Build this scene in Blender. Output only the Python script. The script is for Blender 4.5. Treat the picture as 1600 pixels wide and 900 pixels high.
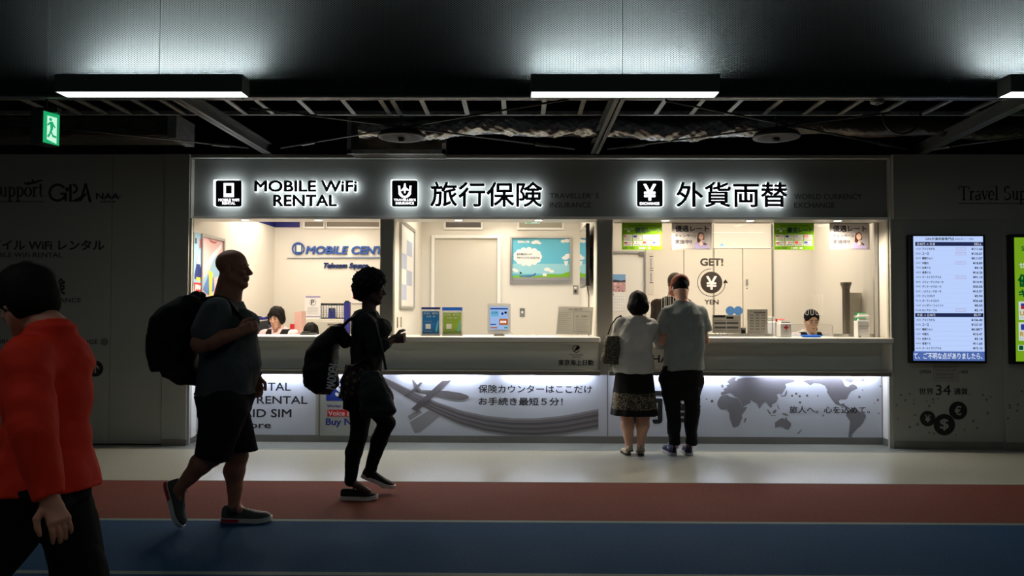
import bpy, math, random
import numpy as np
from mathutils import Vector, Matrix, Euler
rnd = random.Random(7)
sc = bpy.context.scene
for o in list(bpy.data.objects):
    bpy.data.objects.remove(o, do_unlink=True)
COL = sc.collection

# ------------------------------------------------------------------ camera
F = 1245.0
cam_d = bpy.data.cameras.new('camera'); cam = bpy.data.objects.new('camera', cam_d); COL.objects.link(cam)
cam_d.sensor_width = 36.0; cam_d.lens = 36.0 * F / 1600.0
cam_d.clip_start = 0.05; cam_d.clip_end = 200
CH = 1.40
CR = (Matrix.Rotation(math.radians(0.58), 3, 'Z') @ Matrix.Rotation(math.radians(90 + 1.70), 3, 'X') @ Matrix.Rotation(math.radians(0.17), 3, 'Z'))
cam.location = (0, 0, CH); cam.rotation_euler = CR.to_euler(); sc.camera = cam

def ray(px, py):
    return CR @ Vector(((px - 800) / F, -(py - 450) / F, -1.0))
def at(px, py, Y):
    d = ray(px, py); t = Y / d.y
    return Vector((d.x * t, Y, CH + d.z * t))
def atX(px, py, X):
    d = ray(px, py); t = X / d.x
    return Vector((X, d.y * t, CH + d.z * t))
def atZ(px, py, Z):
    d = ray(px, py); t = (Z - CH) / d.z
    return Vector((d.x * t, d.y * t, Z))
def X_(px, Y): return at(px, 487, Y).x
def Z_(py, Y, px=800): return at(px, py, Y).z

# ------------------------------------------------------------------ world, exposure
sc.view_settings.view_transform = 'Standard'; sc.view_settings.look = 'None'
sc.view_settings.gamma = 1.0; sc.view_settings.use_curve_mapping = False
sc.view_settings.exposure = 0.0
w = bpy.data.worlds.new('world'); sc.world = w; w.use_nodes = True
bg = w.node_tree.nodes['Background']; bg.inputs[0].default_value = (0.80, 0.95, 1.0, 1); bg.inputs[1].default_value = 0.040
sc.cycles.use_denoising = True
sc.cycles.max_bounces = 8; sc.cycles.diffuse_bounces = 4; sc.cycles.glossy_bounces = 3
sc.cycles.transparent_max_bounces = 16
sc.cycles.sample_clamp_indirect = 4.0
sc.cycles.caustics_reflective = False; sc.cycles.caustics_refractive = False

HALL = (0.80, 1.0, 0.98); WARM = (1.0, 0.88, 0.73); COOL = (0.78, 0.86, 1.0)
def area(name, loc, rot, sx, sy, power, col, spread=math.pi):
    l = bpy.data.lights.new(name, 'AREA'); l.shape = 'RECTANGLE'; l.size = sx; l.size_y = sy
    l.energy = power; l.color = col; l.spread = spread
    o = bpy.data.objects.new(name, l); o.location = loc; o.rotation_euler = rot; COL.objects.link(o); return o
def spot(name, loc, power, col, size=100, blend=.8, rot=(0, 0, 0), r=.05):
    l = bpy.data.lights.new(name, 'SPOT'); l.energy = power; l.color = col; l.spot_size = math.radians(size); l.spot_blend = blend; l.shadow_soft_size = r
    o = bpy.data.objects.new(name, l); o.location = loc; o.rotation_euler = rot; COL.objects.link(o); return o

YW = 8.30      # surrounding wall plane
YF = 8.38      # fascia plane
YB = 10.8      # back wall of the insurance bay
YB1 = 11.2     # back wall of the rental bay
YB3 = 10.6     # back wall of the exchange bay
ZC = 2.78      # ceiling inside
# ceiling lamps inside the three bays
for (nm, px0, px1, yy, pw) in (('bay_lamp', 330, 585, 10.0, 42), ('bay_lamp', 640, 915, 9.7, 30), ('bay_lamp', 970, 1330, 9.6, 44)):
    xa, xb = X_(px0, yy), X_(px1, yy)
    area(nm, ((xa + xb) / 2, yy, ZC - .03), (0, 0, 0), (xb - xa) * .8, 1.2, pw, WARM)

# ------------------------------------------------------------------ materials
def S(r, g, b):
    f = lambda c: (c / 255 / 12.92) if c / 255 <= .04045 else ((c / 255 + .055) / 1.055) ** 2.4
    return (f(r), f(g), f(b), 1.0)
_M = {}
def pm(name, col, rough=.5, metal=0.0, noise=None, bump=None, coat=0.0, spec=.5, sheen=0.0, sss=0.0):
    if name in _M: return _M[name]
    m = bpy.data.materials.new(name); m.use_nodes = True; nt = m.node_tree; b = nt.nodes['Principled BSDF']
    b.inputs['Base Color'].default_value = col; b.inputs['Roughness'].default_value = rough; b.inputs['Metallic'].default_value = metal
    b.inputs['Coat Weight'].default_value = coat; b.inputs['Specular IOR Level'].default_value = spec
    b.inputs['Sheen Weight'].default_value = sheen
    if noise or bump:
        tc = nt.nodes.new('ShaderNodeTexCoord')
    if noise:
        n = nt.nodes.new('ShaderNodeTexNoise'); n.inputs['Scale'].default_value = noise[0]; n.inputs['Detail'].default_value = 4
        nt.links.new(tc.outputs['Object'], n.inputs['Vector'])
        r = nt.nodes.new('ShaderNodeMapRange'); r.inputs['From Min'].default_value = .3; r.inputs['From Max'].default_value = .7
        r.inputs['To Min'].default_value = 1 - noise[1]; r.inputs['To Max'].default_value = 1 + noise[1]
        nt.links.new(n.outputs['Fac'], r.inputs['Value'])
        mx = nt.nodes.new('ShaderNodeVectorMath'); mx.operation = 'SCALE'; mx.inputs[0].default_value = col[:3]
        nt.links.new(r.outputs[0], mx.inputs['Scale']); nt.links.new(mx.outputs[0], b.inputs['Base Color'])
    if bump:
        n2 = nt.nodes.new('ShaderNodeTexNoise'); n2.inputs['Scale'].default_value = bump[0]; n2.inputs['Detail'].default_value = 6
        nt.links.new(tc.outputs['Object'], n2.inputs['Vector'])
        bp = nt.nodes.new('ShaderNodeBump'); bp.inputs['Strength'].default_value = bump[1]; bp.inputs['Distance'].default_value = bump[2] if len(bump) > 2 else .01
        nt.links.new(n2.outputs['Fac'], bp.inputs['Height']); nt.links.new(bp.outputs[0], b.inputs['Normal'])
    _M[name] = m; return m
def em(name, col, st):
    if name in _M: return _M[name]
    m = bpy.data.materials.new(name); m.use_nodes = True; nt = m.node_tree; nt.nodes.clear()
    e = nt.nodes.new('ShaderNodeEmission'); e.inputs[0].default_value = col; e.inputs[1].default_value = st
    o = nt.nodes.new('ShaderNodeOutputMaterial'); nt.links.new(e.outputs[0], o.inputs[0]); _M[name] = m; return m
def glassm(name, refl=1.0, tint=(1, 1, 1, 1)):
    if name in _M: return _M[name]
    m = bpy.data.materials.new(name); m.use_nodes = True; nt = m.node_tree; nt.nodes.clear()
    t = nt.nodes.new('ShaderNodeBsdfTransparent'); t.inputs[0].default_value = tint
    g = nt.nodes.new('ShaderNodeBsdfGlossy'); g.inputs['Roughness'].default_value = .02
    fr = nt.nodes.new('ShaderNodeFresnel'); fr.inputs[0].default_value = 1.45
    mu = nt.nodes.new('ShaderNodeMath'); mu.operation = 'MULTIPLY'; mu.inputs[1].default_value = refl
    mx = nt.nodes.new('ShaderNodeMixShader'); o = nt.nodes.new('ShaderNodeOutputMaterial')
    nt.links.new(fr.outputs[0], mu.inputs[0]); nt.links.new(mu.outputs[0], mx.inputs[0]); nt.links.new(t.outputs[0], mx.inputs[1]); nt.links.new(g.outputs[0], mx.inputs[2]); nt.links.new(mx.outputs[0], o.inputs[0])
    _M[name] = m; return m

M_wall = pm('wall_panel_grey', S(160, 161, 154), .55, noise=(.9, .04), bump=(60, .05))
M_fascia = pm('fascia_satin', S(132, 134, 130), .42, noise=(1.2, .03), bump=(90, .04))
M_pillar = pm('pillar_grey', S(140, 139, 132), .5, noise=(1, .03))
M_white = pm('warm_white_wall', S(228, 223, 212), .6, noise=(.8, .02))
M_worktop = pm('worktop_white', S(240, 238, 232), .35, noise=(3, .02))
M_apron = pm('apron_grey', S(218, 222, 216), .45, noise=(1.2, .03))
M_ledge = pm('ledge_alu', S(190, 188, 176), .35, .3)
M_ledge2 = pm('ledge_under', S(120, 118, 112), .45, .2)
M_lower = pm('lower_panel_white', S(214, 217, 226), .45, noise=(1, .02))
M_base = pm('baseboard_steel', S(128, 124, 118), .4, .4, noise=(4, .06))
M_black = pm('black_print', S(14, 14, 16), .5)
M_ink = pm('dark_ink', S(22, 21, 30), .5)
M_greyink = pm('grey_ink', S(110, 104, 104), .55)
M_blackmetal = pm('black_metal', S(34, 38, 38), .45, .3)
M_hous = pm('luminaire_housing', S(84, 94, 90), .45, .2)
M_alu = pm('aluminium', S(190, 190, 188), .3, .8)
M_steel = pm('galvanised_steel', S(150, 152, 150), .42, .7, noise=(14, .25))
M_dark = pm('void_dark', S(20, 20, 20), .8)
M_halo = em('sign_halo_white', (.86, .95, 1.0, 1), 6.5)
M_signwhite = em('sign_symbol_white', (.95, .93, 1.0, 1), 2.2)
M_led = em('led_strip', (.74, .82, 1.0, 1), 58.0)
M_diff = em('lamp_diffuser', (.93, 1.0, .97, 1), 8.0)
M_tube = em('lamp_tube', (.88, 1.0, 1.0, 1), 230.0)
M_paper = pm('white_paper', S(232, 230, 226), .6)
M_chrome = pm('brushed_chrome', S(180, 178, 170), .25, .9)
def papert(name, col, tr=.55):
    # thin sheet that lets some light through
    if name in _M: return _M[name]
    m = bpy.data.materials.new(name); m.use_nodes = True; nt = m.node_tree; nt.nodes.clear()
    d = nt.nodes.new('ShaderNodeBsdfDiffuse'); t = nt.nodes.new('ShaderNodeBsdfTranslucent'); mx = nt.nodes.new('ShaderNodeMixShader'); o = nt.nodes.new('ShaderNodeOutputMaterial')
    d.inputs[0].default_value = col; t.inputs[0].default_value = col; mx.inputs[0].default_value = tr
    nt.links.new(d.outputs[0], mx.inputs[1]); nt.links.new(t.outputs[0], mx.inputs[2]); nt.links.new(mx.outputs[0], o.inputs[0]); _M[name] = m; return m
M_sheet = papert('thin_white_paper', S(250, 249, 245), .7)
M_acry = glassm('clear_acrylic', 1.0)
M_glass = glassm('counter_glass', 1.0)

# ------------------------------------------------------------------ objects
ORG = {}
def tag(o, label=None, cat=None, group=None, kind=None):
    if label: o['label'] = label
    if cat: o['category'] = cat
    if group: o['group'] = group
    if kind: o['kind'] = kind
    return o
def empty(name, loc=(0, 0, 0), label=None, cat=None, group=None, kind=None, rz=0):
    o = bpy.data.objects.new(name, None); o.empty_display_size = .1; COL.objects.link(o)
    o.location = loc; o.rotation_euler = (0, 0, rz); ORG[o] = Vector(loc)
    return tag(o, label, cat, group, kind)

_TC = {}
def text_mesh(s, res=3):
    key = (s, res)
    if key in _TC: return _TC[key]
    c = bpy.data.curves.new('t', 'FONT'); c.body = s; c.size = 1.0; c.resolution_u = res; c.fill_mode = 'FRONT' if False else 'BOTH'
    c.space_line = 1.0
    o = bpy.data.objects.new('t', c); COL.objects.link(o)
    bpy.context.view_layer.update()
    me = o.evaluated_get(bpy.context.evaluated_depsgraph_get()).to_mesh()
    v = np.array([p.co[:] for p in me.vertices]).reshape(-1, 3); f = [tuple(p.vertices) for p in me.polygons]
    bpy.data.objects.remove(o, do_unlink=True); bpy.data.curves.remove(c)
    lo = v[:, :2].min(0); hi = v[:, :2].max(0)
    _TC[key] = (v, f, lo, hi); return _TC[key]

class MB:
    def __init__(s): s.v = []; s.f = []; s.m = []; s.mats = []
    def mi(s, m):
        if m not in s.mats: s.mats.append(m)
        return s.mats.index(m)
    def add(s, vs, fs, m):
        n = len(s.v); s.v.extend(tuple(x) for x in vs); i = s.mi(m)
        for f in fs: s.f.append(tuple(n + k for k in f)); s.m.append(i)
    def box(s, x0, x1, y0, y1, z0, z1, m, b=0.0):
        x0, x1 = sorted((x0, x1)); y0, y1 = sorted((y0, y1)); z0, z1 = sorted((z0, z1))
        b = min(b, (x1 - x0) * .45, (y1 - y0) * .45, (z1 - z0) * .45)
        if b <= 0:
            vs = [(x, y, z) for x in (x0, x1) for y in (y0, y1) for z in (z0, z1)]
            s.add(vs, [(0, 1, 3, 2), (4, 6, 7, 5), (0, 4, 5, 1), (2, 3, 7, 6), (0, 2, 6, 4), (1, 5, 7, 3)], m); return
        # chamfered box
        import itertools
        vs = []; idx = {}
        for sx in (0, 1):
            for sy in (0, 1):
                for sz in (0, 1):
                    for ax in range(3):
                        p = [x1 if sx else x0, y1 if sy else y0, z1 if sz else z0]; sg = (sx, sy, sz)
                        for k in range(3):
                            if k != ax: p[k] += -b if sg[k] else b
                        idx[(sx, sy, sz, ax)] = len(vs); vs.append(p)
        fs = []
        for ax in range(3):
            o1, o2 = [k for k in range(3) if k != ax]
            for sd in (0, 1):
                q = []
                for a, c in ((0, 0), (1, 0), (1, 1), (0, 1)):
                    sg = [0, 0, 0]; sg[ax] = sd; sg[o1] = a; sg[o2] = c; q.append(idx[(*sg, ax)])
                fs.append(q)
            for a in (0, 1):
                for c in (0, 1):
                    q = []
                    for sd, aa in ((0, o1), (0, o2), (1, o2), (1, o1)):
                        sg = [0, 0, 0]; sg[ax] = sd; sg[o1] = a; sg[o2] = c; q.append(idx[(*sg, aa)])
                    fs.append(q)
        for sg in itertools.product((0, 1), repeat=3): fs.append([idx[(*sg, a)] for a in range(3)])
        s.add(vs, fs, m)
    def poly(s, pts, m, flip=False):
        s.add(pts, [tuple(range(len(pts)))[::-1] if flip else tuple(range(len(pts)))], m)
    def prism(s, pts, d, m):
        """pts: 3D loop; d: extrusion vector"""
        d = Vector(d); n = len(pts); a = [Vector(p) for p in pts]; b = [p + d for p in a]
        s.add(a + b, [tuple(range(n)), tuple(range(2 * n - 1, n - 1, -1))] + [(i, i + n, (i + 1) % n + n, (i + 1) % n) for i in range(n)], m)
    def cyl(s, p0, p1, r0, r1, m, n=16, caps=True):
        s.tube([p0, p1], [r0, r1], m, n, caps)
    def tube(s, pts, r, m, n=8, caps=True):
        pts = [Vector(p) for p in pts]; k = len(pts)
        if not hasattr(r, '__len__'): r = [r] * k
        up = None; vs = []
        for i, p in enumerate(pts):
            d = (pts[min(i + 1, k - 1)] - pts[max(i - 1, 0)]).normalized()
            if up is None:
                up = Vector((0, 0, 1)) if abs(d.z) < .9 else Vector((1, 0, 0))
            a = d.cross(up).normalized(); up = a.cross(d).normalized()
            for j in range(n):
                t = 2 * math.pi * j / n; vs.append(p + (a * math.cos(t) + up * math.sin(t)) * r[i])
        fs = [(i * n + j, i * n + (j + 1) % n, (i + 1) * n + (j + 1) % n, (i + 1) * n + j) for i in range(k - 1) for j in range(n)]
        if caps: fs += [tuple(range(n))[::-1], tuple(range((k - 1) * n, k * n))]
        s.add(vs, fs, m)
    def lathe(s, c, prof, m, n=32):
        c = Vector(c); vs = []; k = len(prof)
        for (r, z) in prof:
            for j in range(n):
                t = 2 * math.pi * j / n; vs.append(c + Vector((r * math.cos(t), r * math.sin(t), z)))
        fs = [(i * n + j, i * n + (j + 1) % n, (i + 1) * n + (j + 1) % n, (i + 1) * n + j) for i in range(k - 1) for j in range(n)]
        fs += [tuple(range(n))[::-1], tuple(range((k - 1) * n, k * n))]
        s.add(vs, fs, m)
    # flat things on a vertical plane that faces the camera (plane Y) given by pixel bounds
    def rect(s, a, b, c, d, Y, m, t=.001):
        p = at(a, b, Y); q = at(c, d, Y); s.box(p.x, q.x, Y - t, Y, q.z, p.z, m)
    def shape(s, pts, Y, m, t=.001):
        P = [at(x, y, Y) for x, y in pts]; s.prism(P, (0, -t, 0), m)
    def disc(s, cx, cy, rpx, Y, m, t=.001, n=40, r0=0, a0=0, a1=360, ry=None):
        c = at(cx, cy, Y); r = rpx * Y / F; rz = (ry or rpx) * Y / F
        if r0 == 0:
            P = [c + Vector((r * math.cos(2 * math.pi * i / n), 0, rz * math.sin(2 * math.pi * i / n))) for i in range(n)]
            s.prism(P, (0, -t, 0), m)
        else:
            q = r0 * Y / F; A = [math.radians(a0 + (a1 - a0) * i / n) for i in range(n + 1)]
            vs = []
            for y in (0, -t):
                for an in A:
                    vs.append(c + Vector((r * math.cos(an), y, r * math.sin(an)))); vs.append(c + Vector((q * math.cos(an), y, q * math.sin(an))))
            N = 2 * (n + 1); fs = []
            for i in range(n):
                k = 2 * i
                fs += [(k, k + 1, k + 3, k + 2), (N + k, N + k + 2, N + k + 3, N + k + 1), (k, k + 2, N + k + 2, N + k), (k + 1, N + k + 1, N + k + 3, k + 3)]
            s.add(vs, fs, m)
    def textm(s, st, fn, m, bold=0.0, res=3, box=None, ext=0.0):
        """fit text to unit square, map by fn(u,v,w)->world; box=(w,h) real size for bold offsets"""
        v, f, lo, hi = text_mesh(st, res); sz = hi - lo; sz[sz == 0] = 1e-6
        offs = [(0, 0)]
        if bold > 0: offs = [(math.cos(a) * bold, math.sin(a) * bold) for a in [k * math.pi / 3 for k in range(6)]] + [(0, 0)]
        for k, (dx, dy) in enumerate(offs):
            for w0 in ((0.0,) if ext == 0 else (0.0, ext)):
                P = [fn((p[0] - lo[0]) / sz[0] + dx / box[0], (p[1] - lo[1]) / sz[1] + dy / box[1], w0 + k * 2e-5) for p in v]
                s.add(P, f, m)
            if ext:
                from collections import Counter
                ec = Counter(); dr = {}
                for q in f:
                    for i in range(len(q)):
                        e = (q[i], q[(i + 1) % len(q)]); kk = tuple(sorted(e)); ec[kk] += 1; dr[kk] = e
                B = [dr[e] for e, c in ec.items() if c == 1]
                vs = []; fs = []
                for (a, b) in B:
                    n = len(vs)
                    for (q, w0) in ((a, 0), (b, 0), (b, ext), (a, ext)):
                        p = v[q]; vs.append(fn((p[0] - lo[0]) / sz[0] + dx / box[0], (p[1] - lo[1]) / sz[1] + dy / box[1], w0 + k * 2e-5))
                    fs.append((n, n + 1, n + 2, n + 3))
                s.add(vs, fs, m)
    def text(s, st, a, b, c, d, Y, m, bold=0.0, res=3, ext=0.0):
        """text whose ink fills the pixel box (a,b)-(c,d) on the plane Y"""
        p = at(a, b, Y); q = at(c, d, Y); W = q.x - p.x; Hh = p.z - q.z
        s.textm(st, lambda u, v, w: (p.x + u * W, Y - .0006 - w, q.z + v * Hh), m, bold * Y / F, res, (W, Hh), ext)
    def build(s, name, parent=None, smooth=False, label=None, cat=None, group=None, kind=None, base=None, bevel=0):
        me = bpy.data.meshes.new(name); o = bpy.data.objects.new(name, me); COL.objects.link(o)
        if parent is not None: org = ORG[parent]; o.parent = parent
        elif base is not None: org = Vector(base); o.location = org
        else:
            A = np.array(s.v); lo = A.min(0); hi = A.max(0); org = Vector(((lo[0] + hi[0]) / 2, (lo[1] + hi[1]) / 2, lo[2])); o.location = org
        ORG[o] = org
        me.from_pydata([(x - org.x, y - org.y, z - org.z) for x, y, z in s.v], [], s.f)
        for m in s.mats: me.materials.append(m)
        me.polygons.foreach_set('material_index', s.m)
        if smooth: me.polygons.foreach_set('use_smooth', [True] * len(s.f))
        if bevel:
            md = o.modifiers.new('b', 'BEVEL'); md.width = bevel; md.segments = 2; md.limit_method = 'ANGLE'
        return tag(o, label, cat, group, kind)
def one(fn, name, parent=None, **k):
    b = MB(); fn(b); return b.build(name, parent, **k)
# ================================================================== STRUCTURE
ZW = Z_(526.5, 8.29); ZW0 = Z_(535.5, 8.29)
def st(name, fn, parent=None, **k):
    b = MB(); fn(b); return b.build(name, parent, kind=None if parent else 'structure', **k)
# --- floor: polished beige tiles, red and blue rubber running lanes, pale lines
def speckle(name, c0, c1, scale, rough, bump=.3, coat=0):
    m = bpy.data.materials.new(name); m.use_nodes = True; nt = m.node_tree; b = nt.nodes['Principled BSDF']
    tc = nt.nodes.new('ShaderNodeTexCoord'); n = nt.nodes.new('ShaderNodeTexNoise'); n.inputs['Scale'].default_value = scale; n.inputs['Detail'].default_value = 2
    n2 = nt.nodes.new('ShaderNodeTexNoise'); n2.inputs['Scale'].default_value = 1.3; n2.inputs['Detail'].default_value = 3
    nt.links.new(tc.outputs['Object'], n.inputs['Vector']); nt.links.new(tc.outputs['Object'], n2.inputs['Vector'])
    r = nt.nodes.new('ShaderNodeValToRGB'); r.color_ramp.elements[0].position = .38; r.color_ramp.elements[1].position = .66
    r.color_ramp.elements[0].color = c0; r.color_ramp.elements[1].color = c1
    nt.links.new(n.outputs['Fac'], r.inputs[0]); nt.links.new(r.outputs[0], b.inputs['Base Color'])
    mr = nt.nodes.new('ShaderNodeMapRange'); mr.inputs['To Min'].default_value = rough - .06; mr.inputs['To Max'].default_value = rough + .08
    nt.links.new(n2.outputs['Fac'], mr.inputs['Value']); nt.links.new(mr.outputs[0], b.inputs['Roughness'])
    bp = nt.nodes.new('ShaderNodeBump'); bp.inputs['Strength'].default_value = bump; bp.inputs['Distance'].default_value = .002
    nt.links.new(n.outputs['Fac'], bp.inputs['Height']); nt.links.new(bp.outputs[0], b.inputs['Normal'])
    b.inputs['Coat Weight'].default_value = coat; b.inputs['Specular IOR Level'].default_value = .5 if rough < .5 else .12; return m
M_tile = speckle('floor_beige_tile', S(134, 134, 122), S(150, 150, 137), 60, .30, .03)
M_red = speckle('lane_red_rubber', S(72, 34, 24), S(100, 50, 36), 140, .9, .5)
M_blue = speckle('lane_blue_rubber', S(4, 41, 70), S(12, 62, 98), 140, .9, .5)
M_line = speckle('lane_line_pale', S(78, 92, 86), S(100, 114, 108), 140, .7, .3)
YR0 = atZ(800, 753, 0).y; YR1 = atZ(800, 813.5, 0).y; YR1b = atZ(800, 816.5, 0).y; YL2 = atZ(800, 896, 0).y
def _fl(b):
    b.box(-12, 12, YR0, 14, -.1, 0, M_tile)
    b.box(-12, 12, YR0 - .02, YR0, -.1, .001, M_line)
    b.box(-12, 12, YR1, YR0 - .02, -.1, .001, M_red)
    b.box(-12, 12, YR1b, YR1, -.1, .0012, M_line)
    b.box(-12, 12, YL2, YR1b, -.1, .001, M_blue)
    b.box(-12, 12, YL2 - .05, YL2, -.1, .0012, M_line)
    b.box(-12, 12, YL2 - 1.27, YL2 - .05, -.1, .001, M_blue)
    b.box(-12, 12, -8, YL2 - 1.27, -.1, 0, M_tile)
    ys = atZ(800, 704, 0).y
    b.box(-12, 12, ys - .012, ys + .012, -.02, .0015, M_ledge2)
st('floor', _fl, base=(0, 0, 0))

XL = X_(294, YW); XR = X_(1395, YW); ZT = 3.045; ZS = Z_(341.5, YW)
XP1a, XP1b = X_(593, YF), X_(614, YF); XP2a, XP2b = X_(932.5, YF), X_(957, YF)
XCL, XCR = XL, XR
def _wl(b):
    xa, xb, xc = X_(172.5, YW), X_(255, YW), XL
    b.box(-8.5, xa - .002, YW, YW + .12, .012, ZT, M_wall, .003); b.box(xa + .002, xb - .003, YW, YW + .12, .012, ZT, M_wall, .003)
    b.box(xb + .003, xc, YW - .015, YW + .12, 0, ZT, M_wall, .003)
    b.box(xc - .12, xc, YW + .12, 11.4, 0, ZT, M_white)
wl = st('wall_left', _wl, base=(-5, YW, 0))
M_void = pm('slab_black', S(9, 9, 9), .95)
st('wall_back', lambda b: b.box(-12, 12, 11.6, 11.7, 0, 5.5, M_void), base=(0, 11.6, 0))
def _wr(b):
    xo = X_(1565, YW); zt = Z_(342, YW)
    b.box(XR, 9, YW - .04, YW + .12, zt, ZT, M_wall, .003)
    b.box(xo, 9, YW - .04, YW + .12, 0, zt, M_wall, .003)
    b.box(XR, xo, YW, YW + .12, 0, zt, M_wall)
    b.box(XR, XR + .12, YW + .12, 11.4, 0, ZT, M_white)
wr = st('wall_right', _wr, base=(5, YW, 0))
# fascia above the counters with its raised rim
def _fa(b):
    b.box(XL, XR, YF, YF + .1, ZS + .028, 3.0, M_fascia)
    b.box(XL, XR, YW, YF + .1, Z_(247, YW), ZT, M_wall, .003)
    b.box(XL, XL + .012, YW, YF, ZS, 3.0, M_ledge); b.box(XR - .012, XR, YW, YF, ZS, 3.0, M_ledge)
    b.box(XL, XR, YF - .03, YF + .27, ZS, ZS + .028, M_worktop)
    b.box(XL, XR, YF + .1, YF + .16, ZS + .028, 3.0, M_white)
fa = st('wall_fascia', _fa, base=(0, YF, ZS))
# ceiling inside the bays and slabs that close it
st('ceiling', lambda b: b.box(XL, XR, YF + .15, 11.4, ZC, ZC + .1, M_white), base=(0, 9, ZC))
st('wall_rear_rental', lambda b: (b.box(XL, XP1b, YB1, YB1 + .1, 0, ZC, M_white)), base=(-2, YB1, 0))
st('wall_rear_insurance', lambda b: (b.box(XP1a, XP2b, YB, YB + .1, 0, ZC, M_white)), base=(0, YB, 0))
st('wall_rear_exchange', lambda b: (b.box(XP2a, XR, YB3, YB3 + .1, 0, ZC, M_white)), base=(2.4, YB3, 0))
def _pt(xa, xb, ra, rb, yl, yr):
    def f(b):
        b.box(xa, xb, YF, YF + .12, ZW, ZS, M_pillar, .004)
        xm = (xa + xb) / 2
        b.box(xa, xb, YF + .12, 9.0, ZW, ZC, M_white)
        b.box(xm, xb, 9.0, yr, 0, ZC, M_white); b.box(xa, xm, 9.0, yl, 0, ZC, M_white)
        b.box(xb - .012, xb + .006, YF + .005, YF + .03, ZW, ZS, M_ledge)
    return f
st('wall_partition_rental', _pt(XP1a, XP1b, 0, 0, YB1, YB), base=(XP1a, YF, 0))
st('wall_partition_exchange', _pt(XP2a, XP2b, 0, 0, YB, YB3), base=(XP2a, YF, 0))
def _jr(b):
    xa = X_(1366, 8.62)
    b.box(XR - .04, XR, YW + .01, YW + .05, 0, ZS, M_ledge)
    b.box(xa, xa + .035, 8.60, 8.64, 1.12, ZS, M_alu); b.box(xa + .035, XR, 8.62, 8.63, 1.12, ZS, M_white)
st('trim_1', _jr, base=(XR, 8.5, 0))
st('trim_2', lambda b: b.box(XL, XL + .025, YW, YW + .03, 0, ZS, M_ledge), base=(XL, YW, 0))
# blue band at the top of the rental bay
M_bband = pm('blue_band', S(28, 30, 120), .5)
def _bb(b):
    z0 = Z_(356, YB1); b.box(XL, XL + .012, 8.6, YB1, z0, ZC, M_bband)
    b.box(XL + .012, X_(467, YB1), YB1 - .012, YB1, z0, ZC, M_bband)
st('trim_3', _bb, base=(XL, 10, 2.6))
# transom windows of the back walls
M_twin = pm('transom_glass_brown', S(104, 88, 62), .25); M_twin2 = pm('transom_glass_dark', S(60, 52, 40), .25)
M_twin3 = pm('transom_glass_grey', S(166, 160, 140), .3)
def win(name, px0, px1, py1, Y, m, sill=2.5):
    b = MB(); z0 = Z_(py1, Y); xa, xb = X_(px0, Y), X_(px1, Y)
    b.box(xa, xb, Y - .006, Y, z0, ZC - .02, m); o = b.build(name, kind='structure')
    c = MB(); t = .028
    c.box(xa - t, xa, Y - .03, Y, z0 - t, ZC, M_worktop); c.box(xb, xb + t, Y - .03, Y, z0 - t, ZC, M_worktop); c.box(xa, xb, Y - .035, Y, z0 - t, z0, M_worktop)
    c.build('window_frame', o); return o
win('window_1', 475.5, 505, 355, YB1, M_twin); win('window_2', 510, 592, 355, YB1, M_twin)
win('window_3', 696, 751, 356, YB, M_twin2); win('window_4', 811, 878, 356, YB, M_twin3)
# door in the back wall of the insurance bay
def _door():
    xa, xb = X_(679, YB), X_(777, YB); zt = Z_(373, YB)
    o = one(lambda b: b.box(xa, xb, YB - .012, YB, .005, zt, pm('door_cream', S(206, 200, 186), .5, noise=(1, .02)), .003), 'door_1', kind='structure')
    def fr(b):
        t = .045
        b.box(xa - t, xa, YB - .05, YB, 0, zt + t, M_worktop, .004); b.box(xb, xb + t, YB - .05, YB, 0, zt + t, M_worktop, .004); b.box(xa, xb, YB - .05, YB, zt, zt + t, M_worktop, .004)
    one(fr, 'door_frame', o)
    one(lambda b: b.box(X_(617, YB) , X_(662, YB), YB - .02, YB, Z_(340, YB) - .4, Z_(340, YB) - .38, M_worktop), 'trim', o) if False else None
_door()
# door of the exchange bay at its left
def _door2():
    Y = YB3; xa, xb = X_(930, Y), X_(1006, Y); zt = Z_(396, Y)
    o = one(lambda b: b.box(xa, xb, Y - .02, Y, .005, zt, M_white, .003), 'door_2', kind='structure')
    one(lambda b: (b.box(xb, xb + .02, Y - .045, Y, 0, zt + .03, M_alu), b.box(xa, xb, Y - .045, Y, zt, zt + .03, M_alu)), 'door_frame', o)
    one(lambda b: b.box(xb - .07, xb, Y - .06, Y - .02, zt - .03, zt + .02, M_ledge2, .006), 'door_hinge', o)
_door2()
# baseboards
YBX = 8.55
def _bs(b):
    b.box(XL, XR, YBX - .012, YBX, 0, .075, M_base)
st('baseboard_counter', _bs, base=(0, YBX, 0))
st('baseboard_left', lambda b: (b.box(X_(257, YW), XL + .004, YW - .03, YW - .015, 0, .062, M_base), b.box(XL, XL + .01, YW - .03, YBX, 0, .062, M_base)), base=(XL, YW, 0))
st('baseboard_right', lambda b: (b.box(XR, X_(1565, YW), YW - .012, YW, 0, .075, M_base), b.box(X_(1565, YW), 9, YW - .053, YW - .04, 0, .075, M_base), b.box(XR - .01, XR, YW - .012, YBX, 0, .075, M_base)), base=(XR, YW, 0))

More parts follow.
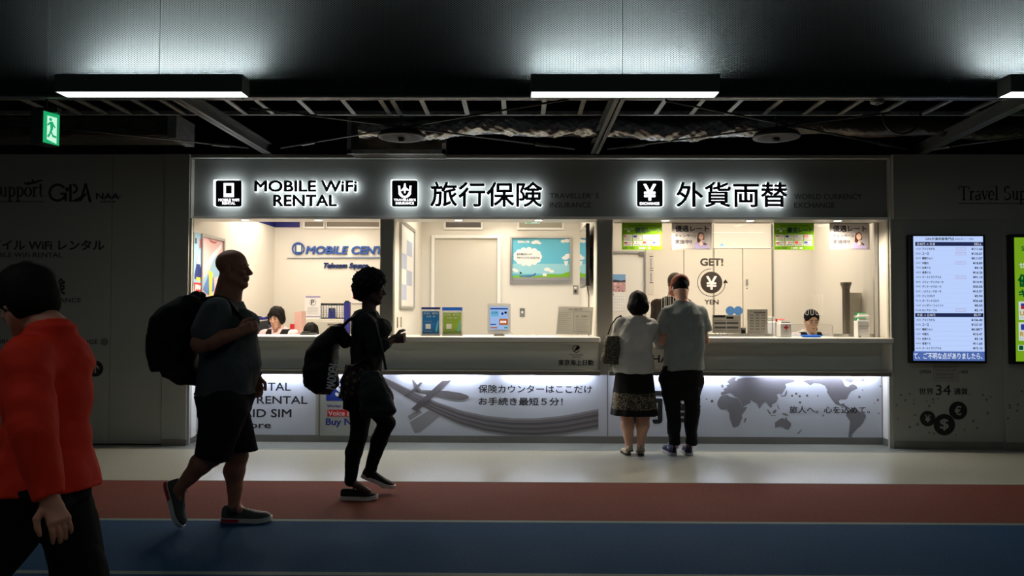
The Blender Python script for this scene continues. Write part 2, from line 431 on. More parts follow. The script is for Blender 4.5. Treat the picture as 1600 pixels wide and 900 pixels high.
# ================================================================== COUNTERS
ZW = Z_(526.5, 8.29); ZW0 = Z_(535.5, 8.29)       # worktop top / bottom of its edge
ZL1 = Z_(577.5, 8.30); ZL0 = Z_(586, 8.30)        # lower ledge
def counter(name, xa, xb, label, yap, side, strips, endr):
    t = empty(name, ((xa + xb) / 2, YBX, 0), label, 'counter')
    one(lambda b: b.box(xa, xb, 8.26, 8.98, ZW0 + .012, ZW, M_worktop, .004), 'worktop', t)
    one(lambda b: b.box(xa, xb, 8.275, 8.30, ZW0, ZW0 + .012, M_ledge), 'worktop_edge', t)
    one(lambda b: b.box(xa, xb, yap, yap + .03, ZL1 - .01, ZW0 + .012, M_apron), 'apron', t)
    one(lambda b: (b.box(xa, xb, 8.265, yap + .01, ZL1 - .016, ZL1, M_ledge, .003), b.box(xa, xb, 8.285, 8.31, ZL0, ZL1 - .016, M_ledge2)), 'lower_ledge', t)
    if side: one(lambda b: (b.box(xb - .03, xb - .012, 8.27, yap, ZL1, ZW0, M_worktop), b.box(xb - .014, xb, 8.28, 8.31, ZL0, ZS, M_ledge)), 'side_panel', t)
    lp = one(lambda b: b.box(xa, xb, YBX, YBX + .03, .075, ZL1 - .016, M_lower), 'lower_panel', t)
    one(lambda b: b.box(xa, xb, 9.6, 9.63, .0, .05, M_apron), 'kick_rail', t) if False else None
    for (p0, p1) in strips:
        one(lambda b: b.box(X_(p0, 8.5), X_(p1, 8.5), 8.485, 8.51, ZL1 - .034, ZL1 - .016, M_led), 'led_strip', t)
    return t, lp
cA, lpA = counter('service_counter', XL, X_(937.5, 8.29), 'long white-topped service counter under the rental and insurance windows, with lit lower panels', 8.40, False, [(322, 482), (515, 590), (628, 756), (790, 922)], 937)
cB, lpB = counter('service_counter', X_(952, 8.29), XR - .012, 'white-topped currency exchange counter with a world map on its lower panel', 8.47, True, [(975, 1055), (1085, 1148), (1190, 1368)], 1390)
# blank panel between the two counters
st('wall_pier', lambda b: (b.box(X_(937.5, 8.30), X_(952, 8.30), 8.37, YBX + .03, ZL0, ZW, M_pillar), b.box(X_(937.5, 8.30), X_(952, 8.30), YBX, YBX + .03, .075, ZL0, M_lower), b.box(X_(949, YBX), X_(950, YBX), YBX - .001, YBX, .075, ZL0, M_greyink)), base=(XP2a, 8.4, 0))

# prints on the lower panels
Y0 = YBX - .0005
def _p1(b):
    b.text('WiFi RENTAL', 334, 597.5, 454, 610.5, Y0, M_ink, .25)
    b.text('PHONE RENTAL', 322, 618.5, 480, 631, Y0, M_ink, .25)
    b.text('PREPAID SIM', 332, 639, 455, 652, Y0, M_ink, .35)
    b.text('& more', 350, 659, 423, 669, Y0, M_ink, .25)
one(_p1, 'lettering', lpA)
M_smear = pm('stripe_print', S(126, 120, 122), .55); M_smear2 = pm('stripe_print_dark', S(96, 90, 92), .55); M_smear3 = pm('stripe_print_light', S(156, 152, 156), .55)
def _plane(b):
    # sweeping tail stripes
    def band(o0, o1, m, t):
        top = []; bot = []
        for i in range(41):
            u = i / 40; x = 600 + (935 - 600) * u
            k = 1 if x < 820 else 0
            yc = 582 + 112 * (1 - (1 - u) ** 1.0) if False else None
            # traced centre line
            xs = [600, 640, 680, 720, 760, 800, 840, 880, 935]; ys = [594, 616, 637, 653, 663, 668, 668.5, 665, 655]
            yc = float(np.interp(x, xs, ys)); wd = float(np.interp(x, xs, [10, 16, 20, 24, 27, 29, 30, 31, 32]))
            top.append((x, yc + (o0 - .5) * wd)); bot.append((x, yc + (o1 - .5) * wd))
        for i in range(40): b.shape([top[i], top[i + 1], bot[i + 1], bot[i]], Y0, m, t)
    band(0, 1, M_smear3, .001); band(.1, .9, M_smear, .0014); band(.24, .36, M_smear2, .0018); band(.5, .62, M_smear2, .0018); band(.76, .86, M_smear2, .0018)
    # soft shadow of the toy plane (a printed shape)
    b.shape([(672, 640), (640, 660), (648, 677), (656, 676), (690, 648)], Y0, M_smear3, .0006)
    b.shape([(637, 650), (655, 640), (660, 645), (640, 657)], Y0, M_smear3, .0006)
    P = Y0 - .0022
    b.shape([(645, 609), (652, 609), (700, 611), (720, 614), (730, 617.5), (733, 620), (731, 623), (722, 625), (705, 624), (688, 620), (660, 613), (646, 611)], P, M_greyink)
    b.shape([(691, 595), (705.5, 594), (651, 643), (643, 638.5)], P - .0012, M_smear2)
    b.shape([(643.5, 593), (646, 593.5), (658, 609.5), (648, 611)], P, M_greyink)
    b.shape([(657, 597), (660.5, 598), (648, 612), (636, 620), (631, 618.5), (645, 608)], P - .0006, M_smear2)
one(_plane, 'aeroplane_print', lpA)
def _p2(b):
    b.text('保険カウンターはここだけ', 747.5, 601.5, 925, 614.5, Y0, M_ink, .22); b.text('お手続き最短５分！', 748, 621, 879, 633.5, Y0, M_ink, .22)
one(_p2, 'lettering', lpA)
# seams of the lower panels
one(lambda b: b.box(X_(495, YBX), X_(499, YBX), YBX - .008, YBX, .0, ZL1 - .02, M_ledge), 'panel_joint', lpA)
# world map
M_map = pm('map_print', S(128, 124, 130), .55)
def mp(pts): return [(1080 + u / 5.0, 570 + v / 5.0) for u, v in pts]
def _map(b):
    eur = [(232, 215), (262, 205), (250, 190), (282, 175), (275, 160), (300, 150), (280, 135), (300, 110), (325, 95), (350, 98), (340, 120), (352, 128), (368, 110), (430, 100), (640, 96), (730, 98), (770, 110), (810, 118), (800, 135), (770, 140), (735, 150), (742, 175), (725, 205), (700, 235), (690, 225), (668, 232), (678, 262), (665, 290), (630, 305), (632, 330), (618, 335), (600, 315), (585, 290), (560, 300), (532, 345), (515, 305), (480, 285), (462, 275), (465, 295), (420, 320), (408, 330), (385, 290), (370, 262), (340, 250), (320, 228), (300, 222), (285, 225), (262, 235), (235, 238)]
    af = [(240, 240), (285, 235), (300, 250), (340, 258), (368, 262), (385, 295), (408, 332), (438, 328), (420, 362), (395, 392), (398, 420), (385, 445), (372, 475), (340, 490), (325, 486), (312, 450), (300, 420), (298, 380), (280, 350), (250, 350), (225, 345), (205, 318), (205, 290), (222, 255)]
    for t in (eur, af): b.shape(mp(t), Y0, M_map)
    b.shape(mp([(415, 425), (428, 412), (430, 425), (420, 452), (412, 452)]), Y0, M_map)
    b.shape(mp([(655, 450), (690, 425), (715, 412), (728, 428), (740, 405), (752, 430), (778, 455), (780, 475), (762, 505), (740, 502), (722, 485), (690, 480), (655, 490)]), Y0, M_map)
    b.shape(mp([(590, 345), (600, 350), (625, 382), (615, 388), (600, 368)]), Y0, M_map); b.shape(mp([(620, 392), (660, 396), (660, 400), (620, 398)]), Y0, M_map)
    b.shape(mp([(635, 365), (655, 350), (668, 355), (655, 380), (640, 380)]), Y0, M_map); b.shape(mp([(710, 375), (740, 380), (765, 402), (740, 398), (715, 388)]), Y0, M_map)
    b.shape(mp([(700, 240), (728, 238), (745, 195), (750, 215), (740, 245), (705, 250)]), Y0, M_map)
    b.shape(mp([(826, 538), (850, 515), (862, 502), (862, 512), (838, 540)]), Y0, M_map)
    b.shape(mp([(672, 305), (680, 318), (690, 345), (682, 345), (675, 325)]), Y0, M_map)
    na = [(865, 125), (920, 115), (975, 108), (1040, 100), (1150, 98), (1180, 118), (1200, 165), (1225, 175), (1240, 160), (1262, 150), (1290, 165), (1300, 185), (1275, 195), (1250, 208), (1230, 235), (1218, 262), (1205, 270), (1165, 268), (1150, 285), (1165, 308), (1190, 300), (1205, 320), (1240, 340), (1235, 350), (1190, 325), (1130, 308), (1100, 270), (1080, 245), (1062, 215), (1062, 195), (1045, 165), (1010, 148), (960, 142), (930, 160), (900, 140)]
    b.shape(mp(na), Y0, M_map)
    b.shape(mp([(1240, 345), (1275, 340), (1310, 360), (1362, 388), (1365, 405), (1345, 450), (1320, 480), (1295, 500), (1270, 530), (1255, 545), (1258, 575), (1240, 578), (1228, 560), (1235, 500), (1240, 440), (1210, 395), (1215, 370)]), Y0, M_map)
    b.shape(mp([(1160, 98), (1240, 96), (1270, 120), (1250, 140), (1220, 130), (1190, 110)]), Y0, M_map)
    b.shape(mp([(1330, 108), (1360, 98), (1350, 130), (1320, 122)]), Y0, M_map)
    b.shape(mp([(232, 160), (245, 150), (255, 175), (240, 182)]), Y0, M_map)
    for u, v, r in ((120, 268, 5), (163, 284, 10), (788, 242, 7), (820, 226, 8), (847, 246, 8), (905, 241, 8), (989, 243, 5), (850, 294, 8), (1314, 251, 8), (1458, 275, 8), (1433, 300, 4), (1466, 380, 5), (1032, 397, 6), (1478, 168, 5), (1338, 198, 4)):
        b.shape(mp([(u - r, v - r), (u + r, v - r), (u + r, v + r), (u - r, v + r)]), Y0, M_greyink)
one(_map, 'world_map_print', lpB)
one(lambda b: (b.text('旅人へ。心を込めて。', 1233.5, 634.5, 1359, 646, Y0 - .0015, M_ink, .15), b.text('両替', 986, 608, 1094, 661, Y0 - .0015, M_black, 1.6)), 'lettering', lpB)
def kids(o, name): return [c for c in o.children if c.name.startswith(name)][0]
one(lambda b: b.text('EXCHANGE', 982, 555, 1084, 566.5, 8.469, M_black, .5), 'lettering', kids(cB, 'apron'))
def _tok(b):
    Y = 8.3995
    b.text('東京海上日動', 872.5, 562, 927, 571, Y, M_black, .25); b.text('TOKIOMARINE', 889, 553, 911, 555.5, Y, M_black); b.text('NICHIDO', 894, 556.5, 907, 559, Y, M_black)
    b.disc(900.5, 545, 6, Y, M_black, r0=4.9, a0=20, a1=330)
    for k in range(4): b.shape([(896 + k * 2.2, 550 - k), (897.5 + k * 2.2, 549.5 - k), (903 + k * 1.1, 541 + k * .6), (901.5 + k * 1.0, 540.3 + k * .5)], Y, M_black)
one(_tok, 'lettering', kids(cA, 'apron'))

# ---- fascia signs
M_facebk = pm('sign_face_black', S(10, 10, 12), .4)
def backlit(name, label, rows, group=None):
    """rows: (text, pixel box)"""
    t = empty(name, at((rows[0][1] + rows[0][3]) / 2, rows[-1][4], YF), label, 'sign', group)
    b = MB(); h = MB()
    for (s, a, p, c, d, bold) in rows:
        YY = YF - .055
        p0, q0 = at(a, p, YY), at(c, d, YY); W = q0.x - p0.x; Hh = p0.z - q0.z
        b.textm(s, lambda u, v, w: (p0.x + u * W, YY - w, q0.z + v * Hh), M_facebk, bold * YY / F, 4, (W, Hh), .003)
        h.textm(s, lambda u, v, w: (p0.x + u * W, YY + .026 - w, q0.z + v * Hh), M_halo, (bold + .16) * YY / F, 4, (W, Hh), .0235)
    h.build('lit_body', t); b.build('letter_face', t); return t
backlit('backlit_sign', 'backlit black MOBILE WiFi RENTAL lettering on the grey fascia', [('MOBILE WiFi', 398.5, 282.5, 557, 299.5, .95), ('RENTAL', 428, 305, 526, 322, .95)])
backlit('backlit_sign', 'backlit black kanji of the insurance window on the fascia, in the middle', [('旅行保険', 673, 285, 847, 323, .95)])
backlit('backlit_sign', 'backlit black kanji of the currency exchange window on the fascia', [('外貨両替', 1057, 285, 1230, 323.5, .95)])
def rrect(x0, y0, x1, y1, r, n=6):
    pts = []
    for cx, cy, a in ((x1 - r, y1 - r, 0), (x0 + r, y1 - r, 90), (x0 + r, y0 + r, 180), (x1 - r, y0 + r, 270)):
        for k in range(n + 1):
            t = math.radians(a + 90 * k / n); pts.append((cx + r * math.cos(t), cy + r * math.sin(t)))
    return pts
def icon(px, label, draw):
    t = empty('icon_sign', at(px, 323, YF), label, 'sign', None)
    one(lambda b: b.prism([at(x, y, YF - .012) for x, y in rrect(px - 20.5, 282, px + 20.5, 323.5, 3)], (0, -.062, 0), M_halo), 'lit_body', t)
    one(lambda b: b.prism([at(x, y, YF - .075) for x, y in rrect(px - 20.3, 281.8, px + 20.3, 323.2, 3)], (0, -.006, 0), M_facebk), 'sign_face', t)
    one(draw, 'symbol', t)
YI = YF - .0815
def _i1(b):
    c = 357.5
    b.shape([(c - 8, 286), (c + 8, 286), (c + 8, 308), (c - 8, 308)], YI, M_signwhite)
    b.shape([(c - 4.5, 290), (c + 4.5, 290), (c + 4.5, 302.5), (c - 4.5, 302.5)], YI - .0012, M_facebk)
    b.text('MOBILE WIFI', c - 16, 310.5, c + 16, 314.5, YI, M_signwhite, .2); b.text('RENTAL', c - 10, 315.5, c + 10, 319.5, YI, M_signwhite, .2)
def _i2(b):
    c = 632.5
    b.disc(c, 299, 10.5, YI, M_signwhite, r0=7.2, a0=195, a1=345)
    for sgn in (-1, 1):
        b.shape([(c + sgn * 10.5, 290), (c + sgn * 7.5, 290), (c + sgn * 6.5, 300), (c + sgn * 3, 305), (c + sgn * 5, 308), (c + sgn * 9.5, 302)], YI, M_signwhite)
    b.shape([(c - 1, 287), (c + 1, 286), (c + 2, 293), (c + 6, 296), (c + 6, 298), (c + 1.5, 297), (c + 1, 302), (c - 1, 302), (c - 1.5, 297), (c - 6, 299), (c - 6, 297), (c - 2, 293)], YI, M_signwhite)
    b.text("TRAVELLER'S", c - 17, 310.5, c + 17, 314, YI, M_signwhite, .2); b.text('INSURANCE', c - 14, 315.5, c + 14, 319.5, YI, M_signwhite, .2)
def _i3(b):
    b.text('¥', 1006, 288, 1024.5, 313, YI, M_signwhite, .8); b.text('EXCHANGE', 1000, 316, 1030, 320, YI, M_signwhite, .3)
icon(357.5, 'square black icon sign with a glowing mobile phone symbol', _i1)
icon(632.5, 'square black icon sign with glowing hands and aeroplane symbol', _i2)
icon(1015.3, 'square black icon sign with a glowing yen symbol', _i3)
def _fl2(b):
    Y = YF - .0005
    b.text('TRAVELLER’ S', 859, 302, 935.5, 310, Y, M_black); b.text('INSURANCE', 859, 316, 923, 324.5, Y, M_black)
    b.text('WORLD CURRENCY', 1241, 303, 1346.5, 311.5, Y, M_black); b.text('EXCHANGE', 1241, 316.5, 1304, 325, Y, M_black)
one(_fl2, 'lettering', fa)

# ---- soffit downlights
M_dl = em('downlight', (1.0, .90, .76, 1), 7.0)
def downlight(x, y, z, pw, label, group, r=.038, size=120):
    t = empty('downlight', (x, y, z), label, 'ceiling light', group)
    one(lambda b: b.lathe((x, y, z), [(r, -.002), (r + .012, -.006), (r + .014, 0)], M_worktop, 24), 'trim_ring', t)
    one(lambda b: b.lathe((x, y, z), [(r, -.0075), (r, -.004)], M_dl, 24), 'lens', t)
    spot('downlight_lamp', (x, y, z - .02), pw, (1.0, .86, .68), size, .6, r=.04)
for px, wh in ((381, 'over the walking man, first from the left'), (496, 'before the rental bay, second from the left'), (716, 'above the insurance door, third from the left'), (841, 'above the framed poster, fourth from the left'), (1040, 'above the man at the counter'), (1173, 'above the two blue round stickers'), (1310, 'above the grey fluted post')):
    downlight(X_(px, 8.43), 8.43, ZS, 70.0, 'small round downlight in the fascia soffit, ' + wh, 'soffit downlights', size=166)
for px, yy, wh, pw in ((545, YB1 - .35, 'above the blue wall lettering', 12), (786, YB - .3, 'beside the insurance door', 12)):
    downlight(X_(px, yy), yy, ZC, pw, 'round ceiling downlight by the back wall ' + wh, 'back wall downlights', .06)

# ================================================================== WALL GRAPHICS
Yl = YW - .0005; Yp = YW - .0155
M_wink = pm('wall_print_black', S(12, 12, 13), .5)
# serif capitals drawn as strokes
def serif(b, s, x, y0, h, Y, m):
    """x: start px, y0: baseline px, h: cap height px; returns end px"""
    def stroke(pts, w):
        for (a, c) in zip(pts[:-1], pts[1:]):
            dx, dy = c[0] - a[0], c[1] - a[1]; L = math.hypot(dx, dy) or 1; nx, ny = -dy / L * w / 2, dx / L * w / 2
            b.shape([(a[0] + nx, a[1] + ny), (c[0] + nx, c[1] + ny), (c[0] - nx, c[1] - ny), (a[0] - nx, a[1] - ny)], Y, m)
    def arc(cx, cy, rx, ry, a0, a1, w, w2=None, n=12):
        P = [(cx + rx * math.cos(math.radians(a0 + (a1 - a0) * i / n)), cy - ry * math.sin(math.radians(a0 + (a1 - a0) * i / n))) for i in range(n + 1)]
        for i in range(n): stroke(P[i:i + 2], w + ((w2 or w) - w) * math.sin(math.pi * (i + .5) / n))
    T, t = h * .13, h * .05; xh = h * .66; base = y0
    for ch in s:
        if ch == 'T':
            stroke([(x, base - h), (x + h * .8, base - h)], t * 1.4); stroke([(x + h * .4, base), (x + h * .4, base - h)], T)
            stroke([(x, base - h), (x, base - h * .78)], t * 1.3); stroke([(x + h * .8, base - h), (x + h * .8, base - h * .78)], t * 1.3); stroke([(x + h * .24, base), (x + h * .56, base)], t * 1.3); x += h * .84
        elif ch == 'r':
            stroke([(x + h * .12, base), (x + h * .12, base - xh)], T); stroke([(x, base), (x + h * .28, base)], t * 1.3); stroke([(x, base - xh), (x + h * .12, base - xh)], t * 1.3)
            arc(x + h * .3, base - xh * .55, h * .17, xh * .42, 60, 160, t, T); x += h * .44
        elif ch == 'a':
            stroke([(x + h * .36, base - h * .04), (x + h * .36, base - xh * .72)], T); arc(x + h * .22, base - xh * .7, h * .15, xh * .3, 0, 150, t, t * 1.5); arc(x + h * .19, base - xh * .25, h * .15, xh * .25, 60, 320, t * 1.2, T)
            stroke([(x + h * .36, base), (x + h * .46, base - t)], t * 1.5); x += h * .5
        elif ch == 'v':
            stroke([(x + h * .06, base - xh), (x + h * .26, base)], T); stroke([(x + h * .26, base), (x + h * .46, base - xh)], t); stroke([(x, base - xh), (x + h * .2, base - xh)], t * 1.3); stroke([(x + h * .34, base - xh), (x + h * .52, base - xh)], t * 1.3); x += h * .52
        elif ch == 'e':
            arc(x + h * .25, base - xh * .5, h * .21, xh * .5, 0, 320, t * 1.2, T); stroke([(x + h * .06, base - xh * .52), (x + h * .46, base - xh * .52)], t); x += h * .53
        elif ch == 'l':
            stroke([(x + h * .13, base), (x + h * .13, base - h * 1.04)], T); stroke([(x, base), (x + h * .27, base)], t * 1.3); stroke([(x, base - h * 1.04), (x + h * .13, base - h * 1.04)], t * 1.3); x += h * .34
        elif ch == 'S':
            arc(x + h * .3, base - h * .76, h * .22, h * .24, 20, 250, t, T); arc(x + h * .28, base - h * .26, h * .24, h * .26, -160, 80, t, T); x += h * .64
        elif ch == 'u':
            stroke([(x + h * .12, base - xh), (x + h * .12, base - xh * .25)], T); arc(x + h * .26, base - xh * .28, h * .14, xh * .26, 180, 330, T, t); stroke([(x + h * .42, base), (x + h * .42, base - xh)], T)
            stroke([(x, base - xh), (x + h * .12, base - xh)], t * 1.3); stroke([(x + h * .32, base - xh), (x + h * .42, base - xh)], t * 1.3); stroke([(x + h * .42, base), (x + h * .54, base)], t * 1.3); x += h * .6
        elif ch == 'p':
            stroke([(x + h * .12, base + h * .32), (x + h * .12, base - xh)], T); stroke([(x, base + h * .32), (x + h * .27, base + h * .32)], t * 1.3); stroke([(x, base - xh), (x + h * .12, base - xh)], t * 1.3)
            arc(x + h * .28, base - xh * .5, h * .2, xh * .48, -150, 150, t, T); x += h * .58
        elif ch == 'o':
            arc(x + h * .27, base - xh * .5, h * .23, xh * .5, 0, 360, t * 1.3, t * 1.3, 20); arc(x + h * .27, base - xh * .5, h * .22, xh * .44, 120, 240, T); arc(x + h * .27, base - xh * .5, h * .22, xh * .44, -60, 60, T); x += h * .57
        elif ch == 't':
            stroke([(x + h * .14, base - h * .08), (x + h * .14, base - h * .9)], T); stroke([(x, base - xh), (x + h * .32, base - xh)], t * 1.3); arc(x + h * .24, base - h * .1, h * .1, h * .1, 180, 330, t * 1.5); x += h * .4
        elif ch == ' ': x += h * .34
    return x
def little_plane(b, cx, cy, s, Y, m):
    b.shape([(cx + u * s, cy + v * s) for u, v in ((-10, 1), (-9, -1), (-3, 0), (8, -3.5), (14, -4), (15, -3), (10, -1), (2, 2), (-6, 4), (-12, 3.5), (-16, 0), (-14, -.5))], Y, m)
    b.shape([(cx + u * s, cy + v * s) for u, v in ((-2, 0), (3, -1.5), (-1, -5), (-3, -5))], Y, m)
def _lw(b):
    x = serif(b, 'Travel Support', -92, 307, 22, Yl, M_wink)
    b.rect(-100, 314.4, 69.5, 315.6, Yl, M_wink); little_plane(b, 52, 285, 1.0, Yl, M_wink)
    # three letter emblem with a round dot
    b.disc(90, 301, 14.5, Yl, M_wink, r0=10.6, a0=35, a1=350, ry=None); b.rect(94, 301, 104, 304, Yl, M_wink); b.rect(101, 301, 104.5, 314.5, Yl, M_wink)
    b.disc(105, 296, 3.4, Yl, M_wink); b.shape([(108, 288), (112, 288), (112, 315), (108, 315)], Yl, M_wink)
    b.disc(114, 295, 8, Yl, M_wink, r0=4.6, a0=-90, a1=90)
    b.shape([(124, 316), (132, 286.5), (135.5, 286.5), (143.5, 316), (139, 316), (133.8, 293), (129, 312)], Yl, M_wink); b.shape([(110, 315), (130, 305), (136, 300), (134, 306), (122, 315)], Yl, M_wink)
    b.text('NAA', 150.5, 302, 186, 311, Yl, M_wink, .5); b.rect(166, 306.6, 190, 307.6, Yl, M_wink); b.text('GROUP', 157, 314, 181, 316.4, Yl, M_wink, .2)
    b.text('モバイル WiFi レンタル', -34, 375, 162.5, 390.5, Yl, M_wink, .5); b.text('MOBILE WiFi RENTAL', -24, 394.5, 97, 402, Yl, M_wink, .12); b.rect(-60, 404.2, 174, 404.9, Yl, M_wink)
    b.text('旅行保険', 20, 435, 101.5, 460, Yl, M_wink, .6); b.text("TRAVELLER'S INSURANCE", -20, 465, 126.5, 472.5, Yl, M_wink, .12)
    b.text('外貨両替', 22, 499, 102, 521, Yl, M_wink, .6); b.text('WORLD CURRENCY EXCHANGE', -19, 530, 152.5, 537.5, Yl, M_wink, .12)
    b.text('バス', -6, 563, 28, 585, Yl, M_wink, .6); b.text('BUS TICKET', -10, 592, 60, 600, Yl, M_wink, .12)
    b.disc(149, 576, 12.5, Yl, M_wink, r0=0); 
    b.shape([(147.8, 583), (150, 583), (150, 573), (155, 577.5), (155, 574), (149, 568), (142.8, 574), (142.8, 577.5), (147.8, 573)], Yl - .0012, M_wall)
one(_lw, 'lettering', wl)
one(lambda b: b.disc(163.5, 534.5, 5.6, Yl, M_ledge2, .012), 'lock_cover', wl)
def _rw(b):
    Y = YW - .0405
    serif(b, 'Travel Support', 1498, 312, 20, Y, M_wink); b.rect(1497, 317.2, 1700, 318.6, Y, M_wink); little_plane(b, 1700, 288, 1.0, Y, M_wink)
one(_rw, 'lettering', wr)
def _rw2(b):
    Y = Yl
    b.text('OPEN', 1437, 578.5, 1454, 583.5, Y, M_wink, .15); b.text('- 20:00', 1480, 578.5, 1512, 583.5, Y, M_wink, .1)
    b.text('世界', 1436, 606.5, 1458.5, 616.5, Y, M_wink, .2); b.text('34', 1462, 601.5, 1485.5, 617.5, Y, M_wink, .15); b.text('通貨', 1490.5, 606.5, 1512, 616.5, Y, M_wink, .2)
    for u, v in ((155, 322), (195, 367), (270, 365), (235, 311), (270, 400), (438, 362), (484, 352), (440, 390), (405, 418), (118, 410), (130, 530), (280, 497), (302, 580), (233, 603), (405, 652), (445, 662), (762, 316), (876, 320), (910, 363), (944, 338), (918, 482), (792, 550), (826, 610), (715, 626), (640, 675), (380, 375)):
        x, y = 1380 + u / 5.627, 560 + v / 5.627; r = 1.1 + ((u * 7 + v) % 5) * .22; b.rect(x - r, y - r, x + r, y + r, Y, M_greyink)
    for u, v in ((1115, 435), (1185, 405), (1180, 460), (1098, 527), (1220, 290), (1112, 412)):
        x, y = 1380 + u / 5.627, 560 + v / 5.627; r = 1.7; b.rect(x - r, y - r, x + r, y + r, YW - .0405, M_greyink)
    for cx, cy, r, ch, g in ((1449.5, 654, 12, '¥', 5.5), (1475.5, 663.5, 16.5, '$', 9), (1497, 641.5, 14, '€', 7)):
        if ch == '$': b.disc(cx, cy, r + 1, Y, M_wall, .0012)
        b.disc(cx, cy, r, Y - (.0012 if ch == '$' else 0), M_wink, .0012)
        b.text(ch, cx - g * .72, cy - g, cx + g * .72, cy + g, Y - .0026, M_wall, .45)
one(_rw2, 'lettering', wr)
# taped notice below the rate screen
def _nt(b):
    b.rect(1456.5, 567, 1499, 597, YW - .003, pm('taped_paper', S(150, 148, 142), .6), .0008)
    for k, y in enumerate((573.5, 578.5, 585, 590)):
        x = 1461 + k
        while x < 1493 - k: b.rect(x, y - 1, min(x + 2.2 + (x * 7 % 3) * .5, 1494 - k), y + .7, YW - .0042, M_greyink); x += 4
one(_nt, 'paper_notice', label='small white notice taped to the wall below the currency rate screen', cat='notice')
def marks(b, x0, y0, x1, y1, Y, m, n=None):
    # a line of small unreadable characters
    x = x0; h = y1 - y0; k = 0
    while x < x1 - .3 * h:
        w_ = h * (.8, .55, .95, .7)[k % 4]; w_ = min(w_, x1 - x)
        if k % 5 != 4:
            b.rect(x, y0, x + w_, y0 + h * .28, Y, m, .0006); b.rect(x + w_ * (.1, .4, .7)[k % 3], y0, x + w_ * (.1, .4, .7)[k % 3] + h * .2, y1, Y, m, .0006); b.rect(x, y1 - h * .24, x + w_, y1, Y, m, .0006)
        x += w_ + h * .28; k += 1
# ================================================================== CEILING ZONE
def mesh_mat():
    m = bpy.data.materials.new('expanded_metal'); m.use_nodes = True; nt = m.node_tree; b = nt.nodes['Principled BSDF']
    b.inputs['Base Color'].default_value = S(92, 95, 96); b.inputs['Metallic'].default_value = .3; b.inputs['Roughness'].default_value = .5
    tc = nt.nodes.new('ShaderNodeTexCoord'); sp = nt.nodes.new('ShaderNodeSeparateXYZ'); nt.links.new(tc.outputs['Object'], sp.inputs[0])
    def math_(op, a, bb=None):
        n = nt.nodes.new('ShaderNodeMath'); n.operation = op
        for i, q in enumerate((a, bb)):
            if q is None: continue
            if isinstance(q, (int, float)): n.inputs[i].default_value = q
            else: nt.links.new(q, n.inputs[i])
        return n.outputs[0]
    px, pz = .0225, .0145      # diamond pitch
    u = math_('DIVIDE', sp.outputs[0], px); v = math_('DIVIDE', sp.outputs[2], pz)
    def tri(s): return math_('ABSOLUTE', math_('SUBTRACT', math_('FRACT', s), .5))   # 0..0.5
    # diamond lattice: distance to the nearest strand along both diagonals
    s1 = tri(math_('ADD', u, v)); s2 = tri(math_('SUBTRACT', u, v))
    mn = math_('MINIMUM', s1, s2)
    strand = math_('LESS_THAN', mn, .115)
    tr = nt.nodes.new('ShaderNodeBsdfTransparent'); mx = nt.nodes.new('ShaderNodeMixShader'); out = nt.nodes['Material Output']
    nt.links.new(strand, mx.inputs[0]); nt.links.new(tr.outputs[0], mx.inputs[1]); nt.links.new(b.outputs[0], mx.inputs[2]); nt.links.new(mx.outputs[0], out.inputs[0])
    # strands of expanded metal are twisted: tilt the normal down
    cb = nt.nodes.new('ShaderNodeCombineXYZ'); cb.inputs[0].default_value = 0; cb.inputs[1].default_value = -.82; cb.inputs[2].default_value = -.57
    nt.links.new(cb.outputs[0], b.inputs['Normal']); return m
M_mesh = mesh_mat()
YM = 5.88; ZM0 = Z_(153, YM)
seams = [X_(-1200, YM), X_(-487, YM), X_(243, YM), X_(973, YM), X_(1703, YM), X_(2600, YM)]
scr = empty('ceiling_screen', (0, YM, ZM0), kind='structure')
for i in range(len(seams) - 1):
    b = MB(); x0, x1 = seams[i] + .003, seams[i + 1] - .003
    b.add([(x0, YM, ZM0 + .01), (x1, YM, ZM0 + .01), (x1, YM, 4.4), (x0, YM, 4.4)], [(0, 1, 2, 3)], M_mesh); b.build('mesh_panel', scr)
    one(lambda b: (b.box(x0, x1, YM - .004, YM + .02, ZM0, ZM0 + .008, M_steel), b.box(x1 - .004, x1 + .006, YM + .001, YM + .02, ZM0, 4.4, M_blackmetal)), 'panel_frame', scr)
one(lambda b: b.box(-12, 12, -2, 11.7, 4.6, 4.7, M_void), 'ceiling_slab', kind='structure', base=(0, 8, 4.6))
# suspended linear luminaires: light up on the screen and down to the floor
def luminaire(p0, p1, label, yo=0):
    y0, y1 = 5.60, 5.76; x0, x1 = X_(p0, y0), X_(p1, y0); z0, z1 = Z_(143.5, y0), Z_(115.5, y0); y0 += yo; y1 += yo
    t = empty('linear_luminaire', ((x0 + x1) / 2, (y0 + y1) / 2, z0), label, 'light', 'suspended linear luminaires')
    k = .006
    one(lambda b: (b.box(x0, x1, y0, y0 + k, z0, z1, M_hous), b.box(x0, x1, y1 - k, y1, z0, z1, M_hous), b.box(x0, x0 + k, y0 + k, y1 - k, z0, z1, M_hous), b.box(x1 - k, x1, y0 + k, y1 - k, z0, z1, M_hous)), 'housing', t)
    one(lambda b: b.box(x0 + k, x1 - k, y0 + k, y1 - k, z0 + .004, z0 + .008, M_diff), 'diffuser', t)
    one(lambda b: b.cyl((x0 + .03, y1 - .05, z1 - .028), (x1 - .03, y1 - .05, z1 - .028), .014, .014, M_tube, 10), 'lamp_tube', t)
    for x in (x0 + .1, x1 - .1): one(lambda b: b.box(x - .02, x + .02, y1, (YM - .006) if yo == 0 else y1 + .02, z0 + .01, z0 + .05, M_hous), 'bracket', t); (one(lambda b: b.cyl((x, y1 + .01, z0 + .01), (x, y1 + .01, 4.6), .004, .004, M_hous, 6), 'hanger', t) if yo else None)
luminaire(78, 373.5, 'suspended linear lamp above the green exit sign')
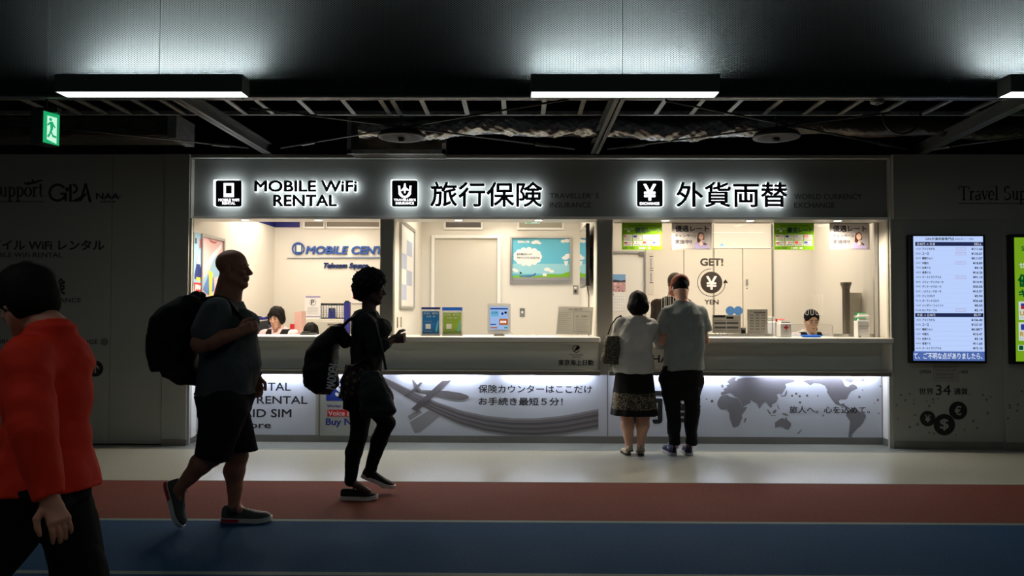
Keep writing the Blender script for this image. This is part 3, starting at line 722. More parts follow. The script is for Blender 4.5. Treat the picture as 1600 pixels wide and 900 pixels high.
luminaire(828.5, 1127, 'suspended linear lamp over the currency exchange fascia')
luminaire(1585, 1880, 'suspended linear lamp cut off at the top right edge')
for p0, wh in ((78, 'left'), (828.5, 'middle'), (1585, 'right')):  # added unseen lamp row, gives front light on the people and counters
    luminaire(p0, p0 + 296, 'added linear lamp for front light, in an unseen nearer row above, ' + wh, -3.9)

# open ceiling grid behind the screen
zg = 3.16
Yg0 = (zg - CH) * F / 333; Yg1 = (zg - CH) * F / 309
g = empty('ceiling_grid', (0, Yg0, zg), 'open galvanised ceiling grid of short bars hanging behind the metal screen', 'grid')
one(lambda b: b.box(-7.5, 7.5, Yg0 - .02, Yg0 + .01, zg, zg + .03, M_steel), 'rail', g)
one(lambda b: b.box(-7.5, 7.5, Yg1 - .01, Yg1 + .015, zg, zg + .035, M_steel), 'rail', g)
M_bar = pm('grid_bar', S(128, 128, 122), .4, .5, noise=(18, .3))
for px in (18, 62, 106, 148, 195, 240, 345, 392, 460, 530, 590, 608, 655, 722, 785, 850, 912, 972, 1040, 1100, 1160, 1223, 1290, 1350, 1418, 1490, 1560, 1620):
    x = (px - 812) / F * Yg0
    one(lambda b: (b.box(x - .02, x + .02, Yg0, Yg1, zg + .004, zg + .01, M_bar), b.box(x - .003, x + .003, Yg0, Yg1, zg + .01, zg + .03, M_bar)), 'bar', g)
# beams that bear on the top of the wall
ZB = ZT + .005
def beam(pa, pb, label, w=.085, h=.10):
    a = at(pa[0], pa[1], YW + .02); z = ZB
    y2 = 6.05; p2 = at(pb[0], pb[1], (z - CH) / ray(*pb).z * ray(*pb).y)
    t = empty('steel_beam', (a.x, YW, z), label, 'beam', 'roof beams bearing on the wall')
    d = Vector((p2.x - a.x, p2.y - YW, 0)); n = Vector((d.y, -d.x, 0)).normalized() * w / 2
    A = Vector((a.x, YW + .25, z)); B = Vector((p2.x, p2.y, z))
    one(lambda b: (b.prism([A + n, A - n, B - n, B + n], (0, 0, .012), M_blackb), b.prism([A + n, A - n, B - n, B + n], (0, 0, 0.012), M_blackb) if False else None, b.prism([A + n * .15, A - n * .15, B - n * .15, B + n * .15], (0, 0, h), M_blackb), b.prism([A + n + Vector((0, 0, h)), A - n + Vector((0, 0, h)), B - n + Vector((0, 0, h)), B + n + Vector((0, 0, h))], (0, 0, .012), M_blackb)), 'beam_section', t)
    return t
M_blackb = pm('beam_grey', S(96, 98, 98), .45, .4, noise=(6, .15))
b1 = beam((419, 240), (262, 148), 'grey roof beam running down to the fascia left end, above the phone icon')
b2 = beam((929, 240), (972, 148), 'grey roof beam bearing on the wall between the two kanji signs')
b3 = beam((1441, 241), (1612, 160), 'grey roof beam bearing on the wall at the right, above the rate screen')
M_rod = pm('rod_dark', S(70, 72, 70), .4, .6)
def rod(pts, label):
    P = [at(x, y, Y) for x, y, Y in pts]
    b = MB(); b.tube(P, .009, M_rod, 6); L = len(P) - 1
    o = b.build('tension_rod', smooth=True, label=label, cat='rod', group='tension rods of the roof bracing')
    m_ = P[0].lerp(P[-1], .12); d = (P[-1] - P[0]).normalized() * .09
    one(lambda b: b.tube([m_ - d, m_ + d], .018, M_rod, 8), 'turnbuckle', o)
rod([(388, 231, 8.1), (-40, 186, 6.6)], 'thin brace rod rising to the left from the beam end above the phone icon')
rod([(439, 231, 8.1), (888, 155, 6.3)], 'thin brace rod rising right from the beam end above the phone icon')
rod([(898, 233, 8.1), (392, 168, 6.5)], 'thin brace rod rising left from the beam end between the kanji signs')
rod([(949, 233, 8.1), (1391, 176, 6.7)], 'thin brace rod rising right from the beam end between the kanji signs')
rod([(1418, 233, 8.1), (1040, 157, 6.3)], 'thin brace rod rising left from the beam end above the rate screen')
rod([(1450, 234, 8.1), (1640, 208, 7.2)], 'thin brace rod rising right from the beam end above the rate screen')
# foil wrapped ducts
def foil(name, c, bump=.9):
    m = pm(name, c, .2, .95, bump=(5, bump, .06)); return m
M_foil = foil('duct_foil', S(150, 149, 147), .55); M_foil2 = pm('duct_foil_dark', S(88, 82, 74), .38, .75, bump=(9, .7, .04)); M_brown = pm('duct_brown_wrap', S(74, 52, 42), .6, .2, bump=(12, .6, .03))
def wrinkled(b, x0, x1, Y, z, r0, m, seed, nx=150, na=22, amp=.03):
    rr = random.Random(seed); ph = [rr.random() * 6 for _ in range(8)]
    vs = []; nx = 420; na = 40
    def cr(x, a):
        s = 0
        for k, (fx, fa, am) in enumerate(((7, 2, 1), (13, 3, .8), (23, -4, .7), (41, 6, .5), (67, -9, .4))): s += am * (1 - 2 * abs(math.sin(x * fx * .5 + fa * a * .5 + ph[k] + .6 * math.sin(x * 5 + a))))
        return s
    for i in range(nx + 1):
        x = x0 + (x1 - x0) * i / nx; sag = .02 * math.sin(x * 2.1 + ph[0]) + .015 * math.sin(x * 5.3 + ph[1])
        for j in range(na):
            a = 2 * math.pi * j / na
            r = r0 * (1 + amp * 1.6 * cr(x, a)) if True else r0 * (1 + amp * (math.sin(x * 19 + 3 * a + ph[2]) + math.sin(x * 37 - 5 * a + ph[3]) * .7 + math.sin(x * 71 + 8 * a + ph[4]) * .5 + math.sin(x * 9 + 2 * a + ph[5])) + amp * .5 * rr.uniform(-1, 1))
            vs.append((x, Y + r * math.cos(a) * 1.15, z + sag + r * math.sin(a)))
    fs = [(i * na + j, i * na + (j + 1) % na, (i + 1) * na + (j + 1) % na, (i + 1) * na + j) for i in range(nx) for j in range(na)]
    b.add(vs, fs, m)
YD = 7.75; zd = CH + (487 - 198) * YD / F
one(lambda b: wrinkled(b, X_(560, YD), X_(1235, YD), YD, zd, .10, M_foil, 3, amp=.04), 'foil_duct', smooth=True, label='crumpled silver foil duct running above the fascia, middle length', cat='duct')
one(lambda b: wrinkled(b, X_(640, YD), X_(1660, YD), YD + .27, zd + .085, .085, M_brown, 5, amp=.02), 'wrapped_duct', smooth=True, label='brown wrapped pipe lying behind the crumpled foil duct', cat='duct')
one(lambda b: wrinkled(b, X_(1225, YD), X_(1660, YD), YD, zd, .085, M_foil2, 8, amp=.02), 'foil_duct', smooth=True, label='dull dark foil duct at the right, past the round speaker', cat='duct')
def _bx(b):
    Y = 7.6; p, q = at(-60, 180, Y), at(262, 214, Y); b.box(p.x, q.x, Y, Y + .4, q.z, p.z, M_foil2, .02); q2 = at(276, 216, Y); b.box(q.x, q2.x, Y - .01, Y + .42, q.z - .01, p.z + .01, M_steel)
one(_bx, 'duct_box', label='long dark foil-clad box duct above the left wall', cat='duct')
def _bx2(b):
    Y = 8.0; p, q = at(546, 182, Y), at(694, 239, Y); b.box(p.x, q.x, Y, Y + .3, q.z, p.z, M_foil2, .01)
    for (a, c, d, e) in ((543, 180, 549, 241), (691, 224, 697, 241), (543, 234, 697, 241), (543, 180, 697, 184)): r1, r2 = at(a, c, Y), at(d, e, Y); b.box(r1.x, r2.x, Y - .02, Y, r2.z, r1.z, M_steel)
one(_bx2, 'duct_box', label='square metal-framed duct box above the insurance icon sign', cat='duct')
def speaker(px, py, label):
    Y = 7.25; c = at(px, py, Y); t = empty('ceiling_speaker', c, label, 'speaker', 'round hanging ceiling speakers')
    R = .205
    one(lambda b: b.lathe(c, [(R * .86, -.012), (R, -.014), (R + .008, 0), (R * .93, .035), (R * .6, .06), (.05, .075)], M_black, 40), 'dish', t, smooth=True)
    one(lambda b: b.lathe(c, [(R * .84, -.0135), (R * .84, -.011)], pm('speaker_cloth', S(40, 42, 46), .8), 40), 'grille', t)
    one(lambda b: b.lathe(c, [(.022, -.05), (.035, -.03), (.03, -.013)], M_blackmetal, 16), 'centre_cone', t)
    one(lambda b: b.cyl(c + Vector((0, 0, .07)), c + Vector((0, 0, .5)), .012, .012, M_blackmetal, 10), 'stem', t)
speaker(627, 213.5, 'round black hanging speaker above the insurance icon sign')
speaker(1213, 213.5, 'round black hanging speaker above the exchange kanji')
def _cable(b):
    Y = 6.95; b.tube([at(1380, 177, Y)] + [at(1380 + 29 * (1 - math.cos(t)), 182 + 27 * math.sin(t), Y) for t in [math.pi * i / 16 for i in range(17)]] + [at(1438, 177, Y)], .010, pm('cable_black', S(12, 12, 12), .5), 8)
one(_cable, 'cable', smooth=True, label='black cable hanging in a loop above the right end of the fascia', cat='cable')
def _det():
    Y = 5.95; c = at(1371, 160, Y); t = empty('smoke_detector', c, 'small round detector under the ceiling edge at the right', 'detector')
    one(lambda b: b.lathe(c, [(.03, -.012), (.048, -.004), (.052, .02), (.05, .04)], M_ledge2, 24), 'housing', t, smooth=True)
    one(lambda b: b.lathe(c, [(.015, -.018), (.02, -.01)], M_blackmetal, 16), 'sensor_cap', t)
_det()
# exit sign at the left, hanging and turned
def _exit():
    Y = 6.1; t = empty('exit_sign', at(79, 225, Y), 'hanging green running-man exit sign at the upper left', 'exit sign')
    a, b_ = at(68, 173, Y), at(93, 227, Y)
    P0 = at(68, 174, 5.98); P1 = at(93, 179, 6.12); P2 = at(93, 227, 6.12); P3 = at(68, 223, 5.98)
    z1 = (P0.z + P1.z) / 2; z0 = (P2.z + P3.z) / 2
    A = Vector((P0.x, P0.y, z0)); B = Vector((P1.x, P1.y, z0)); U = B - A; Hh = z1 - z0; N = Vector((U.y, -U.x, 0)).normalized()
    if N.y > 0: N = -N
    M_g = em('exit_green', (.02, .62, .22, 1), .65); M_w = em('exit_white', (.62, 1, .80, 1), .95)
    def q(u, v, w=0): return A + U * u + Vector((0, 0, Hh * v)) + N * w
    one(lambda b: b.prism([q(-.03, -.03, -.002), q(1.03, -.03, -.002), q(1.03, 1.03, -.002), q(-.03, 1.03, -.002)], -N * .11, M_blackmetal), 'housing', t)
    one(lambda b: b.prism([q(0, 0), q(1, 0), q(1, 1), q(0, 1)], N * .002, M_g), 'lit_face', t)
    def fig(b):
        b.prism([q(*p, .0025) for p in ((.22, .12), (.82, .04), (.82, .88), (.22, .88))], N * .001, M_w)
        def s(pts): b.prism([q(*p, .004) for p in pts], N * .001, M_g)
        b.prism([q(.42 + .09 * math.cos(a), .78 + .05 * math.sin(a), .004) for a in [i * math.pi / 6 for i in range(12)]], N * .001, M_g)
        s([(.36, .70), (.56, .72), (.62, .62), (.56, .44), (.42, .44), (.40, .60)]); s([(.56, .70), (.74, .56), (.70, .52), (.54, .64)]); s([(.38, .70), (.22, .60), (.24, .55), (.42, .64)])
        s([(.42, .47), (.34, .32), (.22, .22), (.30, .18), (.42, .28), (.52, .44)]); s([(.46, .46), (.60, .30), (.80, .28), (.80, .22), (.56, .23), (.42, .40)])
    one(fig, 'running_figure', t)
    c = q(.5, 1, -.05); one(lambda b: (b.cyl(c, Vector((c.x, c.y, 4.6)), .008, .008, M_blackmetal, 8), b.box(c.x - .10, c.x + .10, c.y - .03, c.y + .03, c.z, c.z + .04, M_blackmetal)), 'hanger', t)
_exit()

# ================================================================== SCREENS ON THE RIGHT WALL
def screens():
    YS = YW - .075
    t = empty('rate_screen', at(1482, 568, YS), 'upright wall screen listing currency rates in yen, with a blue-white glow', 'screen')
    p, q = at(1421, 366.5, YS), at(1542.5, 568, YS)
    one(lambda b: b.box(p.x, q.x, YS, YW, q.z, p.z, pm('screen_bezel', S(10, 11, 18), .35), .004), 'bezel', t)
    M_sc = em('screen_blue_white', (.50, .64, 1.0, 1), .98); M_hd = em('screen_header', (.03, .045, .16, 1), .5); M_bot = em('screen_ticker', (.13, .24, .68, 1), .6); M_tx = pm('screen_text', S(18, 24, 70), .6); M_wt = em('screen_text_white', (.75, .82, 1, 1), .9); M_ln = em('screen_rule', (.25, .34, .62, 1), .5); M_rd = em('screen_pink', (.65, .35, .5, 1), .6)
    one(lambda b: b.rect(1427, 369, 1538.5, 564, YS - .0005, M_sc), 'display', t)
    Y1 = YS - .002
    def rows(b):
        b.rect(1430, 378, 1536.5, 384.5, Y1, M_hd); b.rect(1430, 489, 1536.5, 495.5, Y1, M_hd); b.rect(1427, 549, 1538.5, 564, Y1, M_bot)
        b.text('GPA外貨両替専門店', 1446, 371, 1491, 375.5, Y1, M_tx, .1); b.text('成田空港グループ運営', 1492, 372, 1521, 375, Y1, M_tx)
        b.text('日本円 → 外貨', 1433, 379, 1461, 383.5, Y1 - .0012, M_wt); b.text('SELL', 1522, 379.5, 1534, 383.2, Y1 - .0012, M_wt)
        b.text('外貨 → 日本円', 1433, 490, 1461, 494.5, Y1 - .0012, M_wt); b.text('BUY', 1522, 490.5, 1533, 494.2, Y1 - .0012, M_wt)
        b.text('て、ご不明な点がありましたら、', 1427.5, 551, 1535, 561.5, Y1 - .0012, M_wt, .15)
        sell = [('USD', 'アメリカドル', '¥111.60', 1), ('EUR', 'ユーロ', '¥135.07', 1), ('KRW', '韓国ウォン', '¥0.1157', 0), ('CNY', '中国元', '¥18.89', 1), ('TWD', '台湾ドル', '¥4.18', 0), ('HKD', '香港ドル', '¥16.26', 0), ('AUD', 'オーストラリアドル', '¥91.10', 1), ('SEK', 'スウェーデンクローネ', '¥14.91', 0), ('DKK', 'デンマーククローネ', '¥20.05', 0), ('NOK', 'ノルウェークローネ', '¥15.97', 0), ('CZK', 'チェココルナ', '¥5.94', 0), ('PLN', 'ポーランドズロチ', '¥36.68', 0), ('HUF', 'ハンガリーフォリント', '¥0.50', 0), ('RUB', 'ロシアルーブル', '¥2.19', 1)]
        buy = [('USD', 'アメリカドル', '¥106.40', 0), ('EUR', 'ユーロ', '¥127.37', 0), ('KRW', '韓国ウォン', '¥0.0877', 0), ('CNY', '中国元', '¥15.47', 0), ('TWD', '台湾ドル', '¥3.18', 0), ('HKD', '香港ドル', '¥11.60', 0), ('AUD', 'オーストラリアドル', '¥73.10', 0)]
        for y0, L in ((385.2, sell), (496.2, buy)):
            for k, (a, n, v, c) in enumerate(L):
                y = y0 + k * 7.36
                b.text(a, 1431, y + 2.2, 1439, y + 5, Y1, M_tx); b.text(n, 1441, y + 1.8, 1441 + len(n) * 3.3, y + 5.6, Y1, M_tx, .12); b.text(v, 1535 - len(v) * 2.45, y + 2, 1535, y + 5.6, Y1, M_tx, .16)
                b.rect(1430, y + 6.9, 1536.5, y + 7.15, Y1, M_ln)
                if c: b.rect(1493, y + 1.5, 1509, y + 6, Y1, M_rd); b.rect(1493.4, y + 1.9, 1508.6, y + 5.6, Y1 - .001, M_sc); b.text('キャンペーン', 1495, y + 2.7, 1507, y + 4.8, Y1 - .0025, M_rd)
    one(rows, 'screen_lettering', t)
    t2 = empty('advert_screen', at(1640, 570, YS - .04), 'upright wall screen with a bright green advertisement, cut by the right edge', 'screen')
    YS2 = YS - .045; p, q = at(1579.5, 366, YS2), at(1702, 569.5, YS2)
    one(lambda b: b.box(p.x, q.x, YS2, YW - .04, q.z, p.z, M_['screen_bezel'], .004), 'bezel', t2)
    M_gn = em('advert_green', (.30, .62, .02, 1), .55); M_dg = em('advert_dark_green', (.0, .14, .03, 1), .5); M_w2 = em('advert_white', (.8, .9, .85, 1), .7)
    one(lambda b: b.rect(1584.5, 371, 1697, 565, YS2 - .0005, M_gn), 'display', t2)
    Y2 = YS2 - .002
    def adv(b):
        b.text('SPRING CAMPAIGN', 1596, 385, 1690, 392, Y2, M_dg, .2); b.text('世界の通貨', 1592, 411, 1680, 419, Y2, M_w2, .2)
        b.text('優遇レート', 1591, 429, 1692, 448, Y2, M_dg, .8); b.text('キャンペーン', 1592, 453, 1692, 465, Y2, M_dg, .6)
        for k, (n, jp) in enumerate((('USD', 'アメリカドル'), ('RUB', 'ロシアルーブル'))):
            y = 471 + k * 32.5
            b.rect(1591.5, y, 1638, y + 29, Y2, M_w2); b.text(n, 1594, y + 15, 1612, y + 22, Y2 - .0015, em('advert_orange', (.8, .45, .02, 1), .6), .4); b.text(jp, 1594, y + 24, 1612, y + 26.5, Y2 - .0015, M_dg)
            b.rect(1595, y + 3, 1607, y + 12, Y2 - .0015, em('flag_red', (.6, .03, .03, 1), .6) if k == 0 else em('flag_blue', (.04, .06, .5, 1), .6)); b.rect(1595, y + 3, 1600, y + 7, Y2 - .003, em('flag_blue', (.04, .06, .5, 1), .6))
            b.rect(1645, y, 1690, y + 29, Y2, M_w2)
        b.rect(1591, 539, 1600, 548, Y2, M_w2); b.rect(1592, 540, 1599, 547, Y2 - .0015, M_dg)
    one(adv, 'screen_lettering', t2)
M_ = _M
screens()

# ================================================================== RENTAL BAY
def on_left(b, px0, py0, px1, py1, m, t, off=0):   # box on the left side wall
    p, q = atX(px0, py0, XL + off), atX(px1, py1, XL + off)
XLW = XL
def wall_poster_left(name, y0, y1, z0, z1, frame, draw, label, cat='poster'):
    t = empty(name, (XLW, y0, z0), label, cat)
    X = XLW + .001
    if frame: one(lambda b: (b.box(X, X + .025, y0 - .03, y0, z0 - .03, z1 + .03, M_alu), b.box(X, X + .025, y1, y1 + .03, z0 - .03, z1 + .03, M_alu), b.box(X, X + .025, y0, y1, z1, z1 + .03, M_alu), b.box(X, X + .025, y0, y1, z0 - .03, z0, M_alu)), 'frame', t)
    P = MB(); P.box(X, X + .008, y0, y1, z0, z1, M_paper)
    def R(u0, v0, u1, v1, m, l=1): P.box(X + .008, X + .008 + .001 * l, y0 + (y1 - y0) * u0, y0 + (y1 - y0) * u1, z0 + (z1 - z0) * v0, z0 + (z1 - z0) * v1, m)
    def Q(pts, m, l=1): P.prism([(X + .008 + .001 * (l - 1), y0 + (y1 - y0) * u, z0 + (z1 - z0) * v) for u, v in pts], (.001, 0, 0), m)
    def T(s, u0, v0, u1, v1, m, bold=0, l=2):
        W = (y1 - y0) * (u1 - u0); Hh = (z1 - z0) * (v1 - v0)
        P.textm(s, lambda u, v, w: (X + .0082 + .001 * l + w, y0 + (y1 - y0) * u0 + u * W, z0 + (z1 - z0) * v0 + v * Hh), m, bold, 3, (W, Hh))
    draw(R, Q, T); P.build('print', t)
PINK = pm('print_pink', S(232, 190, 190), .5); PBL = pm('print_blue', S(70, 110, 170), .5); PSKY = pm('print_sky', S(140, 180, 205), .5); PRED = pm('print_red', S(196, 30, 34), .5); PYEL = pm('print_yellow', S(226, 204, 60), .5)
PNAVY = pm('print_navy', S(22, 38, 110), .5); PGRY = pm('print_grey', S(150, 148, 150), .5); PDK = pm('print_dark', S(52, 50, 56), .5); PGRN = pm('print_green', S(120, 178, 30), .5); PDG = pm('print_dark_green', S(10, 60, 30), .5)
PBRT = pm('print_bright_blue', S(20, 92, 190), .5); PTEAL = pm('print_teal', S(96, 186, 212), .5); PORG = pm('print_orange', S(216, 100, 40), .5); PLAV = pm('print_lavender', S(150, 140, 176), .5); PMID = pm('print_olive', S(120, 110, 84), .5)
def zz(py, y): return CH + (485.2 - py) * y / F
def d_art(R, Q, T):
    R(0, 0, 1, 1, PINK); Q([(0, .62), (.3, .7), (.6, .85), (1, .9), (1, .7), (.6, .66), (.2, .55), (0, .5)], PSKY, 2); Q([(.05, .72), (.5, .88), (.95, .98), (.9, .93), (.4, .78)], pm('print_white', S(235, 235, 240), .5), 3)
    Q([(.05, .55), (.3, .68), (.55, .66), (.6, .55), (.3, .5)], PBL, 4); Q([(.62, .5), (.9, .62), (1, .55), (.95, .42), (.7, .4)], PDK, 4); Q([(.3, .72), (.5, .7), (.45, .5), (.25, .35), (.35, .52)], PYEL, 5)
    Q([(.1, .5), (.5, .46), (.62, .34), (.4, .28), (.05, .36)], PMID, 5); Q([(.12, .36), (.6, .33), (.72, .28), (.5, .26), (.35, .16), (.2, .27)], PDK, 6); Q([(.35, .2), (.52, .22), (.5, .08), (.42, .02), (.45, .12)], PGRY, 6)
    Q([(.25, 1), (.4, .97), (.6, .965), (.75, 1), (.6, .975), (.4, .98)], PRED, 4)
ya = atX(313, 400, XLW).y; yb = atX(348, 400, XLW).y
wall_poster_left('framed_poster', ya + .02, yb - .02, .93, zz(361, ya) - .05, True, d_art, 'framed pink and blue travel artwork on the side wall behind the bald man')
def d_jap(R, Q, T):
    R(0, 0, 1, 1, M_paper); R(0, .52, 1, 1, PSKY, 1.2); Q([(.1, .62), (.5, .8), (.9, .66), (.9, .58), (.1, .58)], PNAVY, 2); Q([(.35, .72), (.6, .84), (.75, .72)], M_paper, 3); R(.3, .57, .8, .6, PYEL, 3)
    R(.05, .36, 1, .55, PRED, 3); T('JAPAN', .15, .475, .9, .53, M_paper, .004, 4); T('Wi-Fi', .25, .39, .85, .45, M_paper, .004, 4); [R(.12 + .16 * q, v, .22 + .16 * q, v + .03, m_, 3) for q in range(5) for v, m_ in ((.285, PRED), (.235, PRED), (.15, PDK), (.07, PDK))]
    T('旅', .6, .86, .9, .96, PRED, 0, 3); R(.1, .9, .3, .95, PDK, 3)
yc = atX(296.5, 400, XLW).y; yd = atX(310.5, 400, XLW).y
wall_poster_left('poster', max(yc, 8.40), 8.62, 1.05, zz(363, 8.5), False, d_jap, 'narrow red JAPAN Wi-Fi poster at the far left of the rental window')

# blue wall lettering
M_blue3 = pm('sign_blue', S(38, 82, 160), .35, .1); M_blue4 = pm('sign_navy', S(28, 48, 104), .35, .2)
def cut_text(name, rows, label, m, ext=.03, extra=None):
    t = empty(name, at(rows[0][1], rows[0][4], YB1), label, 'sign'); b = MB()
    for (s, a, p, c, d, bold, sh) in rows:
        YY = YB1 - .004; p0, q0 = at(a, p, YY), at(c, d, YY); W = q0.x - p0.x; Hh = p0.z - q0.z
        b.textm(s, lambda u, v, w: (p0.x + u * W + (v - .5) * sh * Hh, YY - w, q0.z + v * Hh), m, bold * YY / F, 4, (W, Hh), ext)
    b.build('lettering', t)
    if extra: one(extra, 'emblem', t)
    return t
def _emb(b):
    c = (466.5, 388.5); Y = YB1 - .004
    b.disc(*c, 9.8, Y, M_blue3, .03, r0=8.4); b.shape([(461.8, 381), (472, 381), (472, 397), (461.8, 397)], Y, M_blue3, .03); b.shape([(463.3, 383), (470.5, 383), (470.5, 393.5), (463.3, 393.5)], Y - .031, M_white, .001)
cut_text('wall_lettering', [('MOBILE CENTER', 480, 385, 620, 397, .55, .2)], 'raised blue MOBILE CENTER lettering with a phone emblem on the rental bay wall', M_blue3, extra=_emb)
one(lambda b: b.prism([at(449, 403.3, YB1), at(640, 401.2, YB1), at(640, 403.3, YB1)], (0, -.03, 0), pm('sign_rule_blue', S(110, 136, 168), .4)), 'sign_rule', label='thin grey-blue rule under the raised blue lettering', cat='sign')
cut_text('wall_lettering', [('Telecom Square', 505.5, 411, 575, 421, .5, .3)], 'small navy company name below the rule on the rental bay wall', M_blue4, .02)
# red and white notice board partly behind the woman's head
def _rn(b):
    Y = YB1 - .01; b.rect(549, 430, 572, 474, Y, M_paper, .006)
    b.rect(551, 433, 571, 438, Y - .007, PDK); b.rect(552, 444, 570, 447.5, Y - .007, PRED); b.rect(551, 455, 570, 459, Y - .007, PRED); b.rect(551, 463.5, 570, 466.5, Y - .007, PRED); marks(b, 553, 434.5, 566, 436.5, Y - .0085, M_paper)
one(_rn, 'notice_board', label='white notice with red bars on the rental wall behind the woman with the backpack', cat='notice')
# white cabinet and things on it
YC = 10.55
def cabinet():
    p, q = at(471, 498, YC), at(546, 524, YC); t = empty('cabinet', (p.x, YC, 0), 'low white cabinet along the back of the rental bay under the binders', 'cabinet')
    one(lambda b: b.box(p.x, q.x, YC, YC + .4, 0, p.z, pm('cabinet_white', S(206, 202, 190), .4), .006), 'body', t)
    m_ = (p.x + q.x) / 2
    for a, c in ((p.x + .01, q.x - .01),):
        d = one(lambda b: b.box(a, c, YC - .018, YC - .001, .06, p.z - .03, M_['cabinet_white'], .004), 'door', t)
        one(lambda b: b.rect(512, 505.5, 534, 508, YC - .019, M_ledge2, .01), 'handle', d)
    return p.z
zc = cabinet()
bx0 = X_(501.5, YC + .1); n = 9
fr = empty('binder_rack', (bx0, YC + .1, zc), 'black wire rack holding white rental device pouches on the cabinet', 'rack')
bw = (X_(539, YC + .1) - bx0) / n; zt = Z_(474.5, YC + .1)
one(lambda b: (b.box(bx0 - .01, bx0 + bw * n + .01, YC + .06, YC + .28, zc, zc + .012, M_blackmetal), b.box(bx0 - .01, bx0, YC + .06, YC + .28, zc, zt, M_blackmetal), b.box(bx0 + bw * n, bx0 + bw * n + .01, YC + .06, YC + .28, zc, zt, M_blackmetal), b.box(bx0 - .01, bx0 + bw * n + .01, YC + .27, YC + .28, zt - .02, zt, M_blackmetal)), 'wire_frame', fr)
for i in range(n):
    x = bx0 + bw * i; cols = 'white'
    t = empty('binder', (x, YC + .09, zc + .012), 'white binder with a black top in the wire rack', 'binder', 'white binders in the wire rack on the cabinet')
    one(lambda b: b.box(x + .004, x + bw - .004, YC + .09, YC + .26, zc + .0125, zt - .03, M_paper, .003), 'cover', t)
    one(lambda b: b.box(x + .004, x + bw - .004, YC + .09, YC + .26, zt - .03, zt - .012, M_blackmetal, .003), 'top_strip', t)
    one(lambda b: [b.box(x + bw * .4, x + bw * .6, YC + .0885, YC + .09, zc + .05 + k * .03, zc + .06 + k * .03, M_ledge2) for k in range(4)], 'spine_print', t)
for k, px in enumerate((514.5, 520)):
    p, q = at(px - 2.6, 482, YC), at(px + 2.6, 497.8, YC)
    tt = empty('phone_case', (p.x, YC + .02, zc), ['left', 'right'][k] and ('dark navy device case standing against the binders, ' + ('beside the P notice' if k == 0 else 'next to the white binders')), 'case', 'two navy cases leaning on the binder rack')
    tt['label'] = 'dark navy device case standing in front of the white binders'
    one(lambda b: b.prism([(p.x, YC + .02, zc + .001), (q.x, YC + .02, zc + .001), (q.x - .005, YC + .02, p.z), (p.x + .008, YC + .02, p.z)], (0, .04, 0), PNAVY), 'case_body', tt)
    one(lambda b: b.prism([(p.x + .008, YC + .018, p.z - .012), (q.x - .005, YC + .018, p.z - .012), (q.x - .006, YC + .018, p.z + .004), (p.x + .009, YC + .018, p.z + .004)], (0, .044, 0), M_blackmetal), 'case_lid', tt)
def _pn(b):
    Y = YC + .03; b.rect(476.5, 462, 501, 497.5, Y, M_paper, .004)
    b.rect(477.5, 462.5, 500.5, 465, Y - .005, PLAV); b.rect(477.5, 494, 500.5, 495.5, Y - .005, PLAV); b.text('P', 486.5, 469, 491, 475.5, Y - .005, PDK, .3); b.disc(489, 472.3, 5, Y - .005, PDK, r0=4.5)
    for k in range(5): b.rect(480, 480 + k * 2.4, 497, 480.4 + k * 2.4, Y - .005, PGRY)
one(_pn, 'counter_notice', label='upright white notice with a circled P standing on the cabinet', cat='notice')
def _post(b):
    Y = 10.0; b.rect(539, 472, 547.5, 534, Y, pm('post_blue', S(20, 20, 110), .5), .06); b.rect(540.5, 470, 546, 472.5, Y, M_blackmetal, .06)
    p, q = at(539, 534, Y), at(547.5, 534, Y); b.box(p.x, q.x, Y - .06, Y, 0, p.z, M_['post_blue'])
one(_post, 'display_stand', label='upright blue post with a black cap beside the white cabinet', cat='stand')
def _bl(b):
    Y = 10.0; P = [(388, 494), (406, 494), (409, 496), (413, 496), (416, 494.3), (424, 494.3), (424, 499), (388, 501)]
    b.prism([at(x, y, Y) for x, y in P], (0, .05, 0), pm('post_blue', S(20, 20, 110), .5))
    for px in (392, 421): p = at(px, 500, Y); b.box(p.x - .02, p.x + .02, Y, Y + .05, 0, p.z, M_['post_blue'])
one(_bl, 'desk_divider', label='low blue desk divider behind the receptionist in the rental bay', cat='divider')
def chair_monitor(b):
    pass
def _mon():
    Y = 9.45; t = empty('monitor', at(404, 524, Y), 'dark computer monitor on the desk beside the rental receptionist', 'monitor')
    one(lambda b: b.prism([at(x, y, Y) for x, y in ((396, 504), (419, 500), (421, 518), (398, 523))], (0, .03, 0), M_blackmetal), 'display', t)
    p = at(408, 522, Y); one(lambda b: (b.box(p.x - .02, p.x + .02, Y + .03, Y + .06, .98, p.z + .1, M_blackmetal), b.box(p.x - .1, p.x + .1, Y - .05, Y + .15, .97, .985, M_blackmetal)), 'stand', t)
_mon()
def _ph():
    Y = 8.75; t = empty('telephone', at(487, 526, Y), 'flat black telephone lying on the worktop before the lowered head', 'telephone')
    p, q = at(468, 526.5, Y), at(491, 523, Y)
    one(lambda b: b.box(p.x, q.x, Y, Y + .15, ZW + .001, ZW + .02, M_blackmetal, .008), 'base', t)
    one(lambda b: b.box(p.x + .01, q.x - .06, Y + .02, Y + .06, ZW + .021, ZW + .036, M_blackmetal, .008), 'handset', t)
_ph()
def _st():
    Y = 9.6; t = empty('pink_folder', at(466, 524, Y), 'clear pink file stand beside the rental receptionist', 'folder')
    one(lambda b: b.prism([at(x, y, Y) for x, y in ((460.5, 488), (471, 486), (471, 520), (461, 520))], (0, .2, 0), pm('folder_pink', S(214, 168, 160), .4), False) if False else b.prism([at(x, y, Y) for x, y in ((460.5, 488), (471, 486), (471, 541.5), (461, 541.5))], (0, .2, 0), pm('folder_pink', S(220, 176, 164), .4)), 'sheet', t)
    one(lambda b: b.rect(455, 506, 460, 541.5, Y, PRED, .05), 'red_spine', t)
_st()
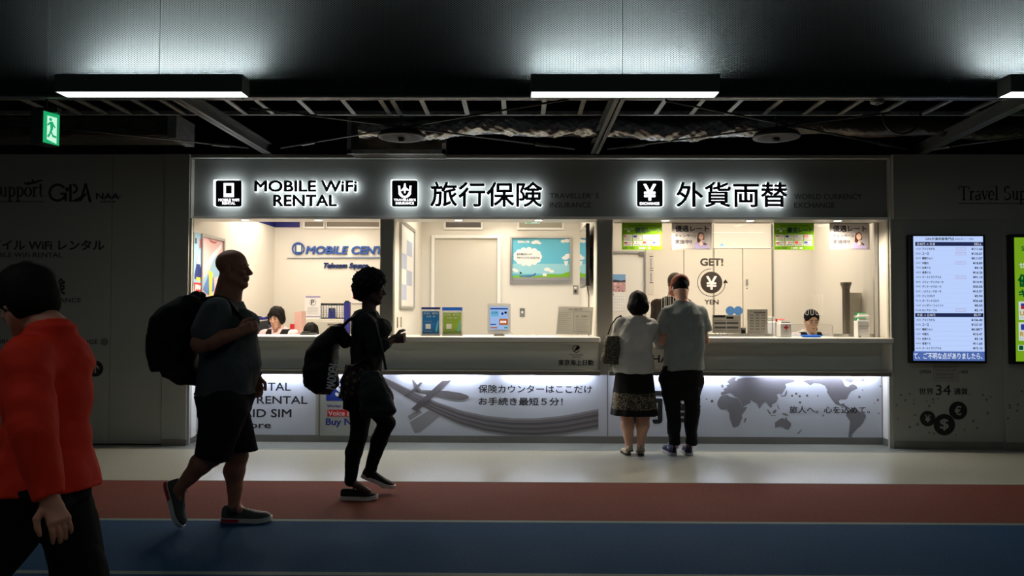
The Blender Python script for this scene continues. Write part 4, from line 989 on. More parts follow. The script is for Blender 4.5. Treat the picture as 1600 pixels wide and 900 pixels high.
# desk inside each bay (behind the counter top)
def desk(name, x0, x1, y0, y1, z, label):
    t = empty(name, ((x0 + x1) / 2, y0, 0), label, 'desk')
    one(lambda b: b.box(x0, x1, y0, y1, z - .03, z, M_worktop, .004), 'desk_top', t)
    for x in (x0 + .03, x1 - .03): one(lambda b: b.box(x - .015, x + .015, y0 + .02, y1 - .02, 0, z - .03, M_ledge2), 'leg', t)
desk('desk', X_(372, 9.5), X_(560, 9.5), 9.35, 9.85, .97, 'staff desk behind the rental counter under the monitor')
desk('desk', X_(1105, 9.6), X_(1240, 9.6), 9.5, 10.1, .99, 'staff desk behind the exchange counter with office machines')
# SIM advertisement panel on the front of the counter
def _sim():
    Y = YBX - .01; t = empty('sim_advertisement', at(545, 690, Y), 'SIM card advertisement panel on the counter front behind the woman, Buy Now in blue', 'advertisement')
    one(lambda b: b.rect(499.5, 590, 586, 681, Y, pm('advert_panel_white', S(176, 176, 170), .45), .008), 'board', t)
    one(lambda b: (b.rect(498.5, 590, 500, 682, Y - .008, M_ledge2, .004), b.rect(585, 590, 587, 682, Y - .008, M_ledge, .004), b.rect(498.5, 680.5, 587, 682, Y - .008, M_ledge2, .004)), 'frame', t)
    Yq = Y - .0085
    def d(b):
        b.shape(rrect(509.5, 596, 575, 626.5, 1.5), Yq, PBRT if False else pm('sim_blue', S(16, 50, 140), .5)); b.text('SIM', 525, 600, 560, 618.5, Yq - .0012, M_paper, 1.2)
        b.text('Wi-Ho!', 511, 632.5, 532, 636.5, Yq, PNAVY, .3); b.text('. Prepaid', 534, 632.5, 562, 636.8, Yq, PNAVY, .2)
        b.rect(511.5, 640, 577, 651, Yq, PRED); b.text('Voice & Data', 513, 642, 574, 649.5, Yq - .0012, PINK, .35)
        b.text('Buy Now', 509.5, 654, 571, 667.5, Yq, pm('sim_blue', S(16, 50, 140), .5), .5)
    one(d, 'print', t)
_sim()

# ================================================================== INSURANCE BAY
def _fp():
    Y = YB; t = empty('framed_poster', at(845, 443, Y), 'framed blue sky travel insurance poster with a speech cloud on the back wall', 'poster')
    def fr(b):
        for r in ((797, 370, 800, 443.5), (890, 370, 893, 443.5), (800, 370, 890, 372.5), (800, 438.5, 890, 443.5)): b.rect(*r, Y, M_alu, .03)
    one(fr, 'frame', t)
    def pr(b):
        Yp_ = Y - .006
        b.rect(800, 372.5, 890, 438.5, Y, PTEAL, .005)
        W2 = pm('print_cloud', S(238, 238, 234), .5); SK = pm('print_light_sky', S(150, 208, 220), .5)
        b.rect(800, 412, 890, 428, Yp_, SK, .0006); b.rect(800, 432, 890, 438.5, Yp_, PGRY, .001)
        for k in range(13): 
            a = 2 * math.pi * k / 13; b.disc(824.5 + 18 * math.cos(a), 401 + 10.5 * math.sin(a), 4.6, Yp_, W2, .0012 + k * 2e-5, 16)
        b.disc(824.5, 401, 19, Yp_, W2, .0016, 30, ry=11.5)
        for (x, y, r) in ((834, 379, 4), (838, 378, 5), (843, 380, 3), (806, 423, 4), (803, 421, 3), (886, 376, 5), (880, 377, 4), (888, 400, 6), (883, 403, 5), (855, 421, 5), (862, 424, 4)): b.disc(x, y, r, Yp_, W2, .0014 + x * 1e-6, 16, ry=r * .6)
        b.shape([(800, 432), (812, 429.5), (840, 431), (860, 428), (875, 429), (890, 424), (890, 433), (800, 434)], Yp_, PGRN, .0018)
        b.shape([(811, 431), (833, 429.5), (836, 426.5), (838, 427), (836, 431), (829, 433), (812, 432.6)], Yp_, PBL, .0024)
        b.rect(848, 427, 854, 431.5, Yp_, W2, .0024); b.rect(812, 425, 815, 428, Yp_, PDK, .0024); b.shape([(881, 408), (888, 408), (886, 415), (883, 415)], Yp_, W2, .0022)
        b.text('東京海上日動', 809, 376, 827, 379.5, Yp_ - .002, W2, .2)
        b.text('忘れ物はなーい?', 807.5, 395.5, 831, 399, Yp_ - .003, PDK, .1); b.text('今すぐココで入れるジョ!', 807.5, 401, 843, 404.5, Yp_ - .003, PDK, .1)
    one(pr, 'print', t)
_fp()
def plate(name, px0, py0, px1, py1, Y, label, holes):
    t = empty(name, at(px0, py1, Y), label, 'wall plate'); one(lambda b: b.rect(px0, py0, px1, py1, Y, M_chrome, .008), 'cover_plate', t)
    one(lambda b: [b.rect(*h, Y - .0085, m, .003) for h, m in holes], 'socket', t)
plate('light_switch', 812, 481.5, 820, 495, YB, 'steel light switch plate on the wall between the tablet and the notice', [((814.5, 486, 817.5, 489.5), M_paper)])
plate('wall_outlet', 895.5, 446, 903.3, 460, YB, 'steel socket plate below the right corner of the framed poster', [((897, 448, 901, 451), M_paper), ((897.5, 453, 901, 457.5), M_blackmetal)])
def _tv():
    xw = XP2a + (XP2b - XP2a) / 2 - .0; X1 = XP2a - .0
    ya_, yb_ = 8.72, 9.62
    t = empty('wall_television', (X1, ya_, 1.5), 'black flat television hung on the side wall of the insurance bay', 'television')
    za = CH + .93; zb = CH + .215
    def q(y, z, dx): return (X1 - dx, y, z)
    z1, z0 = Z_(349, 8.75), Z_(449, 9.3)
    one(lambda b: b.box(X1 - .085, X1 - .045, ya_, yb_, z0, z1, pm('tv_black', S(8, 8, 10), .3), .004), 'cabinet', t)
    one(lambda b: b.box(X1 - .0865, X1 - .085, ya_ + .015, yb_ - .015, z0 + .015, z1 - .015, pm('tv_glass', S(4, 4, 6), .04, coat=1.0)), 'display', t)
    one(lambda b: b.box(X1 - .045, X1, ya_ + .3, yb_ - .3, z0 + .2, z1 - .25, M_blackmetal), 'wall_mount', t)
    one(lambda b: b.tube([(X1 - .05, ya_ + .25, z0), (X1 - .03, ya_ + .28, z0 - .1), (X1 - .03, ya_ + .3, 1.0)], .006, M_blackmetal, 6), 'power_cord', t)
_tv()
def _fb():
    X1 = XP1b + .001; p = atX(624, 400, X1); q = atX(646, 400, X1)
    y0, y1 = p.y, q.y; z1 = CH + (486 - 353) * ((y0 + y1) / 2) / F + .02; z0 = 1.43
    t = empty('framed_board', (X1, y0, z0), 'framed white notice board with pale blue squares on the side wall of the insurance bay', 'notice board')
    one(lambda b: (b.box(X1, X1 + .025, y0, y0 + .03, z0, z1, M_alu), b.box(X1, X1 + .025, y1 - .03, y1, z0, z1, M_alu), b.box(X1, X1 + .025, y0 + .03, y1 - .03, z1 - .03, z1, M_alu), b.box(X1, X1 + .025, y0 + .03, y1 - .03, z0, z0 + .03, M_alu)), 'frame', t)
    def pr(b):
        b.box(X1, X1 + .008, y0 + .03, y1 - .03, z0 + .03, z1 - .03, M_paper)
        w_ = (y1 - y0 - .06); hh = z1 - z0 - .06; PB = pm('print_pale_blue', S(176, 186, 212), .5)
        for r in range(4):
            for c in range(2):
                if (r + c) % 2 == 0: b.box(X1 + .008, X1 + .009, y0 + .05 + c * w_ * .42, y0 + .05 + (c + 1) * w_ * .42, z0 + .1 + r * hh * .19, z0 + .1 + (r + 1) * hh * .19, PB)
    one(pr, 'print', t)
    tt = empty('door_handle_set', (X1, 9.1, 1.0), 'pair of flush steel pull handles on the insurance bay side wall', 'handle')
    for yy in (atX(620.5, 500, X1).y, atX(626, 500, X1).y): one(lambda b: b.box(X1, X1 + .012, yy - .015, yy + .015, 1.22, 1.34, M_chrome, .004), 'pull', tt)
_fb()
def leaflet(px0, px1, top, scr, bg2, head, label):
    Y = 8.62; t = empty('leaflet_stand', at((px0 + px1) / 2, 526, Y), label, 'leaflet stand', 'leaflet stands on the insurance counter')
    z0 = ZW + .001; p, q = at(px0, top, Y), at(px1, top, Y)
    one(lambda b: (b.box(p.x, q.x, Y, Y + .003, z0, p.z, M_acry), b.box(p.x, q.x, Y - .03, Y + .05, z0, z0 + .004, M_acry), b.box(p.x, q.x, Y - .03, Y - .027, z0, z0 + .05, M_acry)), 'holder', t)
    def d(b):
        b.rect(px0 + 1.5, top + .5, px1 - 1, top + 4 + head, Y - .004, PBRT if head > 1 else PNAVY, .002); b.rect(px0 + 1.5, top + 5 + head, px1 - 1, 524.5, Y - .004, M_sheet, .002)
        b.rect(px0 + 3.2, top + 7 + head, px1 - 3, 521.5, Y - .0065, bg2)
        marks(b, px0 + 5, top + 9 + head, px1 - 5, top + 11.5 + head, Y - .008, M_paper); marks(b, px0 + 9, top + 14 + head, px1 - 9, top + 16 + head, Y - .008, M_paper)
        b.rect(px0 + 8, 506, px0 + 16, 514, Y - .008, M_paper, .001); b.rect(px0 + 5, 502, px0 + 18, 502.3, Y - .008, M_paper); b.rect(px0 + 5, 517.5, px0 + 18, 517.8, Y - .008, M_paper)
        b.shape([(px1 - 9, 518), (px1 - 5, 500), (px1 - 4, 501), (px1 - 6, 519)], Y - .008, PTEAL)
    one(d, 'leaflet', t)
leaflet(657, 689, 479.5, 0, pm('leaf_blue', S(16, 92, 150), .4), 0, 'acrylic stand with a blue travel insurance leaflet on the counter')
leaflet(689.5, 723.5, 479.5, 0, pm('leaf_green', S(130, 158, 50), .4), 2, 'acrylic stand with a green leaflet under a blue header on the counter')
def _tab():
    Y = 8.60; t = empty('tablet', at(780, 526, Y), 'white tablet on a small steel stand showing a blue page on the counter', 'tablet')
    one(lambda b: b.prism([at(x, y, Y) for x, y in rrect(761.5, 474, 798, 522, 3)], (0, -.012, 0), M_paper), 'casing', t)
    M_ts = em('tablet_screen', (.42, .62, 1.0, 1), .75)
    one(lambda b: b.rect(765.5, 479, 794, 515, Y - .013, M_ts), 'display', t)
    def d(b):
        E1 = em('tablet_navy', (.02, .06, .4, 1), .5); E2 = em('tablet_orange', (.7, .2, .05, 1), .6); E3 = em('tablet_cyan', (.2, .6, .9, 1), .7)
        b.rect(766, 481.5, 793.5, 483.5, Y - .0145, E1); b.rect(767, 485.5, 779, 494.5, Y - .0145, E3); b.rect(780, 498, 793.5, 508, Y - .0145, E2); marks(b, 782, 501.5, 792, 504.5, Y - .016, M_signwhite)
        b.rect(766, 506, 775, 507.8, Y - .0145, E1); b.rect(766.5, 511, 777, 513, Y - .0145, E2); b.rect(788, 511, 793, 513, Y - .0145, em('tablet_green', (.05, .5, .3, 1), .5)); marks(b, 768.5, 487.5, 778, 490, Y - .016, E1)
        b.disc(785, 490, 2, Y - .0145, E1); b.disc(790, 488.5, 2, Y - .0145, M_blackmetal)
    one(d, 'page', t)
    p = at(780, 523, Y); one(lambda b: (b.box(p.x - .06, p.x + .06, Y - .05, Y + .09, ZW + .001, ZW + .012, M_chrome, .003), b.box(p.x - .05, p.x + .05, Y, Y + .015, ZW + .012, ZW + .06, M_chrome)), 'stand', t)
    one(lambda b: b.tube([at(795, 517, Y) + Vector((0, .02, 0)), at(801, 521, Y + .05), at(812, 525, Y + .1), at(835, 523, Y + .15), at(848, 526.5, Y + .1)], .004, M_paper, 6), 'charging_cable', t, smooth=True)
_tab()
def _ntc():
    Y = 8.62; t = empty('notice_stand', at(899, 527, Y), 'clear acrylic stand with a printed white notice at the right end of the insurance counter', 'notice')
    a, b_, c, d_ = at(870.5, 477, Y), at(932, 479, Y), at(930, 525, Y), at(867, 523, Y)
    z0 = ZW + .001
    one(lambda b: (b.prism([(a.x, Y, a.z), (b_.x, Y, b_.z), (c.x, Y, z0), (d_.x, Y, z0)], (0, .003, 0), M_acry), b.box(d_.x, c.x, Y - .03, Y + .06, z0, z0 + .004, M_acry)), 'holder', t)
    def pr(b):
        Yn = Y - .002; b.shape([(873, 479), (927, 480), (924.5, 523), (868.5, 522)], Yn, papert('notice_paper', S(238, 236, 228), .5), .001)
        marks(b, 889, 482.5, 912, 484, Yn - .0015, PDK); b.text('12：20時～', 900, 492.5, 921, 496, Yn - .0015, PDK)
        for k in range(10): b.rect(872, 488 + k * 3.1, 893 - (k % 3) * 3, 488.3 + k * 3.1, Yn - .0015, PGRY); 
        for k in range(8): b.rect(899, 499 + k * 2.6, 920 - (k % 4) * 2, 499.3 + k * 2.6, Yn - .0015, PGRY)
        for r in ((897, 486, 923, 486.4), (896, 486, 896.4, 518), (895, 518, 922, 518.4), (923, 486, 923.4, 518)): b.rect(*r, Yn - .0015, PGRY)
    one(pr, 'notice_sheet', t)
_ntc()
def _ex2():
    Y = 10.2; t = empty('exit_sign', at(832, 350, Y), 'small green and white exit sign hanging inside the insurance bay', 'exit sign')
    one(lambda b: b.rect(821, 335, 843, 349.5, Y + .03, M_worktop, .03), 'housing', t)
    one(lambda b: (b.rect(822, 336, 842, 348.8, Y - .001, em('exit_green2', (.03, .70, .28, 1), .7)), b.shape([(827, 336), (836, 336), (839, 348.3), (830, 348.3)], Y - .0025, em('exit_white2', (.8, 1, .9, 1), 1.0))), 'lit_face', t)
    one(lambda b: b.box(X_(831, Y), X_(833, Y), Y + .01, Y + .02, at(832, 335, Y).z, ZC, M_worktop), 'hanger', t)
_ex2()

# ================================================================== EXCHANGE BAY
YG = 8.66
def glass():
    xs = [X_(957, YG), X_(1115, YG), X_(1207, YG), X_(1366, YG)]; zt_ = ZS + .03
    names = ['glass screen panel between the grey pillar and the GET! lettering', 'narrow glass screen panel with the two blue round stickers', 'glass screen panel before the seated clerk with ponytail']
    for i in range(3):
        t = empty('glass_screen', (xs[i], YG, ZW), names[i], 'glass screen')
        one(lambda b: b.box(xs[i] + .002, xs[i + 1] - .002, YG, YG + .008, ZW + .001, zt_, M_glass), 'pane', t)
        one(lambda b: b.box(xs[i] + .02, xs[i + 1] - .02, YG - .006, YG + .014, Z_(348.3, YG), Z_(346.3, YG), M_ledge2), 'top_clip', t)
        one(lambda b: b.box(xs[i + 1] - .004, xs[i + 1] + .0005, YG - .001, YG + .009, ZW + .001, zt_, M_ledge2), 'edge_strip', t)
        if i != 1:
            def sl(b):
                cs = (1036, 1043, 1050) if i == 0 else (1253, 1261, 1269, 1277, 1283.5)
                for cx in cs:
                    P = [at(x, y, YG - .002) for x, y in rrect(cx - 2.2, 460, cx + 2.2, 492, 2.1)]
                    b.tube(P + [P[0]], .0016, M_slot, 5, False)
            one(sl, 'speaking_slots', t)
    for a, b_, nm in ((1100, 1207, 'steel document rail standing on the exchange counter below the rate sheets'), (1301, 1365, 'steel document rail on the exchange counter under the fluted post')):
        one(lambda b: b.rect(a, 522.5, b_, 528, YG - .01, M_chrome, .004) if False else b.box(X_(a, YG), X_(b_, YG), YG - .025, YG - .012, ZW + .001, ZW + .034, M_chrome, .002), 'document_rail', label=nm, cat='rail')
M_slot = pm('slot_rim_white', S(225, 222, 212), .3)
glass()
def gposter(px0, px1, py0, py1, label, draw, Y=YG - .004):
    t = empty('glass_poster', at((px0 + px1) / 2, py1, Y), label, 'poster', None)
    b = MB(); draw(b, Y, px0, py0); b.build('print', t)
def g_green(b, Y, x, y):
    GB = papert('poster_green', S(122, 168, 36), .4); b.rect(x, y, x + 63, y + 43, Y, GB, .001)
    q = Y - .0015
    b.text('WORLD CURRENCY EXCHANGE', x + 10, y + 4, x + 54, y + 5.8, q, PDG, .08); b.text('優遇レート', x + 21, y + 7.8, x + 60.5, y + 16.2, q, PDG, .5); marks(b, x + 3, y + 9, x + 19, y + 11, q, M_paper); b.disc(x + 11, y + 13.5, 2, q, M_paper)
    fl = [[(PRED, 1), (PBL, 0)], [(PNAVY, 0)], [(PLAV, 0)], [(PRED, 0)], [(PRED, 2)], [(PRED, 3)], [(PRED, 0)], [(PNAVY, 0)]]
    for k in range(8):
        cx = x + 2.8 + (k % 4) * 14.7; cy = y + 19 + (k // 4) * 9.4
        b.rect(cx, cy, cx + 13.7, cy + 8.4, q, M_sheet, .0008)
        f = fl[k]; r = q - .0012
        b.rect(cx + .8, cy + 1.2, cx + 6, cy + 4.6, r, f[0][0], .0006)
        if k == 0:
            for j in range(3): b.rect(cx + .8, cy + 1.7 + j, cx + 6, cy + 2.1 + j, r - .0006, M_paper, .0005)
            b.rect(cx + .8, cy + 1.2, cx + 3, cy + 3, r - .0012, PNAVY, .0005)
        if k in (3,): b.rect(cx + 3, cy + 1.8, cx + 3.7, cy + 4, r - .0007, M_paper, .0005); b.rect(cx + 2.2, cy + 2.6, cx + 4.5, cy + 3.2, r - .0007, M_paper, .0005)
        if k == 4: b.rect(cx + .8, cy + 1.2, cx + 6, cy + 2.3, r - .0007, M_paper, .0005); b.rect(cx + .8, cy + 2.3, cx + 6, cy + 3.4, r - .0007, PNAVY, .0005)
        if k == 5: b.rect(cx + 2.1, cy + 1.2, cx + 4.7, cy + 4.6, r - .0007, M_paper, .0005)
        marks(b, cx + 7, cy + 2, cx + 12.5, cy + 4, r, PGRY); b.rect(cx + 2, cy + 6.2, cx + 11.5, cy + 6.8, r, PDK, .0004)
    marks(b, x + 2, y + 39, x + 20, y + 41, q, PDG); marks(b, x + 27, y + 38.7, x + 46, y + 41.3, q, M_paper)
def g_white(b, Y, x, y):
    b.rect(x, y, x + 63, y + 43, Y, papert('poster_grey_rim', S(190, 186, 182), .55), .001); q = Y - .0012; b.rect(x + 3, y + 2.5, x + 60, y + 41, q, papert('poster_white', S(240, 236, 234), .7), .0008); q -= .0012
    b.text('優遇レート', x + 5.5, y + 5, x + 57.5, y + 14.5, q, PDK, .35); b.text('キャンペーン', x + 5.5, y + 18.5, x + 39, y + 23.5, q, PDK, .2); b.text('実施中!!', x + 5.5, y + 27, x + 31.5, y + 33.5, q, PDK, .25)
    HR = pm('print_hair', S(70, 40, 32), .5); SKN = pm('print_skin', S(226, 180, 160), .5)
    b.shape([(x + 35, y + 41), (x + 36, y + 33), (x + 41, y + 29), (x + 50, y + 29), (x + 56, y + 33), (x + 59, y + 41)], q, PLAV)
    b.shape([(x + 39.5, y + 30), (x + 40, y + 22), (x + 41.5, y + 17), (x + 45.5, y + 15), (x + 49.5, y + 17), (x + 51, y + 22), (x + 50.8, y + 27), (x + 49, y + 27), (x + 42, y + 32)], q - .0011, HR)
    b.disc(x + 46, y + 22, 3.9, q - .0022, SKN, ry=5); b.shape([(x + 43, y + 34), (x + 46, y + 27), (x + 49, y + 34), (x + 46, y + 37)], q - .0022, SKN); b.shape([(x + 50, y + 31), (x + 55, y + 34), (x + 53, y + 36), (x + 49.5, y + 34)], q - .0022, HR)
    b.disc(x + 53, y + 29, 3.5, q - .0004, PGRY, ry=6)
gposter(971.5, 1034, 347.5, 390.5, 'green currency rate poster with small flags on the glass, nearer the grey pillar', g_green)
gposter(1049.5, 1113, 347.5, 390.5, 'white campaign poster with a long-haired woman on the glass above the GET! lettering', g_white)
gposter(1209, 1272, 347.5, 390.5, 'green currency rate poster with small flags on the glass above the seated clerk', g_green)
gposter(1296, 1359, 347.5, 390.5, 'white campaign poster with a long-haired woman on the glass above the fluted post', g_white)
def _get():
    Y = YG - .002; t = empty('glass_lettering', at(1111, 478, Y), 'GET! YEN lettering with a yen coin and circling arrow on the glass', 'lettering'); D = pm('sticker_brown', S(52, 44, 38), .5)
    def d(b):
        b.text('GET!', 1094.5, 404, 1129.5, 415, Y, D, .7); b.text('YEN', 1101, 468.5, 1122.5, 475.5, Y, D, .35)
        b.disc(1111.5, 441.5, 17, Y, D); b.text('¥', 1104, 432, 1119.5, 452, Y - .0015, M_paper, .7)
        b.disc(1111.5, 441.5, 22, Y, D, r0=21, a0=90, a1=362, n=60); b.shape([(1131, 443), (1133.5, 437), (1137, 442), (1135.5, 442.5), (1133.6, 439.6), (1132.2, 443.5)], Y, D)
        b.shape([(1129.5, 442), (1133.5, 436.5), (1137.5, 442)], Y, D)
    one(d, 'vinyl', t)
    one(lambda b: b.disc(1141, 485.5, 7, Y, pm('sticker_blue', S(76, 126, 184), .5)), 'round_sticker', label='round blue sticker on the glass, the one nearer the YEN lettering', cat='sticker', group='round blue stickers on the glass'); one(lambda b: b.disc(1153.5, 485.5, 7, Y - .0015, M_['sticker_blue']), 'round_sticker', label='round blue sticker on the glass, overlapping the other on its right', cat='sticker', group='round blue stickers on the glass')
    one(lambda b: (b.disc(1127.8, 420 - 0, 0.1, Y, D) if False else b.shape([(1125, 385.5), (1127, 381), (1130, 381), (1132, 385.5), (1130, 385.5), (1129, 383.5), (1128, 383.5), (1127, 385.5)], Y, M_['sticker_blue'])), 'small_sticker', label='tiny pale blue figure sticker high on the glass', cat='sticker')
_get()
def cab3():
    Y = YB3; t = empty('wall_cabinet', (X_(1068, Y), Y, 0), 'tall cream cabinet doors along the back wall of the exchange bay', 'cabinet')
    e = [1008, 1068, 1115.5, 1160, 1207]; zt_ = Z_(388, Y)
    D = pm('cabinet_cream', S(220, 212, 196), .45)
    for i in range(4):
        x0, x1 = X_(e[i], Y) + .004, X_(e[i + 1], Y) - .004
        d = one(lambda b: b.box(x0, x1, Y - .03, Y - .001, .05, zt_ if i > 1 else ZC - .05, D, .004), 'door', t)
        if i == 3: one(lambda b: (b.rect(1165.5, 436.5, 1168.5, 446, Y - .031, M_alu, .006), b.disc(1167, 450.5, .9, Y - .031, M_blackmetal, .004)), 'handle', d)
    one(lambda b: b.box(X_(1207, Y) - .004, X_(1207, Y) + .006, Y - .032, Y, .05, Z_(350, Y), M_ledge2), 'edge_seal', t)
    one(lambda b: b.box(X_(1115, Y), X_(1207, Y), Y - .035, Y, zt_ + .003, zt_ + .012, M_worktop), 'top_rail', t)
    tt = empty('label_strip', at(1018, 460, Y - .035), 'narrow vertical strip of small labels on the cabinet beside the steel door frame', 'label strip')
    def ls(b):
        b.rect(1012.5, 395, 1021.5, 460, Y - .032, pm('strip_paper', S(208, 200, 184), .5), .003)
        for k, y in enumerate((400, 418.5, 422, 441)): b.rect(1015, y, 1020.5, y + 1.2, Y - .036, PDK)
        b.rect(1016, 403, 1018, 417, Y - .036, PGRY); b.rect(1016, 426, 1018.5, 440, Y - .036, PGRY)
    one(ls, 'strip', tt)
    tc = empty('wall_calendar', at(967, 486, Y - .03), 'wall calendar with a cherry blossom city photo by the grey pillar', 'calendar')
    def cal(b):
        q = Y - .022; b.rect(953, 428, 978, 486, q, M_paper, .003); r = q - .004
        b.rect(955, 428.5, 977.5, 439, r, pm('cal_sky', S(120, 160, 200), .5)); b.rect(955, 439, 977.5, 456, r, pm('cal_pink', S(196, 150, 150), .5)); b.shape([(955, 438), (962, 437), (970, 438.5), (977.5, 437.5), (977.5, 441), (955, 441.5)], r - .001, PDK)
        rr = random.Random(3)
        for k in range(26): x = rr.uniform(956, 976); y = rr.uniform(442, 455); b.disc(x, y, rr.uniform(.5, 1.4), r - .0012 - k * 1e-5, rr.choice((PMID, PDK, PINK, PINK)), .0008, 8)
        for i in range(5):
            for j in range(6): b.rect(957 + j * 3.4, 463 + i * 4.4, 958 + j * 3.4, 464 + i * 4.4, r, PGRY)
        b.rect(958, 459, 959, 461.5, r, PDK)
    one(cal, 'calendar_sheet', tc)
cab3()
def items3():
    Y = 8.55; z0 = ZW + .001
    def base(px): return at(px, 530, Y)
    # rate sheets in stands behind the glass
    def sheet(px0, px1, py0, label, kind):
        YY = YG + .06; t = empty('rate_sheet', at((px0 + px1) / 2, 522, YY), label, 'sheet')
        p, q = at(px0, py0, YY), at(px1, 522, YY)
        one(lambda b: (b.box(p.x, q.x, YY, YY + .004, z0, p.z, M_acry), b.box(p.x, q.x, YY, YY + .08, z0, z0 + .004, M_acry)), 'holder', t)
        def d(b):
            b.rect(px0 + .5, py0 + .5, px1 - .5, 521.5, YY - .002, M_sheet, .001); q2 = YY - .0035
            if kind == 0:
                b.rect(1115, 492.5, 1133, 496, q2, PDK); b.rect(1135, 494.5, 1146, 498, q2, PDK)
                for r in range(4):
                    for c in range(2): b.rect(1116 + c * 19.5, 500.5 + r * 5.2 , 1134 + c * 19.5, 501 + r * 5.2, q2, PGRY); 
                for r in range(2):
                    for c in range(2): b.rect(1116 + c * 19.5, 503 + r * 7, 1134 + c * 19.5, 506.5 + r * 7, q2, PGRY)
            else:
                marks(b, px0 + 4, py0 + 3, px1 - 4, py0 + 4.4, q2, PGRY); b.rect(px0 + 11, py0 + 5.2, px1 - 4, py0 + 7, q2, PGRY)
                for r in range(6):
                    for c in range(3): marks(b, px0 + 5 + c * 9, py0 + 9 + r * 4.3, px0 + 10 + c * 9, py0 + 11 + r * 4.3, q2, PDK)
        one(d, 'printed_sheet', t)
    sheet(1112.5, 1158, 491.5, 'acrylic-framed rate sheet with grey table rows under the blue stickers', 0)
    sheet(1167, 1200, 482.5, 'tall white rate sheet in acrylic behind the glass, beside the red cross boxes', 1)
    def _w(b): YY = 9.6; b.rect(1198, 494, 1221, 520, YY, M_paper, .12); b.rect(1200, 510, 1206, 512, YY - .121, PDK)
    tp = empty('office_machine', at(1210, 521, 9.7), 'white office machine behind the glass by the red cross boxes', 'machine')
    one(lambda b: b.box(X_(1196, 9.7), X_(1224, 9.7), 9.7, 9.95, .991, Z_(501, 9.7), M_paper, .01), 'body', tp)
    one(lambda b: b.box(X_(1198, 9.7), X_(1212, 9.7), 9.75, 9.9, Z_(501, 9.7) + .001, Z_(493.5, 9.7), M_ledge, .01), 'lid', tp)
    tm = empty('card_terminal', at(1162, 521, 9.0), 'small dark card terminal standing between the two rate sheets', 'terminal')
    YT = YG + .09; p, q = at(1158.5, 512, YT), at(1165.5, 522, YT)
    one(lambda b: b.box(p.x, q.x, YT, YT + .03, z0, p.z, pm('terminal_brown', S(52, 44, 40), .4), .004), 'body', tm); one(lambda b: b.box(p.x + .005, q.x - .005, YT - .002, YT, p.z - .02, p.z - .006, M_paper), 'display', tm)
    # donation boxes
    def donation(px0, px1, py0, yy, lid, label, cross, grp):
        t = empty('donation_box', at((px0 + px1) / 2, 529, yy), label, 'donation box', grp); p, q = at(px0, py0, yy), at(px1, py0, yy); zl = p.z; L = M_paper
        one(lambda b: (b.box(p.x, q.x, yy, yy + .10, z0, zl - .02, L, .004), b.prism([(p.x + .008, yy + .01, zl - .02), (q.x - .008, yy + .01, zl - .02), (q.x - .016, yy + .01, zl), (p.x + .016, yy + .01, zl)], (0, .08, 0), L)), 'box_body', t)
        if lid: one(lambda b: b.prism([(p.x + .0, yy + .03, zl - .018), (q.x, yy + .03, zl - .018), (q.x - .014, yy + .05, zl + .012), (p.x + .008, yy + .05, zl + .012)], (0, .06, 0), lid), 'lid', t)
        one(cross, 'print', t); return t
    def rc(cx, cy, yy, s=3.7):
        def f(b): b.rect(cx - s, cy - 1.1, cx + s, cy + 1.1, yy - .001, PRED); b.rect(cx - 1.1, cy - s, cx + 1.1, cy + s, yy - .0015, PRED); b.rect(cx - 3, cy + 5.5, cx + 3, cy + 6.2, yy - .001, PGRY); b.rect(cx - 3.5, cy + 9.5, cx + 3.5, cy + 10, yy - .001, PGRY)
        return f
    donation(1215.5, 1230, 500, 8.60, PRED, 'red-topped white box with a red cross, half hidden behind another', rc(1219, 513.5, 8.60), None)
    donation(1219.5, 1237, 502.5, 8.44, None, 'white box with a red cross standing in front on the exchange counter', rc(1228.5, 512, 8.44), None)
    def gp(cx, cy, yy):
        def f(b): b.rect(cx - 8, cy - 16, cx + 8, cy - 15, yy - .001, PGRY); b.shape([(cx - 7, cy), (cx - 5.5, cy - 1), (cx - 4.5, cy + 1), (cx - 2, cy - 1.6), (cx - 4.5, cy + 2.6)], yy - .001, PDK); b.rect(cx - 7, cy + 3, cx + 7, cy + 3.4, yy - .001, PGRY); b.rect(cx - 6, cy - 12, cx + 6, cy - 11.7, yy - .001, PGRY)
        return f
    donation(1340.5, 1358.5, 490, 8.60, pm('lid_green', S(22, 120, 60), .4), 'taller green-topped white box behind another at the right of the counter', gp(1350, 524, 8.60), None)
    donation(1340, 1357.5, 498, 8.46, M_['lid_green'], 'shorter green-topped white box in front at the right of the counter', gp(1348.5, 525, 8.46), None)
    t = empty('coin_tray', at(1267, 529, 8.5), 'bright blue plastic money tray on the exchange counter', 'tray')
    c = at(1267.5, 526, 8.5)
    def tray(b):
        for k, (sx, z1) in enumerate(((.085, 0), (.105, .02), (.098, .02), (.08, .004))):
            pass
        pr = [(.80, 0), (1.0, .022), (.94, .022), (.76, .005)]; n = 40; vs = []
        for s_, z in pr:
            for j in range(n):
                a = 2 * math.pi * j / n; ex = .45
                vs.append((c.x + .105 * s_ * math.copysign(abs(math.cos(a)) ** ex, math.cos(a)), 8.5 + .07 * s_ * math.copysign(abs(math.sin(a)) ** ex, math.sin(a)), z0 + z))
        fs = [(i * n + j, i * n + (j + 1) % n, (i + 1) * n + (j + 1) % n, (i + 1) * n + j) for i in range(3) for j in range(n)] + [tuple(range(n))[::-1], tuple(range(3 * n, 4 * n))]
        b.add(vs, fs, pm('tray_blue', S(40, 110, 224), .3))
    one(tray, 'dish', t, smooth=True); one(lambda b: b.box(c.x - .06, c.x + .06, 8.47, 8.53, z0 + .0055, z0 + .008, pm('tray_mat', S(60, 130, 230), .7)), 'rubber_mat', t)
    # fluted post
    YY = 9.0; t = empty('fluted_post', at(1321, 522, YY), 'grey fluted metal post with a flared cap behind the glass at the right', 'post'); c = at(1322.5, 530, YY); zt_ = Z_(449, YY)
